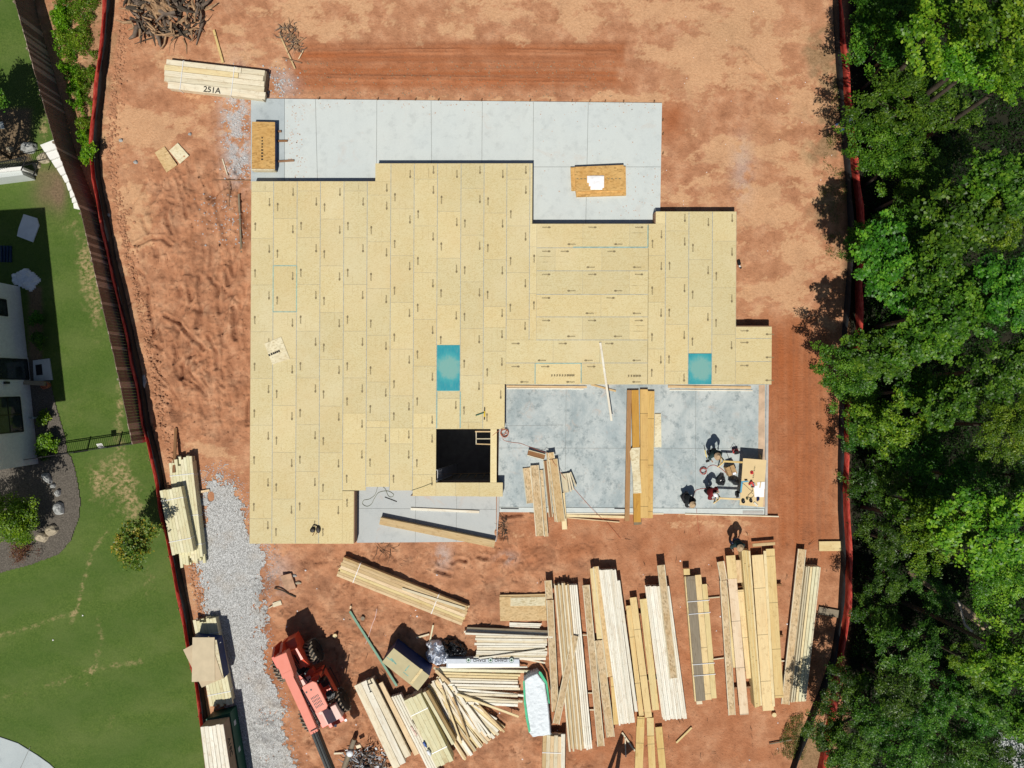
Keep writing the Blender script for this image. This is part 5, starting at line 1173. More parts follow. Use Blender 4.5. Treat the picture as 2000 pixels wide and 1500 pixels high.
# dark wrapped end
m = MB(); A = [tuple(P(x, y, .45))[:2] for x, y in ((518.5, 139), (521, 140), (514, 194), (512, 194))]; m.prism(A, 0.0, 0.46); m.build('end_wrap', W_GREY, b1)
straps(b1, (324, 143), (516, 166), 56, 0, 0.49, (0.16, 0.68))
text_obj('writing', '251A', 0.42, P(414, 176, .485), math.radians(-6.8), INK, b1)
plank('board', (417, 58), (435, 122), 4.5, .03, .05, W_YEL, None, 'single narrow board lying above the written lumber bundle', 'board')
sheet('plywood_offcut', [(302, 298), (321, 286), (346, 322), (325, 337)], .03, .02, O_TAN, 'left square panel offcut with a rusty corner, on bare clay')
sheet('plywood_offcut', [(330, 294), (347, 279), (369, 304), (351, 320)], .03, .02, O_PALE, 'right square panel offcut on bare clay, paler than its neighbour')
for a, c_, w_, lb, mt in (((434, 310), (444, 342), 2, 'thin stick in the gravel dust left of the patio', W_PALE), ((418, 351), (489, 352.5), 1.8, 'thin horizontal batten ending at the deck corner', W_BROWN),
                          ((448, 352), (447, 417), 1.8, 'pointed stake running down from the horizontal batten', W_BROWN), ((466, 379), (471, 493), 3.4, 'long whitish board with a grey edge left of the deck', W_GREY),
                          ((547, 69), (576, 134), 3, 'longest tan stick across the brush heap', W_PINE), ((551, 112), (589, 123), 2.2, 'reddish stick crossing the longest one', W_BROWN), ((592, 98), (583, 115), 2, 'short tan stick right of the brush heap', W_PINE), ((573, 52), (570, 70), 2, 'short stick standing out at the top of the brush heap', W_BROWN)):
    plank('stick', a, c_, w_, .03, .035, mt, None, lb, 'stick')
r = osb_stack('stack of wood panels with navy painted edges on the patio', [(492, 237.5), (537, 238.5), (537, 330), (491.5, 329)], ZS+.09, .36, O_ORANGE)
m = MB(); q = P(511, 270, ZS+.452)
for j in range(8): 
    q = P(512, 269+j*6, ZS+.4515); m.box(q, (0.11 if j > 3 else .07, .08, .002))
m.build('print', INK, r)
m = MB(); m.ppx([(491.5, 329.6), (537, 330.6), (536, 333), (491.5, 332.5)], ZS+.43, .35); m.build('lower_panels', O_PALE, r)
for y, L, lb in ((256, 549, 'short bearer stick poking out at the top of the navy-edged stack'), (274.5, 561, 'middle bearer stick poking out of the navy-edged stack'), (316, 574, 'longest bearer stick poking out low on the navy-edged stack')):
    plank('bearer', (498, y+1.5), (L, y-(3 if y > 300 else 0)), 3.2, ZS, .085, W_BROWN, None, lb, 'bearer', 'bearers under the navy-edged panel stack')
# panel stack with paper
r = empty('panel_stack', P(1170, 354, ZS), 'untidy stack of orange-tan panels on the patio slab', 'panel stack')
for poly, z, t in (([(1118, 327), (1222, 325), (1223, 381), (1126, 384)], 0.0, .16), ([(1114, 327), (1200, 326), (1200, 371), (1116, 373)], .162, .04), ([(1126, 326), (1216, 322), (1220, 376), (1126, 380)], .205, .05), ([(1122, 326), (1218, 322), (1220, 371), (1125, 374)], .26, .09)):
    m = MB(); m.ppx(poly, ZS+z+t, t); m.build('panel', O_ORANGE, r)
m = MB()
for i in range(12):
    q = P(1128+i*7.5, 349, ZS+.352)
    if 1146 < 1128+i*7.5 < 1183: continue
    m.box(q, (.10, .05, .002))
m.build('print', STAMP, r)
crumple('plastic_sheet', [(1147, 343), (1156, 340), (1180, 340), (1183, 343), (1181, 367), (1178, 370), (1153, 370), (1147, 358)], .09, plain('bright_white_sheet', (0.86, 0.86, 0.88), .5, .04), 'bright white plastic bag on top of the untidy panel stack', 'bag', ZS+.352, seed=8, amp=.3)

# --- deck odds and ends
s = sheet('panel_offcut', [(516, 671), (549, 658), (566, 701), (532, 712)], ZD+.008, .02, O_PALE, 'pale tilted panel offcut lying on the left of the yellow deck')
m = MB()
for j, (x, y) in enumerate(((526, 693.5), (530.5, 691.5), (534.5, 690), (538, 688.5), (541.5, 687), (545, 685.6))): q = P(x, y, ZD+.031); m.box(q, (.09, .11, .002), .4)
m.build('print', INK, s)
# tool belt
tbt = empty('tool_belt', P(616, 1034, ZD), 'dark leather tool belt with two pouches lying on the deck', 'tool belt')
LEA = plain('dark_leather', (0.035, 0.028, 0.022), .5, .4)
def pouch(px, py, sx, sy, rz): 
    m = MB(); q = P(px, py, ZD+.012); m.lathe(q, [(.11, 0), (.13, .05), (.12, .10), (.07, .11)], 10); m.v = [((v_[0]-q.x)*sx*math.cos(rz)-(v_[1]-q.y)*sy*math.sin(rz)+q.x, (v_[0]-q.x)*sx*math.sin(rz)+(v_[1]-q.y)*sy*math.cos(rz)+q.y, v_[2]) for v_ in m.v]; m.build('pouch', LEA, tbt, True)
pouch(611, 1035, 1.1, 1.0, .3); pouch(622, 1034, .9, 1.45, .15)
m = MB(); m.tube([P(609, 1031, ZD+.05), P(612, 1025.5, ZD+.04), P(617, 1026, ZD+.04), P(621, 1029, ZD+.06)], .028, 6); m.build('belt', LEA, tbt)
m = MB(); m.tube([P(614.5, 1038, ZD+.05), P(610.5, 1046.5, ZD+.03)], .018, 6); m.build('hammer_handle', W_BROWN, tbt)
m = MB(); m.tube([P(619.5, 1040, ZD+.05), P(616.5, 1044, ZD+.03)], .015, 6); m.build('tool_handle', W_BROWN, tbt)
# hammer tool / nail gun, green + yellow
tl = empty('hand_saw', P(940, 807, ZD), 'green and yellow hand tool lying on the deck above the cellar opening', 'tool')
m = MB(); m.tube([P(929, 811.5, ZD+.04), P(945, 806, ZD+.05)], .028, 6); m.build('handle', plain('green_tool', (.02, .14, .10), .4), tl)
m = MB(); A = P(946.5, 796, ZD+.05); B = P(946, 820, ZD+.05); m.tube([A, A.lerp(B, .3)], .025, 6); m.build('tip', BLACK, tl)
m = MB(); m.tube([A.lerp(B, .3), A.lerp(B, .75)], .032, 6); m.build('body', plain('yellow_tool', (.75, .52, .02), .4), tl)
m = MB(); m.tube([A.lerp(B, .75), B], .025, 6); m.build('head', BLACK, tl)
def cord(name, pts, r_, mat, label, z=0.0, cat='cord', sm=6):
    W = [P(p[0], p[1], p[2] if len(p) > 2 else z) for p in pts]; out = []
    for i in range(len(W)-1):
        p0, p1, p2, p3 = W[max(0, i-1)], W[i], W[i+1], W[min(len(W)-1, i+2)]
        for k in range(sm):
            t = k/sm; out.append(0.5*((2*p1)+(p2-p0)*t+(2*p0-5*p1+4*p2-p3)*t*t+(3*p1-p0-3*p2+p3)*t**3))
    out.append(W[-1]); m = MB(); m.tube(out, r_, 5); return tag(m.build(name, mat, None), label, cat)
ORC = plain('orange_cord', (0.50, 0.15, 0.07), .5, .1); REDC = plain('red_cord', (.38, .06, .04), .5, .1); GRN = plain('dull_green_cord', (.16, .17, .10), .6, .1)
zg = .13
def coil(cx, cy, r0, n_, z): return [(cx+(r0+random.uniform(-1.6, 1.2))*math.cos(a*1.05), cy+(r0*.95+random.uniform(-1.6, 1.2))*math.sin(a*1.05), z+.004*a) for a in range(n_*6)]
cord('extension_cord', [(804, 958, ZD+.02), (825, 951, ZD+.02), (845, 943, ZD+.02)], .012, GRN, 'thin dull cord from the porch to the cellar opening', sm=5)
cord('air_hose', [(962, 851, ZD+.02), (968, 846, ZD+.02), (984, 836, ZD+.02), (988, 845, .3), (979, 850, .16)]+coil(985.5, 846, 8, 6, .15)+[(982, 858, .14), (1000, 864, .14), (1016, 866, .14), (1035, 873, .14), (1062, 883, .3), (1069, 886, .5), (1100, 930, .3), (1122, 955, .14), (1160, 998, .14), (1186, 1022, .03), (1212, 1052, .03)], .009, ORC, 'orange hose coiled by the deck step and running across the garage slab', sm=4)
cord('air_hose', coil(1374, 920, 6.5, 4, .15)+[(1381, 915, .14), (1385, 911, .14), (1395, 908.5, .14), (1408, 915, .14), (1416, 922, .14), (1424, 930, .14)], .012, REDC, 'red hose coiled on the slab left of the cardboard box', sm=4)
cord('extension_cord', [(1353, 984, .14), (1357, 961, .14), (1366, 955.5, .14), (1378, 954, .14), (1388, 955, .14)], .012, REDC, 'red cord curving from the crouching worker to the white-capped worker', sm=5)
cord('extension_cord', [(1381, 921, .14), (1382, 932, .14), (1386, 944, .14), (1390, 952, .14)], .008, BLACK, 'thin dark cord running down from the red coil', sm=5)
cord('extension_cord', [(1361, 994, .14), (1361, 1003, .1), (1364, 1030, .03), (1367, 1045, .03)], .008, REDC, 'thin red cord crossing the apron below the crouching worker', sm=5)
cord('electric_cord', [(737, 952, .04), (735, 960, .04), (731, 968, .04), (721, 975, .04), (711, 977, .04), (708, 984, .04), (716, 989, .04), (725, 985, .04), (732, 972, .04), (740, 962, .04), (755, 959, .04), (764, 962, .04), (769, 967, .04), (764, 971, .04), (758, 968, .04), (753, 956, .04), (748, 951, .04)], .011, GRN, 'looping thin cord on the rusty part of the porch slab', sm=6)
plank('crowbar', (751.5, 971), (775, 980), 1.4, .02, .03, INK, None, 'short dark bar lying beside the cord loops on porch slab', 'bar')
for a, c_, w_, z, t, lb, mt in (((802, 994), (936, 1000), 5, .03, .06, 'white board lying level on the porch slab', W_WHITE),):
    plank('board', a, c_, w_, z, t, mt, None, lb, 'board')
plank('beam', (742, 1017.5), (966, 1063), 14, .03, .33, W_PINE, None, 'thick tan beam lying slantwise across the porch slab edge', 'beam')
for a, c_, w_, z, t, lb, mt in (((989, 754.5), (1146, 756), 4, .12, .06, 'yellowish board along the slab edge under the deck, left', W_PINE), ((990, 758.5), (1140, 759.5), 2.4, .12, .05, 'white thin board just below the yellowish left one', W_WHITE),
    ((1154, 751), (1203, 764), 3.6, .12, .05, 'short tan board slanting at the top of the garage slab', W_PINE), ((1305, 755), (1467, 757), 5, .12, .06, 'yellowish board along the slab edge under the deck, right', W_PINE), ((1308, 761.5), (1470, 763), 2, .12, .05, 'white thin board just below the yellowish right one', W_WHITE),
    ((1105, 1003), (1296, 1003.5), 2.6, .02, .07, 'upper thin board along the front of the garage apron', W_PALE), ((1100, 1007), (1222, 1010), 5, .02, .05, 'middle wide board along the front of the garage apron', W_PALEYEL), ((1105, 1011), (1210, 1020), 2, .02, .05, 'lowest thin board slanting away from the garage apron', W_PINE),
    ((1338, 1004), (1521, 1009), 2.4, .03, .08, 'long white batten along the right part of garage front', W_PALE), ((1034, 1002), (1044, 1003), 3, .02, .06, 'short stub at the corner of the garage apron', W_BROWN),
    ((1600, 1067), (1647, 1066.5), 19, .03, .08, 'concrete-coloured wide plank half shaded beside the right silt fence', W_PALEYEL), ((1599, 1192.5), (1641, 1200), 15, .03, .06, 'dim wide plank in full shade beside the right silt fence', W_GREY)):
    plank('board', a, c_, w_, z, t, mt, None, lb, 'board')
plank('board', (1172.5, 669), (1194.5, 822), 4.2, ZD+.01, .05, W_WHITE, None, 'long white board lying on the deck and jutting out over the garage slab', 'board')
# thick planks on the garage slab
G1 = 'planks laid side by side on the garage slab'
for a, c_, w_, z, t, mt, lb in (((1229.5, 762), (1225, 1018), 9, .125, .16, wood('rusty_brown_wood', (.38, .20, .07), var=.02), 'narrow dark brown plank, leftmost on the garage slab'), ((1240.5, 762), (1245, 1020), 14, .125, .16, W_ORANGE, 'orange-brown plank partly covered by a whitish strip'),
    ((1258, 760.5), (1258.5, 1012), 15, .125, .17, W_GOLD, 'yellow plank right of the orange-brown one'), ((1272, 764), (1268.5, 1012), 13, .125, .165, W_GOLD, 'yellow plank, rightmost of the long planks on garage slab')):
    plank('plank', a, c_, w_, z, t, mt, None, lb, 'plank', G1)
plank('plank', (1245, 1013), (1246, 1025), 15, .03, .10, W_GREY, None, 'short dark stub at the lower end of orange-brown plank', 'plank', G1)
sheet('panel_strip', [(1230, 882), (1234, 875), (1250, 874), (1249, 905), (1253, 963), (1237, 964), (1236, 930)], .288, .02, O_PALE, 'crooked whitish panel strip lying on the orange-brown plank')
sheet('panel_strip', [(1279, 808), (1291, 808), (1292, 873.5), (1278, 873.5)], .125, .06, O_PALE, 'pale speckled panel strip right of the yellow planks')
# joist heap at left of garage slab
G2 = 'joist offcuts heaped on the garage slab'
def ij(a, c_, w_, z, lb, **k): return ijoist(a, c_, w_, z, lb, G2, **k)
ij((1028, 914), (1036, 983), 15, .14, 'leftmost short orange joist in the heap on garage slab'); ij((1044, 909), (1055, 1047), 17, .24, 'long pale joist, second from left in the garage heap')
ij((1057, 918), (1067, 1048), 8, .14, 'narrow joist between the two long ones in garage heap'); ij((1065, 900), (1076, 1010), 8, .14, 'brownish joist in the middle of the garage heap', web=W_BROWN)
ij((1070, 884), (1087, 1019), 7, .24, 'thin light joist in the middle of the garage heap'); ij((1080.5, 897), (1096, 1019), 17, .34, 'dark speckled joist, thickest in the garage heap', web=O_TAN)
ij((1031, 884), (1064, 893), 12, .26, 'short dark joist offcut lying crosswise atop the garage heap', web=W_BROWN); ij((1076, 884), (1078, 896), 12, .43, 'tiny joist stub at the top end of the thickest joist', web=O_TAN)
plank('board', (1098, 963), (1103, 1034), 10, .13, .08, W_PALEYEL, None, 'light plank at the lower right of the garage heap', 'board', G2)
for i, (a, c_, w_) in enumerate((((1101, 925), (1106, 962), 11), ((1108.5, 924), (1115, 960), 3.6), ((1111.5, 924), (1120, 957), 3), ((1114, 922), (1125, 950), 3))):
    plank('board', a, c_, w_, .14+.03*i, .12, W_PALE, None, ORD[i]+' short board from the left in the fan right of garage heap', 'board', G2)
# --- work table, right of the garage
tb_ = empty('work_table', P(1470, 942, .12), 'plywood sheet work table on yellow sawhorses covered with tools', 'table')
ZT = .95
m = MB(); m.ppx([(1451.5, 895), (1497, 898.5), (1490, 990.5), (1444.5, 986.5)], ZT, .03); m.build('table_top', plain('clean_plywood', (.68, .52, .28), .7, .06, 2), tb_)
def bar(a, c_, r_, mat, name, par):
    m = MB(); a = Vector(a); c_ = Vector(c_); d = (c_-a); L = d.length; q = d.to_track_quat('X', 'Z').to_matrix(); m.box((a+c_)/2, (L, r_, r_), 0, q); return m.build(name, mat, par)
for sy, xl, xr in ((904, 1412, 1492), (976, 1404, 1486)):
    A = P(xl, sy-3, ZT-.08); B = P(xr, sy+1, ZT-.08); bar(A, B, .09, W_YEL, 'sawhorse_beam', tb_)
    for Q, sx in ((A, -1), (B, 1)):
        for s2 in (-1, 1): bar(Q+Vector((-sx*.08, 0, 0)), (Q.x+sx*.05, Q.y+s2*.38, .12), .06, W_YEL, 'leg', tb_)
    for Q, sx in ((A, -1), (B, 1)): bar((Q.x, Q.y-.24, .5), (Q.x, Q.y+.24, .5), .05, W_YEL, 'brace', tb_)
m = MB()
for j in range(9): q = P(1474.5-j*.5, 909+j*3.4, ZT+.001); m.box(q, (.07, .06 if j % 4 else .01, .002))
m.build('print', STAMP, tb_)
m = MB(); m.ppx([(1448, 940), (1462, 939), (1462, 941), (1451, 942.5), (1448.5, 962), (1445.5, 962)], ZT+.004, .003); m.build('blue_paint_stroke', plain('light_blue_paint', (.12, .38, .55), .7), tb_)
z = ZT+.001
t_ = empty('tape_roll', P(1468, 923, z), 'small round red tape roll on the work table', 'tape roll'); m = MB(); m.lathe(P(1468, 923, z), [(.085, 0), (.085, .05)], 16); m.build('roll', RED, t_); m = MB(); m.lathe(P(1468, 923, z+.05), [(.03, 0), (.03, .004)], 10); m.build('core', BLACK, t_)
sw = empty('circular_saw', P(1468, 948, z), 'red and silver power saw beside the white papers on table', 'saw')
m = MB(); m.lathe(P(1471, 947, z+.03), [(.11, 0), (.11, .02)], 16); m.build('blade_guard', ALU, sw); m = MB(); m.tube([P(1463, 947, z+.06), P(1468, 941, z+.13)], .04, 8); m.tube([P(1468, 941, z+.13), P(1472, 949, z+.08)], .045, 8); m.build('motor', RED, sw); m = MB(); m.ppx([(1466, 944), (1473, 942), (1474, 952), (1467, 952)], z+.03, .02); m.build('base_plate', BLACK, sw); m = MB(); m.tube([P(1469, 951, z+.06), P(1473, 950, z+.08)], .04, 8); m.build('handle', BLACK, sw)
PAP = plain('white_paper', (.84, .85, .9), .7, .03)
for poly, dz, lb in (([(1472, 949), (1493, 947.5), (1492, 971), (1474, 971)], 0.0, 'larger white plan sheet on the work table'), ([(1479, 942), (1494, 941), (1493.5, 955), (1480, 955)], .008, 'upper white plan sheet overlapping the larger one')):
    sheet('paper', poly, z+dz, .005, PAP, lb, 'paper')
plank('ruler', (1486, 941.5), (1484, 953), 2.2, z+.015, .01, W_PINE, None, 'tan strip lying across the white papers', 'ruler')
def cup(px, py, r_, h, mat, label, cat='cup', name='cup'):
    m = MB(); m.lathe(P(px, py, z), [(r_*.8, 0), (r_, h), (r_*.85, h), (r_*.75, h*.6)], 12); tag(m.build(name, mat, None, True), label, cat)
cup(1450.5, 979, .095, .12, BLACK, 'left black round tub on the lower edge of table'); cup(1465.5, 978, .08, .12, BLACK, 'middle black round tub on the lower edge of table'); cup(1458.5, 973.5, .06, .08, plain('olive_tub', (.10, .10, .04), .5), 'small olive tub between the black tubs')
crumple('cap', [(1477, 971), (1484, 970), (1485, 976), (1481, 981), (1478, 978)], .14, plain('dark_blue_cloth', (.015, .02, .08), .9), 'dark blue cloth cap on table below the papers', 'cap', z, .04, .3, 5)
plank('wood_block', (1473, 981.5), (1480, 988), 3.4, z, .05, W_WHITE, None, 'small white wood block at the lower right of table', 'block')
cord('saw_cord', [(1469, 952, z+.02), (1470, 958, z+.02), (1466, 963, z+.02), (1461, 968, z+.02), (1463, 972, z+.02), (1470, 971, z+.02), (1472, 966, z+.02), (1468, 963, z+.02)], .009, BLACK, 'thin looping cord on the work table', sm=5)
cord('saw_cord', [(1449, 943, z+.02), (1457, 949, z+.02), (1464, 956, z+.02), (1471, 960, z+.02)], .006, BLACK, 'thin straight cord crossing the blue paint stroke', sm=4)
m = MB(); m.tube([P(1454, 936.5, z+.02), P(1459.5, 936.5, z+.02)], .02, 6); m.tube([P(1454.5, 938.5, z+.02), P(1460, 938, z+.02)], .018, 6); tag(m.build('pliers', BLACK, None), 'small black pliers above the blue paint stroke', 'pliers')
# hammer
hm = empty('sledgehammer', P(1378, 885, .13), 'sledgehammer with yellow handle lying on the slab', 'hammer')
m = MB(); m.tube([P(1375, 870, .16), P(1377, 879, .16)], .02, 6); m.build('grip', BLACK, hm); m = MB(); m.tube([P(1377, 879, .16), P(1380, 893, .16)], .022, 6); m.build('handle', plain('yellow_handle', (.8, .6, .12), .4), hm); m = MB(); m.tube([P(1379, 902, .17), P(1385.5, 900, .17)], .045, 8); m.tube([P(1380, 893, .16), P(1382, 901, .16)], .022, 6); m.build('head', INK, hm)
# box, bags, gas can
bx = empty('cardboard_box', P(1427, 918, .13), 'open cardboard box on the slab left of the work table', 'box'); CB = wood('cardboard', (.42, .27, .13), var=.02, knots=.1)
m = MB(); m.ppx([(1417.5, 914), (1433, 907.5), (1440, 924), (1424, 930.5)], .55, .42); m.build('carton', CB, bx); m = MB(); m.ppx([(1419, 907), (1431, 903), (1432, 907), (1418, 913)], .50, .02); m.build('flap', BLACKF, bx); m = MB(); m.ppx([(1431, 924), (1437, 922), (1438, 926), (1432, 928)], .56, .008); m.build('paper_label', PAP, bx); m = MB(); m.ppx([(1425, 911), (1425.8, 910.7), (1431.5, 927), (1430.7, 927.3)], .555, .004); m.build('tape', INK, bx)
BAG = plain('black_bag_plastic', (.018, .02, .024), .28, .4, spec=.7)
crumple('trash_bag', [(1399, 936), (1411, 924.5), (1417, 931), (1420, 943), (1415, 951), (1403, 949), (1398, 944)], .5, BAG, 'left black plastic trash bag beside the sawhorse', 'trash bag', .13, .06, .45, 11, sc=.22)
crumple('trash_bag', [(1422, 928), (1436, 932), (1447, 938), (1444, 950), (1436, 949), (1424, 940)], .45, BAG, 'right black plastic trash bag under the table edge', 'trash bag', .13, .06, .45, 12, sc=.22)
crumple('jacket', [(1435, 961), (1446, 958), (1446, 973), (1438, 973)], .3, BLACKF, 'dark garment bundled under the lower left table corner', 'jacket', .13, .06, .45, 14)
cm = empty('air_compressor', P(1437, 879, .13), 'small red compressor standing left of the table shadow', 'compressor')
m = MB(); m.tube([P(1431, 882, .3), P(1441, 880, .3)], .11, 12); m.build('tank', RED, cm, True); m = MB(); m.box(P(1438, 884, .45), (.2, .16, .14), .2); m.build('motor', BLACK, cm); m = MB(); m.tube([P(1429, 885, .5), P(1436, 877, .6), P(1441, 883, .5)], .014, 6); m.build('handle', BLACK, cm)
m = MB(); m.tube([P(1418, 881, .14), P(1428, 906, .14)], .012, 6); tag(m.build('iron_bar', INK, None), 'thin dark bar slanting from the compressor towards the cardboard box', 'bar')
gl = MB(); gl.tube([P(1442.5, 509, .04), P(1444, 517, .04)], [.09, .10], 8); gl.tube([P(1444, 517, .04), P(1445, 522, .04), P(1448, 524, .04)], [.05, .05, .05], 6); gv = empty('work_glove', P(1444, 515, 0), 'black work glove with white cuff dropped on clay beside the deck', 'glove'); gl.build('palm', BLACK, gv)
m = MB(); m.tube([P(1444, 518.5, .10), P(1445.5, 521.5, .10)], .045, 6); m.build('cuff', WHITE, gv)

# ================================================================== LUMBER YARD
GY = 'engineered joists in the lumber yard'
# strapped slanting bundle
bundle('lumber_bundle', 'strapped bundle of long tan boards lying slantwise below the porch', 'lumber bundle', (665, 1107), (908, 1203), 40, 7, .32, 3, [W_PINE, W_PINE, W_PALEYEL, W_PINE, W_PINE], rag=.06, band=(.13, .76), wj=.25)
plank('board', (785, 1150), (908, 1189), 5, .325, .045, W_PALE, None, 'single pale board lying on top of the slanting bundle', 'board')
plank('pole', (683, 1194), (775, 1340), 4.5, .04, .06, W_TEAL, None, 'long teal painted pole lying on the clay', 'pole')
cord('ribbon', [(736, 1189, .04), (733, 1205, .04), (727, 1220, .04), (722, 1236, .04), (717, 1250, .04), (714, 1258, .04)], .014, plain('pink_ribbon', (.8, .6, .58), .6), 'pale pink marking ribbon on clay beside teal pole', sm=5, cat='ribbon')
STK = [((813, 1246), (838, 1239), 3.4, W_PALE, 'short pale block below the slanting bundle'), ((846, 1221), (838, 1260), 3, W_TREAT, 'thin greenish stick right of the short pale block'), ((525, 1188), (548, 1174), 2, W_PALE, 'thin stick under the small pale offcut by the gravel'),
 ((1215, 1431), (1240, 1467), 3.2, W_PALE, 'stick leaning right, between the white joists and yellow planks'), ((1221, 1440), (1222.5, 1479), 2.2, W_PALE, 'thin upright stick beside the one leaning right'), ((1351, 1421.5), (1321, 1451), 3.6, W_PALEYEL, 'short stick lying alone below the second white joist stack'),
 ((1503, 1453.5), (1547, 1445), 2.2, W_GREY, 'grey branch-like stick in the bottom right weeds'), ((683, 1186), (686, 1186.6), 6, W_PINE, 'small cube of wood above the teal pole'), ((652, 1472), (671, 1471), 3.6, W_PALE, 'short white stick at the left of the rubbish heap')]
for a, c_, w_, mt, lb in STK: plank('stick', a, c_, w_, .03, .045, mt, None, lb, 'stick')
for x, y, r_, lb in ((655, 1241, 4.2, 'pale round log slice on clay right of the loader shadow'), (1511, 1395, 4.4, 'yellow round log slice below the big yellow planks'), (709, 1207, 4, 'dull round log slice near the top of the teal pole')):
    m = MB(); m.lathe(P(x, y, .02), [(M2(r_), 0), (M2(r_), .1)], 14); tag(m.build('log_slice', W_PALEYEL if r_ != 4 else W_GREY, None), lb, 'log slice')
sheet('wood_offcut', [(532, 1178), (548, 1172.5), (550.5, 1181), (534, 1186)], .03, .03, W_PALE, 'small pale wood offcut at the edge of the gravel', 'offcut')
sheet('stone_slab', [(548, 1125), (568, 1120), (578, 1149), (561, 1153), (556, 1150)], .05, .12, plain('dirty_slab', (.45, .28, .18), .9, .3, 4), 'flat dirty slab lying on clay right of the gravel drive', 'slab')
rock('stone', 575, 1124, 6, 3, .12, ROCKG, 'grey stone at the upper right of the dirty slab', 'stone'); rock('stone', 581, 1138, 7, 3, .12, ROCK, 'pale long stone right of the dirty slab', 'stone')
cord('root', [(536, 1149, .06), (545, 1151, .08), (556, 1155, .08), (566, 1161, .07), (578, 1166, .05)], .04, BARK, 'dark bent root under the dirty slab', cat='root')
# pile A
A0 = 'first from the left in the left group of long joists'
ijoist((1070.5, 1134), (1073, 1170), 14, .50, 'short joist stub at the upper left end of the leftmost joist', GY)
ijoist((1074, 1172), (1085, 1390), 14, .30, 'leftmost long joist, right of the green-edged wrapped bundle', GY)
bundle('joist_row', None, None, (1096, 1143), (1126, 1467), 30, 8, .30, 1, [O_WEB, W_PALE, O_TAN, W_PALE], GY, rag=.25, wj=.2, z=.02, loose='{o} narrow joist from the left, left group, beneath the diagonal joist') if False else None
for i in range(8):
    x0 = 1084+i*3.6; x1 = 1113+i*3.7
    ijoist((x0, 1140+random.uniform(-2, 4)), (x1, 1466+random.uniform(-4, 3)), 3.5, .12+.012*i, ORD[i]+' tan joist on edge from the left, beneath the diagonal joist', GY, flat=False, fl=(W_PINE if i % 2 else W_PALE), deep=.32)
for i in range(4):
    ijoist((1113.5+i*4.0, 1142.5), (1143+i*4.1, 1463+random.uniform(-3, 2)), 3.7, .12, ORD[i]+' white joist on edge from the left, right of the diagonal joist', GY, flat=False, fl=W_WHITE, deep=.28)
ijoist((1123.5, 1242), (1086, 1414), 13.5, .44, 'diagonal joist thrown across the left group of long joists', GY)
# pile B
ijoist((1144.5, 1143), (1174, 1458), 14, .30, 'wide tan joist, first of the second group', GY); ijoist((1184, 1300), (1187, 1457), 5, .12, 'thin joist edge peeping beside the wide tan joist', GY) if False else None
ijoist((1169, 1251), (1193, 1440), 16, .34, 'tan joist below the yellow plank in the second group', GY)
plank('plank', (1158, 1110), (1172, 1248), 12, .42, .06, W_PALEYEL, None, 'pale yellow plank at the upper end of the second group', 'plank')
ijoist((1163.5, 1107), (1192, 1322), 11.5, .40, 'dark speckled joist left of the first white stack', GY, web=O_TAN)
plank('plank', (1197.5, 1322), (1204, 1415), 11, .40, .06, W_YEL, None, 'yellow plank end between tan joist and first white stack', 'plank')
def white_stack(x0, x1, y0, xb0, xb1, y1, n_, which, hz=.60):
    for i in range(n_):
        t = (i+.5)/n_; a = (x0+(x1-x0)*t, y0+random.uniform(-1, 1)); c_ = (xb0+(xb1-xb0)*t, y1+random.uniform(-3, 1)-(4*t))
        w_ = (x1-x0)/n_
        ijoist(a, c_, w_, .31, '%s white joist from the left, top layer of the %s white stack' % (ORD[i], which), GY, flat=False, fl=W_WHITE, deep=.29)
    for i in range(n_//2):
        t = (i+.5)/(n_//2); a = (x0+(x1-x0)*t, y0+1); c_ = (xb0+(xb1-xb0)*t, y1-1-4*t)
        ijoist((a[0], a[1]+5), (c_[0], c_[1]-6), (x1-x0)/(n_//2)*.9, .02, '%s joist from the left in the hidden bottom layer of the %s white stack' % (ORD[i], which), 'bottom layer of the %s white stack' % which, flat=False, fl=W_WHITE, deep=.28)
white_stack(1170, 1203, 1113, 1209, 1240, 1417, 10, 'first'); 
ijoist((1208, 1134), (1243, 1390), 6, .40, 'white joist alone on the right side of the first white stack', GY, flat=False, fl=W_WHITE, deep=.2)
white_stack(1261, 1307, 1145, 1295, 1342, 1408, 13, 'second')
ijoist((1291, 1104), (1316, 1325), 15, .61, 'tan joist lying on top of the second white stack', GY)
YG = 'yellow planks between the two white stacks'
for a, c_, w_, z, lb in (((1227, 1183), (1253, 1398), 10, .28, 'dull yellow plank touching the first white stack'), ((1236.5, 1167), (1267, 1401), 14, .34, 'long yellow plank beside the dull one'), ((1256, 1170), (1281, 1387), 14, .28, 'yellow plank touching the second white stack'),
    ((1252, 1400), (1251, 1420), 15, .2, 'short yellow plank end under the long yellow plank'), ((1251, 1419), (1247, 1520), 16, .15, 'yellow plank running off the bottom edge, leftmost of three'), ((1270, 1402), (1271, 1437), 14, .2, 'short pale plank above the middle of three bottom planks'),
    ((1271, 1438), (1275, 1520), 14, .15, 'yellow plank running off the bottom edge, middle of three'), ((1286.5, 1420), (1296, 1520), 14, .13, 'yellow plank running off the bottom edge, rightmost of three')):
    plank('plank', a, c_, w_-.5, z-.02, .06, W_PALEYEL if 'pale' in lb or 'touching the second' in lb else W_YEL, None, lb, 'plank', YG)
for i, (y, x0, x1) in enumerate(((1200, 1235, 1268), (1330, 1250, 1285))): plank('bearer', (x0-12, y+2), (x1+2, y-2), 4, .02, .24, W_BROWN, None, ORD[i]+' bearer from the top under the yellow planks between white stacks', 'bearer')
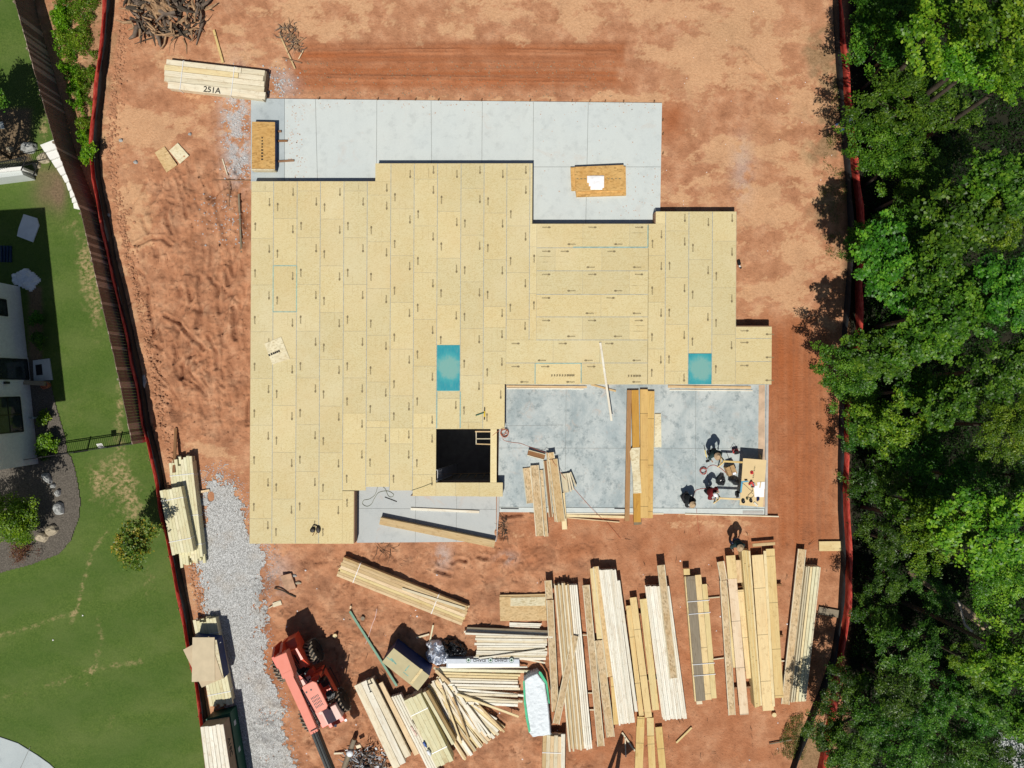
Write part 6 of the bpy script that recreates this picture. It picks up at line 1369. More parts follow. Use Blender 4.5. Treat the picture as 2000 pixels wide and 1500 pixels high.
# pile E, strapped
eb = empty('lumber_bundle', P(1362, 1246, 0), 'strapped pack of one grey and two yellow planks', 'lumber bundle')
for a, c_, w_, mt, z in (((1339, 1126), (1359, 1370), 4, W_PALEYEL, .30), ((1348.5, 1125.5), (1369, 1369), 18, W_GREY, .36), ((1363.5, 1123), (1384, 1367), 12, W_YEL, .35), ((1375.5, 1141), (1394.5, 1364), 11, W_PALEYEL, .35)):
    plank('board', a, c_, w_, z, .05, mt, eb); plank('board', (a[0], a[1]+3), (c_[0], c_[1]-3), w_-.6, .04, z-.045, mt, eb)
straps(eb, (1360, 1124), (1380, 1367), 42, .0, .42, (.205, .305, .71, .80))
plank('plank', (1341, 1111), (1341.6, 1123), 12, .36, .1, W_YEL, None, 'short yellow block at the top end of the strapped pack', 'plank')
sheet('wood_offcut', [(1360, 1370), (1371, 1369), (1372, 1375), (1361, 1376)], .1, .1, W_PALE, 'pale stub at the lower end of the strapped pack', 'offcut')
for a, c_, lb in (((1379, 1168.5), (1406, 1166), 'upper bearer stick linking strapped pack and next joist'), ((1393, 1288), (1414, 1285), 'lower bearer stick linking strapped pack and next joist'), ((1130, 1240.5), (1150, 1240.5), 'upper thin bearer between left group and second group'), ((1143, 1353.5), (1158, 1353.5), 'middle thin bearer between left group and second group'), ((1148, 1386.5), (1162, 1386.5), 'lower thin bearer between left group and second group'), ((1522, 1291), (1538, 1291), 'thin bearer between the yellow planks and the shaded pile')):
    plank('bearer', a, c_, 2.4, .03, .06, W_PALE, None, lb, 'bearer')
# pile F,G
ijoist((1407.5, 1097), (1414, 1133), 14, .24, 'upper short length of the rusty joist left of the yellow pile', GY); ijoist((1413, 1134), (1430, 1397), 14, .24, 'long rusty speckled joist left of the yellow pile', GY)
YP = 'planks of the big yellow pile'
for a, c_, w_, z, t, mt, lb in (((1417.5, 1137), (1434.5, 1304), 5, .22, .06, W_PALEYEL, 'narrow pale strip beside the rusty joist in the yellow pile'), ((1427, 1085), (1431, 1130), 18, .42, .06, W_YEL, 'short yellow plank end above the long pinkish plank'),
    ((1430.5, 1130.5), (1454, 1396), 17, .40, .06, wood('pinkish_wood', (.74, .59, .41), dark=.85, var=.03, joints=True), 'long pinkish plank of the yellow pile'), ((1443, 1094), (1445, 1138), 11, .25, .05, W_PINE, 'short tan plank right of the pinkish plank top'),
    ((1447.5, 1152), (1465, 1325), 14, .32, .06, W_YEL, 'yellow plank between the pinkish plank and the dark-sided stack'), ((1479.5, 1084), (1501, 1388), 22, .36, .06, W_YEL, 'widest yellow plank of the pile'),
    ((1494, 1076), (1511, 1380), 5.5, .40, .06, W_PALEYEL, 'narrow pale strip on the widest yellow plank'), ((1504.5, 1072), (1522, 1363), 17, .30, .06, W_YEL, 'rightmost yellow plank of the pile'), ((1470, 1065), (1514, 1061.5), 6, .28, .05, W_PINE, 'crosswise tan board at the top of the yellow pile')):
    plank('plank', a, c_, w_, z, t, mt, None, lb, 'plank', YP)
for i in range(5): plank('plank', (1450+i*3.4, 1074+i*.5), (1476+i*2.8, 1382-i), 3.1, .03, .60, W_YEL if i % 2 else W_PALEYEL, None, ORD[i]+' plank on edge from the left in the dark-sided yellow stack', 'plank', YP)
for i, (a, c_) in enumerate((((1412, 1150), (1527, 1142)), ((1418, 1250), (1530, 1242)), ((1425, 1345), (1530, 1338)))):
    plank('bearer', a, c_, 4, .02, .2, W_BROWN, None, ORD[i]+' bearer from the top under the big yellow pile', 'bearer')
# pile H
ijoist((1567, 1073), (1534, 1376), 16, .24, 'tan joist, leftmost of the shaded pile by the trees', GY)
HP = [(1576, 1546, 1107, 3.5, W_PALE), (1580, 1550.5, 1106, 3.5, W_PALE), (1585, 1556, 1107, 5, W_GREY), (1591, 1562, 1107, 6, W_TREAT), (1597.5, 1568.5, 1107, 6, W_TREAT), (1602, 1573, 1108, 3, W_PALE)]
for i, (xa, xb, ya, w_, mt) in enumerate(HP): plank('plank', (xa, ya), (xb, 1372-i*.5), w_-.4, .02, .5, mt if mt is not W_GREY else W_PALEYEL, None, ORD[i]+' narrow plank from the left in the shaded pile by the trees', 'plank', 'planks of the shaded pile')
# bottom centre bundle W
bundle('lumber_bundle', 'strapped bundle at the bottom edge under the green-edged wrap', 'lumber bundle', (1079, 1437), (1076, 1530), 37, 5, .44, 3, [W_PINE, W_PALE], rag=.05, band=(.36,))
plank('board', (1100, 1434), (1099, 1530), 8, .36, .12, W_WHITE, None, 'white plank along the right side of the bottom bundle', 'board')
# O: big planks lower left
bw_ = empty('lumber_bundle', P(740, 1410, 0), 'bundle of wide pale planks right of the loader boom shadow', 'lumber bundle')
for a, c_, w_, z, mt in (((698, 1337), (775, 1500), 15, .52, W_PALE), ((710.5, 1331), (787, 1492), 13, .52, W_WHITE), ((722.5, 1327), (797, 1478), 13, .52, W_PALE)):
    plank('board', a, c_, w_-.6, z, .05, mt, bw_); plank('board', (a[0]+1, a[1]+2), (c_[0], c_[1]-2), w_-.8, .02, .49, mt, bw_)
m = MB()
for (a, c_) in (((716, 1327), (722, 1325)), ((716, 1327), (719, 1336)), ((718, 1336), (724, 1351)), ((722, 1325), (726, 1334)), ((722, 1352), (726, 1350.5)), ((719, 1337), (728, 1334))):
    A = P(a[0], a[1], .575); B = P(c_[0], c_[1], .575); m.tube([A, B], .025, 5)
tag(m.build('metal_bracket', INK, None), 'black metal bracket lying on the upper end of the wide planks', 'bracket')
for i, (a, c_, w_, z, t, mt) in enumerate((((729, 1326), (799, 1466), 4, .08, .3, W_GREY), ((734, 1330), (803, 1470), 3.6, .06, .3, W_BROWN), ((742.5, 1334), (814, 1474), 10, .25, .12, W_PINE))):
    plank('board', a, c_, w_, z, t, mt, None, ['grey board in the gap right of the wide pale planks', 'thin brown board in the gap right of the wide pale planks', 'knotty tan board right of the gap beside the wide pale planks'][i], 'board')
for i in range(4): plank('board', (766+i*5, 1361-i*1.5), (846+i*5.2, 1520), 4.3, .10+.01*i, .28, W_WHITE, None, ORD[i]+' white board from the left, left of the greenish strapped bundle', 'board', 'white boards beside the greenish bundle')
bundle('lumber_bundle', 'greenish strapped bundle with bottles lying on its left edge', 'lumber bundle', (805, 1362), (869, 1492), 36, 4, .66, 3, W_TREAT, rag=.05, band=(.22, .80))
for k, (x, y, mt, lb) in enumerate(((806, 1424, 'pink', 'upper pinkish bottle lying on the greenish bundle edge'), (812, 1433, 'pink', 'lower pinkish bottle lying on the greenish bundle edge'), (830, 1455, 'blue', 'blue and white bottle lying on the greenish bundle edge'), (838, 1471, 'white', 'white and blue jug lying on the greenish bundle edge'))):
    t_ = empty('bottle', P(x, y, .66), lb, 'bottle'); mt_ = {'pink': plain('pink_bottle', (.7, .5, .42), .3), 'blue': plain('blue_bottle', (.05, .12, .4), .3), 'white': WHITEPL}[mt]; r_ = .09 if mt == 'white' else .06
    A = P(x-3, y-6, .66+r_); B = P(x+3, y+5, .66+r_); d = B-A; m = MB(); m.tube([A, A+d*.1, A+d*.7, A+d*.85, B], [r_*.8, r_, r_, r_*.4, r_*.35], 10); m.build('body', mt_, t_, True); m = MB(); m.tube([B, B+d*.1], r_*.4, 8); m.build('cap', WHITE, t_)
bs = empty('beam_stack', P(850, 1400, 0), 'tall beam stack with shade-brown painted side, right of the greenish bundle', 'beam')
plank('beam', (828, 1352), (885, 1454), 6, .02, .58, W_TREAT, bs); plank('beam', (834, 1349), (889, 1447), 6, .02, .54, wood('shade_brown_beam', (.34, .24, .10), var=.03), bs)  # brown of the second beam paints the stack's shaded right side
G5 = 'loose boards fanned out in the middle of the yard'
rn = random.Random(12)
for i in range(24):
    t = i/23; a = (824+t*46+rn.uniform(-3, 3), 1352-t*38+rn.uniform(-3, 4)); c_ = (905+t*80+rn.uniform(-3, 3), 1486-t*64+rn.uniform(-4, 4))
    if i > 18: a = (a[0]+14, a[1]+26)
    plank('board', a, c_, rn.uniform(3.2, 6.2), .04+.02*(i % 4)+rn.uniform(0, .03), .06+.10*rn.random(), rn.choice([W_PINE, W_PALEYEL, W_PALEYEL, W_PALE, W_WHITE]), None, ORD[i]+' board from the left in the fanned heap', 'board', G5, z1=.03+.02*(i % 3))
XB = [((845, 1330), (893, 1440), 4, W_WHITE), ((858, 1326), (898, 1402), 3.4, W_WHITE), ((871, 1340), (880, 1425), 3.4, W_PALE), ((866, 1334), (927, 1424), 5, W_WHITE), ((885, 1340), (938, 1430), 4.6, W_WHITE), ((894, 1353), (950, 1438), 4.4, W_WHITE), ((911, 1376), (957, 1436), 4, W_WHITE), ((925, 1378), (970, 1405), 3.4, W_WHITE), ((893, 1356), (1013, 1400), 4.4, W_PALEYEL), ((935, 1378), (985, 1430), 4, W_PINE), ((851, 1310), (878, 1336), 6, W_PINE), ((862, 1345), (901, 1452), 3.2, W_PALEYEL), ((884, 1362), (916, 1445), 3.2, W_PINE)]
XL = ['leftmost white board thrown over the fanned heap', 'short white board crossing the upper fanned heap', 'steep thin board over the left of the fanned heap', 'broad white board across the middle of the fanned heap', 'white board just right of the broad one', 'white board ending nearest the lower heap edge', 'short white board at the right of the fanned heap', 'thin white board at the far right of the fanned heap', 'long yellowish board sticking out to the right over bare clay', 'tan board on the right rim of the fanned heap', 'short thick board at the top corner of the fanned heap', 'thin yellowish board over the left part of the fanned heap', 'thin tan board in the middle of the fanned heap']
for i, (a, c_, w_, mt) in enumerate(XB): plank('board', a, c_, w_, .20+.018*i, .05, mt, None, XL[i], 'board', G5, z1=.14+.012*i)
# R: horizontal boards middle
ys = [1309, 1315, 1320, 1325.5, 1331, 1337, 1343, 1349, 1355, 1361, 1367, 1373]
for i, y in enumerate(ys):
    a = (856+i*4.0+rn.uniform(-4, 4) if i > 1 else 850+i*12, y+rn.uniform(-.8, .8)); c_ = ((1035 if i < 1 else 1014+rn.uniform(-3, 3)), y+3+rn.uniform(-.6, 2.4))
    if i in (7, 9): c_ = (c_[0]+8, c_[1]+6); a = (a[0], a[1]-3)
    plank('board', a, c_, rn.uniform(3.6, 5.4), .10+.03*(i % 3), .10, W_TREAT if i == 0 else rn.choice([W_PALE, W_PALEYEL, W_WHITE, W_PALE]), None, ORD[i]+' board from the top in the level row left of green-edged wrap', 'board', 'level boards left of the green-edged wrap')
plank('board', (858, 1304.5), (1030, 1303), 2.6, .12, .08, W_WHITE, None, 'thin white board just below the printed wrapped pack', 'board'); plank('board', (847, 1304), (866, 1318), 4, .2, .06, W_PALE, None, 'short pale board at the left end of the level row', 'board')
# S: horizontal boards top
ys = [1226, 1230.5, 1234.5, 1238, 1243, 1248.5, 1253, 1257.5, 1262.5, 1267, 1272.5, 1277, 1281, 1285]
for i, y in enumerate(ys):
    a = ((908 if i < 4 else 929)+rn.uniform(-3, 4), y+rn.uniform(-.6, .6)); c_ = ((1078 if i < 4 else 1067)+rn.uniform(-2, 2), y+(7 if i < 4 else 1.5)+rn.uniform(-.8, .8))
    if i == 13: a = (925, y); c_ = (1066, y+2)
    plank('board', a, c_, rn.uniform(3.2, 4.6), (.06 if i < 3 else .26)+.015*(i % 3), .10, W_GREY if i == 0 else rn.choice([W_WHITE, W_WHITE, W_PALE]), None, ORD[i]+' board from the top in the level pile below the panel pieces', 'board', 'level white boards below the panel pieces')
plank('board', (935, 1286), (1064, 1269), 3, .42, .05, W_WHITE, None, 'white board crossing the lower part of the level white pile', 'board'); plank('board', (1010, 1285), (1065, 1295), 3, .30, .05, W_PALE, None, 'short board sticking out low on the level white pile', 'board')
for i in range(3): 
    plank('board', (995, 1217+i*3), (1058-2*i, 1219+i*3.2), 2.6, .06, .05, W_WHITE, None, ORD[i]+' thin batten from the top just under the panel pieces', 'board')
for i, x in enumerate((950, 1010, 1050)): plank('bearer', (x, 1240), (x+1, 1284), 4, .02, .22, W_BROWN, None, ORD[i]+' bearer from the left under the level white pile', 'bearer')
sheet('panel', [(975.5, 1166), (1066, 1164), (1068, 1212), (977, 1213)], .06, .05, O_TAN, 'large tan panel piece left of the joists'); sheet('panel', [(997, 1168), (1065, 1166), (1065, 1183), (997, 1184)], .115, .02, O_PALE, 'long pale panel piece lying on the large tan panel'); plank('board', (976, 1163.5), (1066, 1161.5), 3, .04, .08, W_PINE, None, 'tan strip along the top of the large tan panel', 'board')
# T: printed wrapped pack
tp = empty('wrapped_pack', P(945, 1296, 0), 'white wrapped lumber pack with dark printing and green emblems', 'lumber bundle')
m = MB(); m.prism([tuple(P(x, y, .45))[:2] for x, y in ((872, 1287), (1014, 1288), (1015, 1302), (872, 1304))], .02, .45); m.build('wrap', plain('grey_white_wrap', (.50, .55, .62), .5, .1), tp)
DG = plain('dark_green_print', (.02, .10, .05), .6)
for x in (936.5, 978.5): text_obj('printing', 'IDAHO', .21, P(x, 1289.7, .455), math.pi, INK, tp, ext=.001)
for x in (915, 958, 999): m = MB(); m.lathe(P(x, 1289.5, .453), [(.13, 0), (.13, .004)], 16); m.build('emblem', DG, tp); m = MB(); m.lathe(P(x, 1289.5, .458), [(.10, 0), (.10, .002)], 16); m.build('emblem_ring', WHITEPL, tp); m = MB(); m.lathe(P(x, 1289.5, .461), [(.07, 0), (.07, .002)], 12); m.build('emblem_core', DG, tp)
m = MB(); m.ppx([(876, 1296), (1013, 1296), (1013, 1302), (876, 1304)], .457, .004); m.build('white_band', WHITEPL, tp)
crumple('tarp', [(829, 1260), (842, 1252), (860, 1254), (872, 1264), (877, 1284), (874, 1299), (850, 1303), (834, 1294), (829, 1280), (835, 1271)], .7, plain('silver_tarp', (.74, .78, .86), .4, .25, 3, spec=.6), 'crumpled silver tarp at the left end of printed pack', 'tarp', 0, .05, .6, 17, sc=.3)
crumple('tarp', [(858, 1257), (870, 1250), (888, 1250), (905, 1262), (914, 1276), (908, 1284), (872, 1284), (866, 1270)], .6, BAG, 'crumpled black plastic sheet above the printed pack', 'tarp', 0, .05, .6, 19, sc=.25)
# U: green edged wrap
ub = empty('wrapped_pack', P(1050, 1372, 0), 'bluish white wrapped pack with green edge stripes', 'lumber bundle')
WR = plain('pale_blue_wrap', (.70, .76, .80), .65, .06, 1.5, spec=.2)
up = [(1034, 1313), (1050, 1307), (1066, 1327), (1073, 1374), (1078, 1433), (1039, 1437), (1031, 1428), (1022, 1360), (1021, 1323)]
W = [tuple(P(x, y, .62))[:2] for x, y in up]; nx, ny = 34, 62; xs = [p[0] for p in W]; yv = [p[1] for p in W]
o = crumple('wrap', up, .64, WR, None, None, 0, .05, .05, 23, False, parent=None, sc=.5, edge=.09); o.parent = ub; o.location = wm(ub).inverted() @ Vector(o.location)
GRS = plain('green_stripe', (.02, .42, .20), .5)
def strip_on(poly, z): m = MB(); m.ppx(poly, z, .006); return m
for pl in ([(1021.5, 1330), (1024.5, 1330), (1027, 1372), (1031.5, 1405), (1036, 1428), (1033, 1432), (1027, 1405), (1023, 1372)], [(1053, 1311), (1057, 1313), (1069, 1333), (1074, 1374), (1071.5, 1374), (1066, 1337), (1052, 1315)]):
    strip_on(pl, .685).build('stripe', GRS, ub)
# K: blue panel stack
r = osb_stack('tilted panel stack with dark blue sides next to silver tarp', [(769, 1266), (839, 1320), (816, 1349), (746, 1293)], 0, 1.40, plain('olive_tan_panel', (.50, .44, .26), .8, .12, 2))
m = MB(); m.ppx([(822, 1306), (826, 1308.5), (805, 1336), (801, 1333)], 1.425, .022); m.build('batten', W_PALEYEL, r)
TP = plain('teal_marks', (.20, .40, .34), .8, .3, 6)
m = MB()
for pl in ([(762, 1287), (765, 1285), (775, 1297), (773, 1298)], [(790, 1310), (792, 1311), (800, 1300), (799, 1299)], [(788, 1312), (798, 1320), (797, 1321), (787, 1313)], [(756, 1283), (768, 1292), (767, 1293), (755, 1284)]): m.ppx(pl, 1.403, .002)
m.build('teal_marks', TP, r)
# L: left stack beside the lawn
lb1 = bundle('lumber_bundle', 'strapped bundle of treated boards under the tan panels by the left fence', 'lumber bundle', (399, 1211), (432, 1376), 45, 7, .42, 3, W_TREAT, rag=.12, band=(.17, .87))
osb_stack('panel stack with navy right side on the treated boards', [(377, 1246), (423, 1250), (437, 1325), (395, 1342)], .43, .72, O_PALE, name='panel_stack')
s = sheet('panel', [(357.5, 1269), (408, 1243), (434.5, 1324), (394, 1343)], 1.16, .02, plain('tan_board', (.52, .42, .28), .8, .1, 2), 'lower tan panel rotated on top of the navy-sided stack')
s = sheet('panel', [(376, 1245), (419, 1245), (419.7, 1329.5), (374.5, 1332)], 1.185, .02, plain('tan_board_light', (.56, .47, .32), .8, .1, 2), 'upper tan panel lying straight on top of the rotated one')
m = MB(); m.tube([P(425, 1256, .9), P(427, 1258, .9), P(431, 1254, .9)], .03, 5); tag(m.build('rope_hook', WHITE, None), 'tiny white hook on the navy side of panel stack', 'hook')
# M: two-tier wrapped bundle
mb1 = empty('wrapped_pack', P(440, 1450, 0), 'green wrapped lower pack with white marks by the lawn', 'lumber bundle')
t1 = [(402, 1403), (449, 1391), (482, 1560), (432, 1560)]
m = MB(); m.ppx([(402, 1405), (449, 1392), (480, 1580), (428, 1580)], .90, .88); m.build('wrap', plain('dark_green_wrap', (.01, .075, .045), .5, .15), mb1)
m = MB(); T = wm(mb1)
E0 = P(449, 1392, .9); E1 = P(480, 1580, .9); dE = (E1-E0).normalized(); nE_ = Vector((-dE.y, dE.x, 0)); nE_ = nE_ if nE_.x > 0 else -nE_
Rm = Matrix((dE, Vector((0, 0, 1)), dE.cross(Vector((0, 0, 1))))).transposed()
for k, tt in enumerate((.7, 2.1, 3.4)):
    c_ = E0+dE*tt+nE_*.006; c_.z = .5; M4 = Matrix.Translation(c_) @ Rm.to_4x4(); text_obj('printing', 'LVL' if False else '≡', .5, None, 0, WHITEPL, mb1, M=M4, ext=.003)
mb2 = empty('wrapped_pack', P(415, 1450, .9), 'white-topped plank pack with brown sides standing on the green pack', 'lumber bundle')
m = MB(); m.ppx([(391, 1421), (436, 1414), (462, 1580), (410, 1580)], 1.68, .77); m.build('side_wrap', plain('brown_paper_wrap', (.34, .27, .18), .8, .15), mb2)
for i in range(6):
    t0, t1_ = i/6, (i+1)/6
    a = (391.5+44.5*(t0+t1_)/2, 1421-7*(t0+t1_)/2+random.uniform(-1, 1)); c_ = (410.5+51*(t0+t1_)/2, 1580); plank('board', a, c_, 7.2, 1.69, .05, W_WHITE, mb2)
E0 = P(436, 1414, 1.68); E1 = P(462, 1580, 1.68); dE = (E1-E0).normalized(); nE_ = Vector((-dE.y, dE.x, 0)); nE_ = nE_ if nE_.x > 0 else -nE_
Rm = Matrix((dE, Vector((0, 0, 1)), dE.cross(Vector((0, 0, 1))))).transposed(); c_ = E0+dE*1.35+nE_*.008; c_.z = 1.3
text_obj('writing', 'V16C', .42, None, 0, INK, mb2, M=Matrix.Translation(c_) @ Rm.to_4x4(), ext=.003)
# N: upper left strapped stacks
bundle('lumber_bundle', 'lower strapped stack of treated boards beside the left fence', 'lumber bundle', (352, 900), (374, 1096), 46, 8, .50, 4, W_TREAT, rag=.30, band=(.14, .55, .84), wj=.1, z=.03)
bundle('lumber_bundle', 'upper strapped stack of treated boards dappled with leaf shade', 'lumber bundle', (332.5, 955), (357, 1080), 43, 7, .42, 4, W_TREAT, rag=.03, band=(.16, .80), z=.54)
plank('post', (343, 836), (339, 923), 5.5, .03, .06, W_BROWN, None, 'brown post leaning on the end of the treated stack', 'post', z1=.56)
plank('bearer', (380, 963), (409, 957.5), 4.4, .03, .07, W_PINE, None, 'pale bearer sticking out right of the treated stack', 'bearer')
rock('stone', 381, 924, 5, 4, .18, ROCKG, 'pale round stone right of the treated stack', 'stone')

# ================================================================== RUBBISH, BRUSH, STUMPS
def debris(name, label, poly, n_, seed, mats, lo=.15, hi=.9, zh=.35, rr_=(.01, .04), cat='brush heap', chips=0):
    rn = random.Random(seed); xs = [p[0] for p in poly]; ys = [p[1] for p in poly]; groups = [MB() for _ in mats]; k = 0
    while k < n_:
        x, y = rn.uniform(min(xs), max(xs)), rn.uniform(min(ys), max(ys))
        if not inpoly(np.array([x]), np.array([y]), poly)[0]: continue
        g = groups[rn.randrange(len(mats))]; a = rn.uniform(0, 6.28); L = rn.uniform(lo, hi); z0 = rn.uniform(0, zh); q = P(x, y, 0); q.z = z0
        d = Vector((math.cos(a), math.sin(a), rn.uniform(-.25, .25)))*L; md = q+d*.5+Vector((rn.uniform(-.12, .12), rn.uniform(-.12, .12), rn.uniform(-.05, .1)))*L; r_ = rn.uniform(*rr_)
        e_ = q+d; e_.z = max(.02, e_.z); g.tube([q, md, e_], [r_, r_*.8, r_*.3], 5); k += 1
    c0 = P(sum(xs)/len(xs), sum(ys)/len(ys), 0)
    o = empty(name, c0, label, cat)
    for g, (mt, nm) in zip(groups, mats):
        if g.v: g.build(nm, mt, o)
    return o
GW = plain('grey_root_wood', (.17, .13, .10), .9, .4, 5); TW = plain('tan_root_wood', (.36, .23, .13), .9, .35, 5)
d_ = debris('stump_heap', 'tangled heap of grey roots and stumps at the top left', [(250, -40), (385, -40), (402, 20), (392, 60), (360, 78), (310, 80), (262, 60), (250, 20)], 330, 41, [(GW, 'grey_roots'), (TW, 'tan_roots'), (BARK, 'dark_roots')], .15, 1.1, .55, (.01, .11))
crumple('root_ball', [(282, 22), (290, 6), (312, -4), (338, 2), (344, 18), (330, 28), (300, 30)], .95, TW, None, None, 0, .07, .5, 61, parent=None, sc=.4)
rb_ = bpy.data.objects['root_ball']; rb_.location = Vector(rb_.location)-Vector(d_.location); rb_.parent = d_
m = MB(); m.tube([P(268, 50, .3), P(262, 70, .2), P(252, 76, .1)], [.12, .10, .05], 8); m.tube([P(300, 60, .3), P(310, 75, .25), P(314, 92, .1)], [.10, .10, .05], 8); m.tube([P(385, 22, .2), P(396, 45, .15), P(390, 62, .1), P(383, 88, .05)], [.03, .09, .06, .02], 8)
m.build('broken_roots', GW, d_, True)
debris('brush_heap', 'small heap of dirt and twigs above the patio corner', [(545, 55), (575, 48), (592, 80), (588, 110), (565, 95), (550, 75)], 120, 42, [(TW, 'twigs'), (GW, 'grey_twigs')], .1, .5, .15, (.01, .03))
TR1 = plain('grey_litter', (.45, .47, .5), .4, .4, 6); TR2 = plain('dark_litter', (.03, .03, .03), .4)
d_ = debris('rubbish_heap', 'burnt heap of rubbish and branches at the bottom edge', [(683, 1462), (720, 1458), (745, 1470), (765, 1520), (690, 1540), (670, 1500)], 260, 43, [(TR2, 'dark_scraps'), (GW, 'branches'), (TR1, 'shiny_scraps')], .06, .6, .4, (.01, .05))
m = MB(); rn2 = random.Random(4)
for i in range(46): q = P(rn2.uniform(672, 760), rn2.uniform(1462, 1520), rn2.uniform(.15, .4)); m.box(q, (rn2.uniform(.04, .22), rn2.uniform(.03, .15), .02), rn2.uniform(0, 3), Matrix.Rotation(rn2.uniform(-.7, .7), 3, 'X'))
m.build('litter', TR1, d_); m = MB(); m.lathe(P(684, 1470, .4), [(.16, 0), (.19, .1), (.1, .16)], 9); m.build('white_bag', WHITEPL, d_, True)
m = MB(); m.box(P(700.5, 1456.5, .4), (.24, .2, .12), .3, Matrix.Rotation(.3, 3, 'X')); m.build('small_box', W_PALE, d_)
m = MB(); m.tube([P(692, 1444, .3), P(682, 1472, .35), P(668, 1510, .35)], [.12, .13, .13], 10); tag(m.build('charred_post', W_GREY, None), 'dark mossy post lying left of the rubbish heap', 'post')
debris('branch', 'thin dark twigs below the porch slab', [(734, 1068), (765, 1064), (775, 1080), (745, 1085)], 14, 44, [(BARK, 'twigs')], .2, .7, .06, (.008, .018), 'branch')
debris('root_tangle', 'curly dark roots beside the corner of the porch slab', [(975, 1010), (990, 1005), (992, 1045), (978, 1052)], 40, 45, [(BARK, 'roots')], .15, .5, .12, (.01, .022), 'roots')
# stones and clods
def stones(name, n_, seed, mat, fn, sz, kind='stuff', label=None):
    rng = np.random.default_rng(seed); pts = fn(rng, n_); m = MB()
    for (x, y) in pts:
        q = P(x, y, 0); s_ = rng.uniform(*sz); zz = gz(q.x, q.y); k = 6; js = rng.uniform(.7, 1.2, (3, k)); vs = []
        for j, (r_, t) in enumerate(((1, -.2), (.95, .45), (.45, .85))):
            for i in range(k): a = 2*math.pi*i/k; vs.append((q.x+math.cos(a)*r_*s_*js[j, i], q.y+math.sin(a)*r_*s_*js[j, i], zz+t*s_*.8))
        m.add(vs, [(j*k+i, j*k+(i+1) % k, (j+1)*k+(i+1) % k, (j+1)*k+i) for j in range(2) for i in range(k)]+[tuple(2*k+i for i in range(k))])
    o = m.build(name, mat, None); return tag(o, label, None, None, kind)
def alongleft(rng, n_):
    y = rng.uniform(-20, 1250, n_); xl = np.interp(y, [p[1] for p in SILT_L], [p[0] for p in SILT_L]); return list(zip(xl+34+np.abs(rng.normal(0, 11, n_)), y))
def rectf(x0, y0, x1, y1): return lambda rng, n_: list(zip(rng.uniform(x0, x1, n_), rng.uniform(y0, y1, n_)))
CLOD = plain('clay_clods', (.42, .21, .115), .95, .25, 5)
stones('clay_clods', 1500, 51, CLOD, alongleft, (.025, .09)); stones('clay_clods', 600, 52, CLOD, rectf(290, 330, 486, 860), (.015, .05)); stones('clay_clods', 500, 53, plain('dull_clods', (.30, .22, .14), .95), rectf(590, 120, 1200, 190), (.015, .04)); stones('clay_clods', 900, 54, CLOD, rectf(500, 1070, 1620, 1500), (.012, .035))
GRV = plain('loose_gravel', (.46, .47, .48), .9, .3, 8)
def gr_(rng, n_): return list(zip(np.concatenate([rng.normal(462, 14, n_//2), rng.normal(468, 14, n_//4), rng.normal(548, 22, n_-n_//2-n_//4)]), np.concatenate([rng.normal(240, 38, n_//2), rng.normal(325, 14, n_//4), rng.normal(162, 18, n_-n_//2-n_//4)])))
stones('loose_gravel', 420, 55, GRV, lambda r, k: [p for p in gr_(r, k) if not (p[0] > 488 and p[1] > 190)], (.02, .06)); stones('loose_gravel', 120, 56, GRV, lambda r, k: list(zip(r.uniform(380, 485, k), r.uniform(380, 480, k))), (.02, .05))
def around(rng, n_):
    t = rng.uniform(0, len(GR), n_); out = []
    for v_ in t: i = int(v_); f = v_-i; a = GR[i]; c_ = GR[(i+1) % len(GR)]; out.append((a[0]+(c_[0]-a[0])*f+rng.normal(0, 7), a[1]+(c_[1]-a[1])*f+rng.normal(0, 7)))
    return out
stones('loose_gravel', 1500, 57, GRV, around, (.015, .035))
sct = debris('scattered_twigs', None, [(500, 1070), (1620, 1030), (1600, 1490), (900, 1490), (500, 1330)], 240, 71, [(BARK, 'twigs')], .05, .4, .05, (.006, .014), None)
for k_ in [o_ for o_ in bpy.data.objects if o_.parent == sct]:
    k_.parent = None; k_.location = sct.location; tag(k_, kind='stuff')
bpy.data.objects.remove(sct)
stones('white_litter', 60, 58, plain('white_scraps', (.8, .8, .82), .6), lambda r, k: list(zip(r.uniform(520, 1600, k), r.uniform(1070, 1490, k))), (.02, .05)); stones('white_litter', 30, 59, plain('white_scraps', (.8, .8, .82), .6), lambda r, k: list(zip(r.uniform(1300, 1640, k), r.uniform(20, 620, k))), (.015, .03))
for i, (x, y, s_, lb) in enumerate(((265, 317, 4, 'rounded grey stone left of the panel offcuts'), (371, 262, 3.5, 'pale grey stone above the panel offcuts'), (236, 274, 4, 'dusty pale stone on clay near the left fence'), (212, 420, 4, 'white stone against the black silt fence'), (280, 745, 7, 'long grey stone lying in the left silt fence shadow'))):
    rock('stone', x, y, s_, s_*(1.8 if i == 4 else .9), .12, ROCKG, lb, 'stone')

# unseen frame added outside the bottom edge, shaped to cast the forked shadow
af = empty('shadow_frame', P(1190, 1534, 0), 'unseen A-frame added below the bottom edge to cast a forked shadow', 'frame')
for x in (1176, 1200):
    m = MB(); m.tube([P(x, 1542, 0), Vector((P(1190, 1534, 0).x, P(1190, 1534, 0).y, 4.5))], [.13, .09], 8); m.build('leg', W_GREY, af)
m = MB(); q = P(1203, 1530, 0); m.tube([(q.x, q.y, 2.9), (q.x+.25, q.y, 3.3)], .28, 10); m.build('shadow_lump', W_GREY, af)  # unseen lump added for the round part of the forked shadow
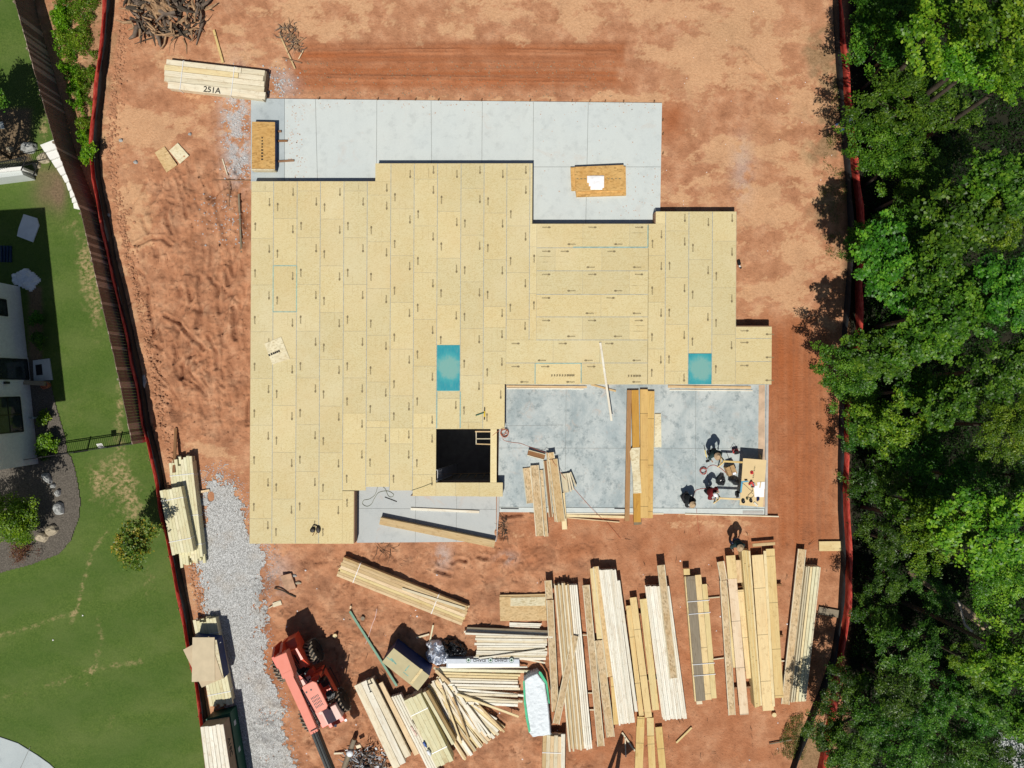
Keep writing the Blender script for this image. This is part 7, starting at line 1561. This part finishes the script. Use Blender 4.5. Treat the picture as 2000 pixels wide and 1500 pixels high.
# ================================================================== TELEHANDLER
TH_O = P(1000-1000, 0, 0)
wa = P(614, 1272, .62); wb = P(666, 1368, .62)
Fv = (wb-wa); Fv.z = 0; WB = Fv.length; Fv.normalize(); Sv = Vector((-Fv.y, Fv.x, 0))     # Sv: towards the right side of the picture
cen = (wa+wb)/2-Sv*0.95; cen.z = 0
th = empty('telehandler', cen, 'red-orange telescopic handler parked on clay beside the gravel drive', 'telehandler')
def L(f, s, z): return cen+Fv*f+Sv*s+Vector((0, 0, z))
m, n, b = newmat('red_machine_paint', .38); b.inputs['Specular IOR Level'].default_value = .5; v = coords(n)
n.links.new(mixc(n, maprange(n, noise(n, v, 4, 5), .45, .7, 0, .3), (.68, .085, .04), (.55, .14, .08)), b.inputs['Base Color']); PAINT = m
m, n, b = newmat('faded_boom_paint', .5); v = coords(n)
n.links.new(mixc(n, maprange(n, noise(n, v, 3, 5), .4, .7, 0, .5), (.80, .27, .20), (.74, .22, .15)), b.inputs['Base Color']); PAINTB = m
PANEL = plain('pale_pink_panel', (.80, .56, .50), .6, .1); TYRE = plain('tyre_rubber', (.035, .034, .032), .85, .4, 5); RIM = plain('dark_rim', (.03, .055, .07), .4); BLK = plain('black_steel', (.02, .022, .024), .45, .3)  # panel pink is much paler than the red machine paint
TREAD = plain('muddy_tread', (.28, .23, .17), .95, .35, 6)
an = math.atan2(Fv.y, Fv.x)
def lbox(f, s, z, df, ds, dz, mat, name, tilt=None, par=None, bev=.03):
    m = MB(); m.box(L(f, s, z), (df, ds, dz), an, tilt); o = m.build(name, mat, par or th)
    if bev: bv = o.modifiers.new('bevel', 'BEVEL'); bv.width = bev; bv.segments = 2
    return o
def lpoly(pts, s0, s1, mat, name, par=None):      # side profile (f,z) extruded across s
    m = MB(); n_ = len(pts); vs = [L(f, s0, z) for f, z in pts]+[L(f, s1, z) for f, z in pts]
    m.add(vs, [tuple(range(n_-1, -1, -1)), tuple(range(n_, 2*n_))]+[(i, (i+1) % n_, n_+(i+1) % n_, n_+i) for i in range(n_)])
    o = m.build(name, mat, par or th); bm = bmesh.new(); bm.from_mesh(o.data); bmesh.ops.recalc_face_normals(bm, faces=bm.faces); bm.to_mesh(o.data); bm.free(); return o
AX = Matrix((Fv, Vector((0, 0, 1)), Sv)).transposed()
for f in (-WB/2, WB/2):
    for s in (-1, 1):
        w_ = empty('wheel_hub', (0, 0, 0)); bpy.data.objects.remove(w_)
        c_ = L(f, s*.95, .62); m = MB(); m.lathe(c_, [(.34, -.2), (.50, -.22), (.60, -.17), (.60, .17), (.50, .22), (.34, .2)], 28, AX); ty = m.build('wheel', TYRE, th, True)
        m = MB(); m.lathe(c_+Sv*s*.0, [(.34, -.17), (.34, .17)], 20, AX); m.build('rim', RIM, ty); m = MB(); m.lathe(c_+Sv*s*.18, [(.13, -.02), (.13, .05)], 12, AX); m.build('hub', BLK, ty)
        m = MB()
        for i in range(18):
            a = 2*math.pi*i/18
            for q in (-1, 1):
                aa = a+(q > 0)*math.pi/18; dirv = Fv*math.cos(aa)+Vector((0, 0, math.sin(aa))); tng = -Fv*math.sin(aa)+Vector((0, 0, math.cos(aa)))
                cc_ = c_+dirv*.61+Sv*q*.11; ax1 = (Sv*q+tng*.6).normalized(); Rm = Matrix((ax1, dirv.cross(ax1), dirv)).transposed(); m.box(cc_, (.26, .07, .055), 0, Rm)
        m.build('lugs', TREAD, ty)
lbox(0, 0, .85, 4.3, .8, .45, PAINT, 'chassis'); lbox(-WB/2, 0, .62, .3, 1.7, .26, BLK, 'axle'); lbox(WB/2, 0, .62, .3, 1.7, .26, BLK, 'axle'); lbox(WB/2+.25, .55, .7, .08, .7, .08, BLK, 'tie_rod', bev=0)
# rear frame and counterweight
lpoly([(-2.75, .6), (-1.7, .6), (-1.5, 1.5), (-1.9, 2.2), (-2.5, 2.2), (-2.8, 1.5)], .02, .16, PAINT, 'boom_support'); lpoly([(-2.75, .6), (-1.7, .6), (-1.5, 1.5), (-1.9, 2.2), (-2.5, 2.2), (-2.8, 1.5)], -.42, -.30, PAINT, 'boom_support')
lpoly([(-2.75, .55), (-2.1, .55), (-2.0, 1.2), (-2.3, 1.5), (-2.7, 1.35)], -.15, .7, PAINT, 'counterweight')
lpoly([(-2.3, 1.3), (-1.3, 1.1), (-1.1, 1.45), (-1.6, 1.75), (-2.25, 1.8)], .2, .75, PAINT, 'rear_fender'); lbox(-1.75, .47, 1.8, .5, .06, .02, BLK, 'fender_vents', bev=0)
lbox(-1.35, .25, 1.35, .9, .5, .3, BLK, 'hydraulic_block'); lbox(-.75, .35, 1.2, .35, .8, .35, PAINT, 'side_cover')
# engine pod on the far side
lbox(.1, -.50, 1.0, 1.7, .4, .5, PAINT, 'engine_cover')
# decks
lbox(-.25, .22, 1.42, .8, .55, .06, PANEL, 'deck_plate', bev=.01); lbox(.75, .2, 1.32, 1.3, .5, .08, PANEL, 'deck_plate', bev=.01)
lbox(1.62, .55, 1.25, .75, .85, .5, PANEL, 'tool_box'); lbox(2.12, .5, 1.1, .28, .9, .45, PAINT, 'front_fender')
# cab on the near side
cabp = MB()
for f in (-.55, .95):
    for s in (.42, 1.18):
        cabp.tube([L(f, s, .8), L(f+(.08 if f < 0 else -.05), s, 1.6), L(f+(.12 if f < 0 else -.1), s-.03, 2.4)], .035, 6)
cabp.tube([L(-.5, .45, 1.6), L(-.5, 1.18, 1.6)], .03, 6); cabp.tube([L(.9, .45, 1.5), L(.9, 1.18, 1.5)], .03, 6)
for k in range(4): cabp.tube([L(.92-.02*k, .55+.17*k, .85), L(.9-.02*k, .55+.17*k, 2.38)], .012, 5)
cabp.build('cab_frame', BLK, th)
m = MB(); rf = [(-.50, .38), (.80, .36), (.95, .50), (.97, 1.0), (.85, 1.14), (-.42, 1.18), (-.56, 1.04), (-.58, .52)]; m.prism([tuple(L(f, s-.1, 0))[:2] for f, s in rf], 2.38, 2.46); ro = m.build('cab_roof', PAINTB, th); bv = ro.modifiers.new('bevel', 'BEVEL'); bv.width = .03; bv.segments = 2
m = MB()
for i in range(4):
    for j in range(6): m.box(L(.18+i*.16, .48+j*.075+i*.0, 2.463), (.12, .035, .006), an)
m.build('roof_slots', BLK, ro)
m = MB()
for s in (.42, .68): m.lathe(L(-.22, s, 2.461), [(.05, 0), (.05, .005)], 12)
m.build('roof_holes', BLK, ro)
lbox(.1, .78, 1.05, 1.5, .75, .5, PAINT, 'cab_body'); lbox(.0, 1.03, 1.45, .45, .42, .12, BLK, 'seat'); lbox(-.22, 1.03, 1.7, .12, .42, .5, BLK, 'seat_back')
lbox(.75, 1.05, 1.5, .2, .5, .25, BLK, 'dashboard'); m = MB(); m.lathe(L(.55, 1.05, 1.72), [(.17, 0), (.17, .02)], 14, Matrix.Rotation(.5, 3, 'Y')); m.build('steering_wheel', BLK, th)
lbox(-.5, .95, 1.75, .2, .5, .5, PAINT, 'cab_rear_panel')
m = MB(); 
for j in range(5): m.tube([L(.2+.13*j, 1.15, 1.3), L(.22+.13*j, 1.22, 1.55)], .03, 6)
m.build('control_levers', BLK, th)
m = MB(); m.tube([L(1.0, 1.2, .5), L(1.0, 1.3, 1.0)], .02, 6); m.tube([L(-.3, 1.2, .45), L(.8, 1.2, .45)], .025, 6); m.tube([L(-.3, 1.2, .8), L(-.3, 1.2, .45)], .02, 6); m.tube([L(.8, 1.2, .8), L(.8, 1.2, .45)], .02, 6); m.build('cab_steps', BLK, th)
for k_ in range(5):
    m = MB(); m.tube([L(-2.2+.1*k_, .05+.04*k_, 1.7), L(-1.6, .25+.05*k_, 1.95+.05*(k_ % 2)), L(-1.0, .12+.05*k_, 1.6), L(-.4, .3, 1.5)], .018, 5); m.build('hydraulic_hose', BLK, th)
m = MB(); m.tube([L(-.95, .55, 1.3), L(-.95, .55, 1.95)], .05, 8); m.build('exhaust_pipe', RIM, th)
for s_ in (.5, 1.1): m = MB(); m.lathe(L(2.25, s_-.1, 1.33), [(.07, 0), (.07, .05)], 10); m.build('work_lamp', WHITEPL, th)
lbox(1.25, .62, 1.52, .18, .1, .03, INK, 'fuel_cap', bev=0); lbox(.3, 1.12, 1.33, .5, .02, .12, WHITEPL, 'decal', bev=0)
# boom: red outer section, black inner section
def boomseg(a0, a1, w0, w1, z0, z1, dep, mat, name, par=None):
    A = P(a0[0], a0[1], z0); B = P(a1[0], a1[1], z1); d = (B-A).normalized(); n_ = Vector((-d.y, d.x, 0)).normalized(); vs = []
    for Q, w_ in ((A, w0), (B, w1)):
        for s in (-1, 1):
            for dz in (0, -dep): vs.append(Q+n_*s*w_/2+Vector((0, 0, dz)))
    m = MB(); m.add(vs, [(0, 2, 6, 4), (1, 5, 7, 3), (0, 4, 5, 1), (2, 3, 7, 6), (0, 1, 3, 2), (4, 6, 7, 5)])
    o = m.build(name, mat, par or th); bm = bmesh.new(); bm.from_mesh(o.data); bmesh.ops.recalc_face_normals(bm, faces=bm.faces); bm.to_mesh(o.data); bm.free(); bv = o.modifiers.new('bevel', 'BEVEL'); bv.width = .02; bv.segments = 2
    return o, A, B, d, n_
boomseg((547, 1279), (563, 1322), .66, .60, 2.40, 2.52, .55, PAINTB, 'boom_rear')
bo, A, B, d, n_ = boomseg((560, 1312), (614, 1432), .48, .42, 2.50, 2.86, .50, PAINTB, 'boom')
side = n_ if n_.x > 0 else -n_
zv = d.cross(side); zv = zv if zv.z > 0 else -zv
xd = -d; 
Rt = Matrix((xd, zv, xd.cross(zv))).transposed()
if (Rt @ Vector((0, 0, 1))).dot(side) < 0: Rt = Matrix((d, zv, d.cross(zv))).transposed()
c_ = A.lerp(B, .55)+side*.235+Vector((0, 0, -.25))
m = MB(); ctr = A.lerp(B, .54)+side*.228+Vector((0, 0, -.25)); m.box(ctr, ((B-A).length*.86, .004, .34), math.atan2(d.y, d.x), None); lb_ = m.build('boom_side_band', BLK, bo)
lb_.rotation_euler = (0, 0, 0)
text_obj('lettering', 'THE HOME DEPOT RENTAL', .235, None, 0, WHITE, bo, M=Matrix.Translation(c_+side*.012) @ Rt.to_4x4(), ext=.004)
m = MB(); q = A.lerp(B, .95); m.tube([q-side*.12+Vector((0, 0, .03)), q+side*.3+Vector((0, 0, .05))], .02, 6); m.build('boom_hose', BLK, bo)
boomseg((612, 1428), (652, 1528), .34, .32, 2.84, 3.05, .38, BLK, 'boom_extension')
for k_, o_ in enumerate((-.1, .03)): 
    m = MB(); A2 = P(614, 1432, 2.93)+side*o_; B2 = P(653, 1528, 3.12)+side*o_; m.tube([A2, B2], .02, 5); m.build('boom_pipe', plain('dark_grey_pipe', (.08, .10, .10), .4), th)
m = MB(); m.tube([L(-2.4, .05, 1.2), A.lerp(B, .35)+Vector((0, 0, -.55))], .07, 8); m.build('lift_cylinder', BLK, th)

# ================================================================== PEOPLE
SKIN = plain('skin', (.36, .20, .13), .6, .06)
def skinmesh(name, verts, edges, radii, mat, parent, sub=1):
    me = bpy.data.meshes.new(name); me.from_pydata(verts, edges, []); me.materials.append(mat); o = bpy.data.objects.new(name, me); link(o, parent)
    md = o.modifiers.new('skin', 'SKIN'); md.use_smooth_shade = True; sv = me.skin_vertices[0].data
    for i, r in enumerate(radii): sv[i].radius = (r, r); sv[i].use_root = (i == 0)
    s_ = o.modifiers.new('sub', 'SUBSURF'); s_.levels = sub; s_.render_levels = sub; return o
def person(label, px, py, zg, face, pose, shirt, trousers, hat, boots=None, group='workers on the site'):
    """px,py: where the hat is seen; zg: height of what they stand on; face: world angle they face; local x=right, y=forward"""
    J = {'pelvis': (0, 0, .95), 'waist': (0, .02, 1.1), 'chest': (0, .03, 1.32), 'neck': (0, .04, 1.5), 'head': (0, .07, 1.66),
         'hipL': (-.1, 0, .92), 'kneeL': (-.12, .03, .5), 'ankL': (-.12, 0, .09), 'toeL': (-.13, .17, .04), 'hipR': (.1, 0, .92), 'kneeR': (.12, .03, .5), 'ankR': (.12, 0, .09), 'toeR': (.13, .17, .04),
         'shL': (-.19, .03, 1.42), 'elL': (-.24, .05, 1.13), 'wrL': (-.22, .22, .98), 'shR': (.19, .03, 1.42), 'elR': (.24, .05, 1.13), 'wrR': (.22, .22, .98)}
    J.update(pose); J = {k: Vector(v_) for k, v_ in J.items()}
    R = Matrix.Rotation(face-math.pi/2, 3, 'Z'); zh = zg+J['head'].z+.1; hw = P(px, py, zh); off = R @ Vector((J['head'].x, J['head'].y, 0)); root = empty('person', (hw.x-off.x, hw.y-off.y, zg), label, 'person', group, face-math.pi/2)
    V, E, Rd = [], [], []
    def add(p, r, par=None):
        V.append(tuple(p)); Rd.append(r); i = len(V)-1
        if par is not None: E.append((par, i))
        return i
    pe = add(J['pelvis'], .115); wa_ = add(J['waist'], .105, pe); ch = add(J['chest'], .125, wa_); ne = add(J['neck'], .05, ch)
    up = (J['head']-J['neck']).normalized(); fw = Vector((0, 1, 0)); fw = (fw-up*fw.dot(up)).normalized()
    j1 = add(J['head']-up*.05+fw*.015, .07, ne); h1 = add(J['head']+up*.03, .088, j1); h2 = add(J['head']+up*.10, .06, h1)
    add(J['head']+fw*.115-up*.005, .012, h1); add(J['head']+Vector((.095, 0, 0)), .014, h1); add(J['head']+Vector((-.095, 0, 0)), .014, h1)
    for s in 'LR':
        sg_ = -1 if s == 'L' else 1
        h_ = add(J['hip'+s], .085, pe); k_ = add(J['knee'+s], .058, h_); a_ = add(J['ank'+s], .042, k_); add(J['toe'+s], .035, a_)
        sh = add(J['sh'+s], .06, ch); el = add(J['el'+s], .042, sh); wr = add(J['wr'+s], .028, el)
        dv_ = (J['wr'+s]-J['el'+s]).normalized(); sd = dv_.cross(Vector((0, 0, 1))); sd = sd.normalized() if sd.length > .1 else Vector((1, 0, 0)); dn = sd.cross(dv_); dn = dn if dn.z < 0 else -dn
        pm_ = add(J['wr'+s]+dv_*.055, .026, wr)
        for q, ln in zip((-1.5, -.5, .5, 1.5), (.062, .074, .070, .055)):
            b0 = J['wr'+s]+dv_*.095+sd*q*.020; f1 = add(b0, .0095, pm_); f2 = add(b0+dv_*ln*.5+dn*.012, .0085, f1); add(b0+dv_*ln*.8+dn*.035, .0075, f2)
        t1 = add(J['wr'+s]+dv_*.05-sd*sg_*.045+dn*.01, .011, pm_); add(J['wr'+s]+dv_*.09-sd*sg_*.058+dn*.025, .009, t1)
    skinmesh('body', V, E, Rd, SKIN, root, 1)
    ks = ['pelvis', 'waist', 'chest', 'neck', 'shL', 'elL', 'shR', 'elR']; vs = [J['waist'].lerp(J['pelvis'], .5), J['waist'], J['chest'], J['neck'].lerp(J['chest'], .25), J['shL'], J['elL'], J['elL'].lerp(J['wrL'], .8), J['shR'], J['elR'], J['elR'].lerp(J['wrR'], .8)]
    skinmesh('shirt', [tuple(q) for q in vs], [(0, 1), (1, 2), (2, 3), (2, 4), (4, 5), (5, 6), (2, 7), (7, 8), (8, 9)], [.18, .175, .20, .10, .12, .085, .06, .12, .085, .06], shirt, root, 2)
    vs = [J['pelvis']]+[J[k+s] for s in 'LR' for k in ('hip', 'knee', 'ank')]; skinmesh('trousers', [tuple(q) for q in vs], [(0, 1), (1, 2), (2, 3), (0, 4), (4, 5), (5, 6)], [.15, .105, .08, .065, .105, .08, .065], trousers, root, 2)
    for s in 'LR':
        a_, t_ = J['ank'+s], J['toe'+s]; skinmesh('boot', [tuple(a_+Vector((0, 0, .03))), tuple(a_+Vector((0, -.03, -.04))), tuple(t_)], [(0, 1), (1, 2)], [.055, .055, .05], boots or BLK, root, 1)
    hp = J['head']+up*.075; M3 = Matrix((fw.cross(up), fw, up)).transposed(); kind, hm_ = hat
    m = MB()
    def tl(c, prof, n_=20, sx=1, sy=1):
        b = len(m.v)
        for r, z in prof:
            for k in range(n_): a = 2*math.pi*k/n_; m.v.append(tuple(wm(root) @ (c+M3 @ Vector((r*math.cos(a)*sx, r*math.sin(a)*sy, z+(.012*math.sin(2*a) if r > .14 else 0))))))
        for i in range(len(prof)-1):
            for k in range(n_): m.f.append([b+i*n_+k, b+i*n_+(k+1) % n_, b+(i+1)*n_+(k+1) % n_, b+(i+1)*n_+k]); m.m.append(0)
        m.f.append([b+(len(prof)-1)*n_+k for k in range(n_)]); m.m.append(0)
    if kind == 'straw': tl(hp, [(.10, -.02), (.19, -.015), (.195, -.005), (.11, .005), (.105, .09), (.07, .115), (.02, .10)], 22, .95, 1.1)
    else:
        tl(hp, [(.108, -.03), (.112, .02), (.09, .075), (.04, .10)], 20, .98, 1.1)
        b0 = len(m.v); pr = [(-.08, .08), (-.07, .17), (0, .20), (.07, .17), (.08, .08)]
        for dz in (-.018, -.008):
            for x, y in pr: m.v.append(tuple(wm(root) @ (hp+M3 @ Vector((x, y, dz)))))
        m.f += [[b0+i for i in range(5)][::-1], [b0+5+i for i in range(5)]]+[[b0+i, b0+(i+1) % 5, b0+5+(i+1) % 5, b0+5+i] for i in range(5)]; m.m += [0]*7
    m.build('hat' if kind == 'straw' else 'cap', hm_, root, True)
    return root
DK = plain('dark_shirt', (.018, .022, .025), .85, .4); DKG = plain('dark_green_shirt', (.02, .045, .045), .85, .4); DR = plain('dark_red_shirt', (.16, .012, .015), .85, .3); JEAN = plain('blue_jeans', (.03, .06, .14), .85, .3); DTR = plain('dark_trousers', (.025, .025, .03), .85, .3); BLS = plain('navy_shirt', (.012, .02, .07), .85, .3)
STRAW = plain('straw', (.46, .33, .20), .85, .15, 12); CAPW = plain('white_cap', (.85, .85, .87), .8, .05); CAPB = plain('pale_blue_cap', (.35, .48, .68), .7, .2)
BENT = {'pelvis': (0, -.06, .72), 'waist': (0, -.03, .86), 'chest': (0, .03, 1.04), 'neck': (0, .08, 1.19), 'head': (0, .11, 1.31), 'hipL': (-.1, -.06, .70), 'hipR': (.1, -.06, .70), 'kneeL': (-.15, .16, .40), 'kneeR': (.15, .14, .40), 'shL': (-.21, .05, 1.1), 'shR': (.21, .05, 1.1), 'elL': (-.34, .10, .90), 'elR': (.34, .12, .90), 'wrL': (-.26, .32, .80), 'wrR': (.24, .34, .80)}
CROUCH = {'pelvis': (0, -.18, .38), 'waist': (0, -.08, .52), 'chest': (0, .06, .72), 'neck': (0, .16, .86), 'head': (0, .22, .98), 'hipL': (-.1, -.18, .36), 'hipR': (.1, -.18, .36), 'kneeL': (-.2, .22, .48), 'kneeR': (.2, .20, .30), 'ankL': (-.17, 0, .09), 'ankR': (.18, -.16, .09), 'toeL': (-.18, .17, .04), 'toeR': (.18, .0, .04), 'shL': (-.19, .08, .78), 'shR': (.19, .08, .78), 'elL': (-.26, .24, .58), 'elR': (.26, .26, .56), 'wrL': (-.12, .42, .42), 'wrR': (.14, .44, .36)}
person('worker in dark clothes and straw hat bending at the sawhorse end', 1402, 891, .12, math.radians(-70), BENT, DKG, DTR, ('straw', STRAW))
person('worker in dark red shirt and white cap bending over the sawhorse', 1397, 966, .12, math.radians(-35), BENT, DR, DTR, ('cap', CAPW))
person('worker in dark clothes and straw hat crouching near the apron', 1353, 985, .12, math.radians(-60), CROUCH, DK, DTR, ('straw', STRAW))
person('worker in dark green and blue with straw hat bending at the yellow pile', 1446.5, 1070, .02, math.radians(-85), BENT, DKG, JEAN, ('straw', STRAW))
SIT = dict(CROUCH); SIT.update({'ankL': (-.2, .52, .09), 'toeL': (-.2, .68, .06), 'kneeL': (-.18, .25, .42), 'kneeR': (.18, .3, .3), 'ankR': (.2, .6, .09), 'toeR': (.2, .76, .05), 'pelvis': (0, -.1, .2), 'hipL': (-.1, -.1, .2), 'hipR': (.1, -.1, .2)})
person('man in navy clothes and pale blue cap sitting by the right silt fence', 1664, 233, .0, math.radians(200), SIT, BLS, JEAN, ('cap', CAPB), group=None)
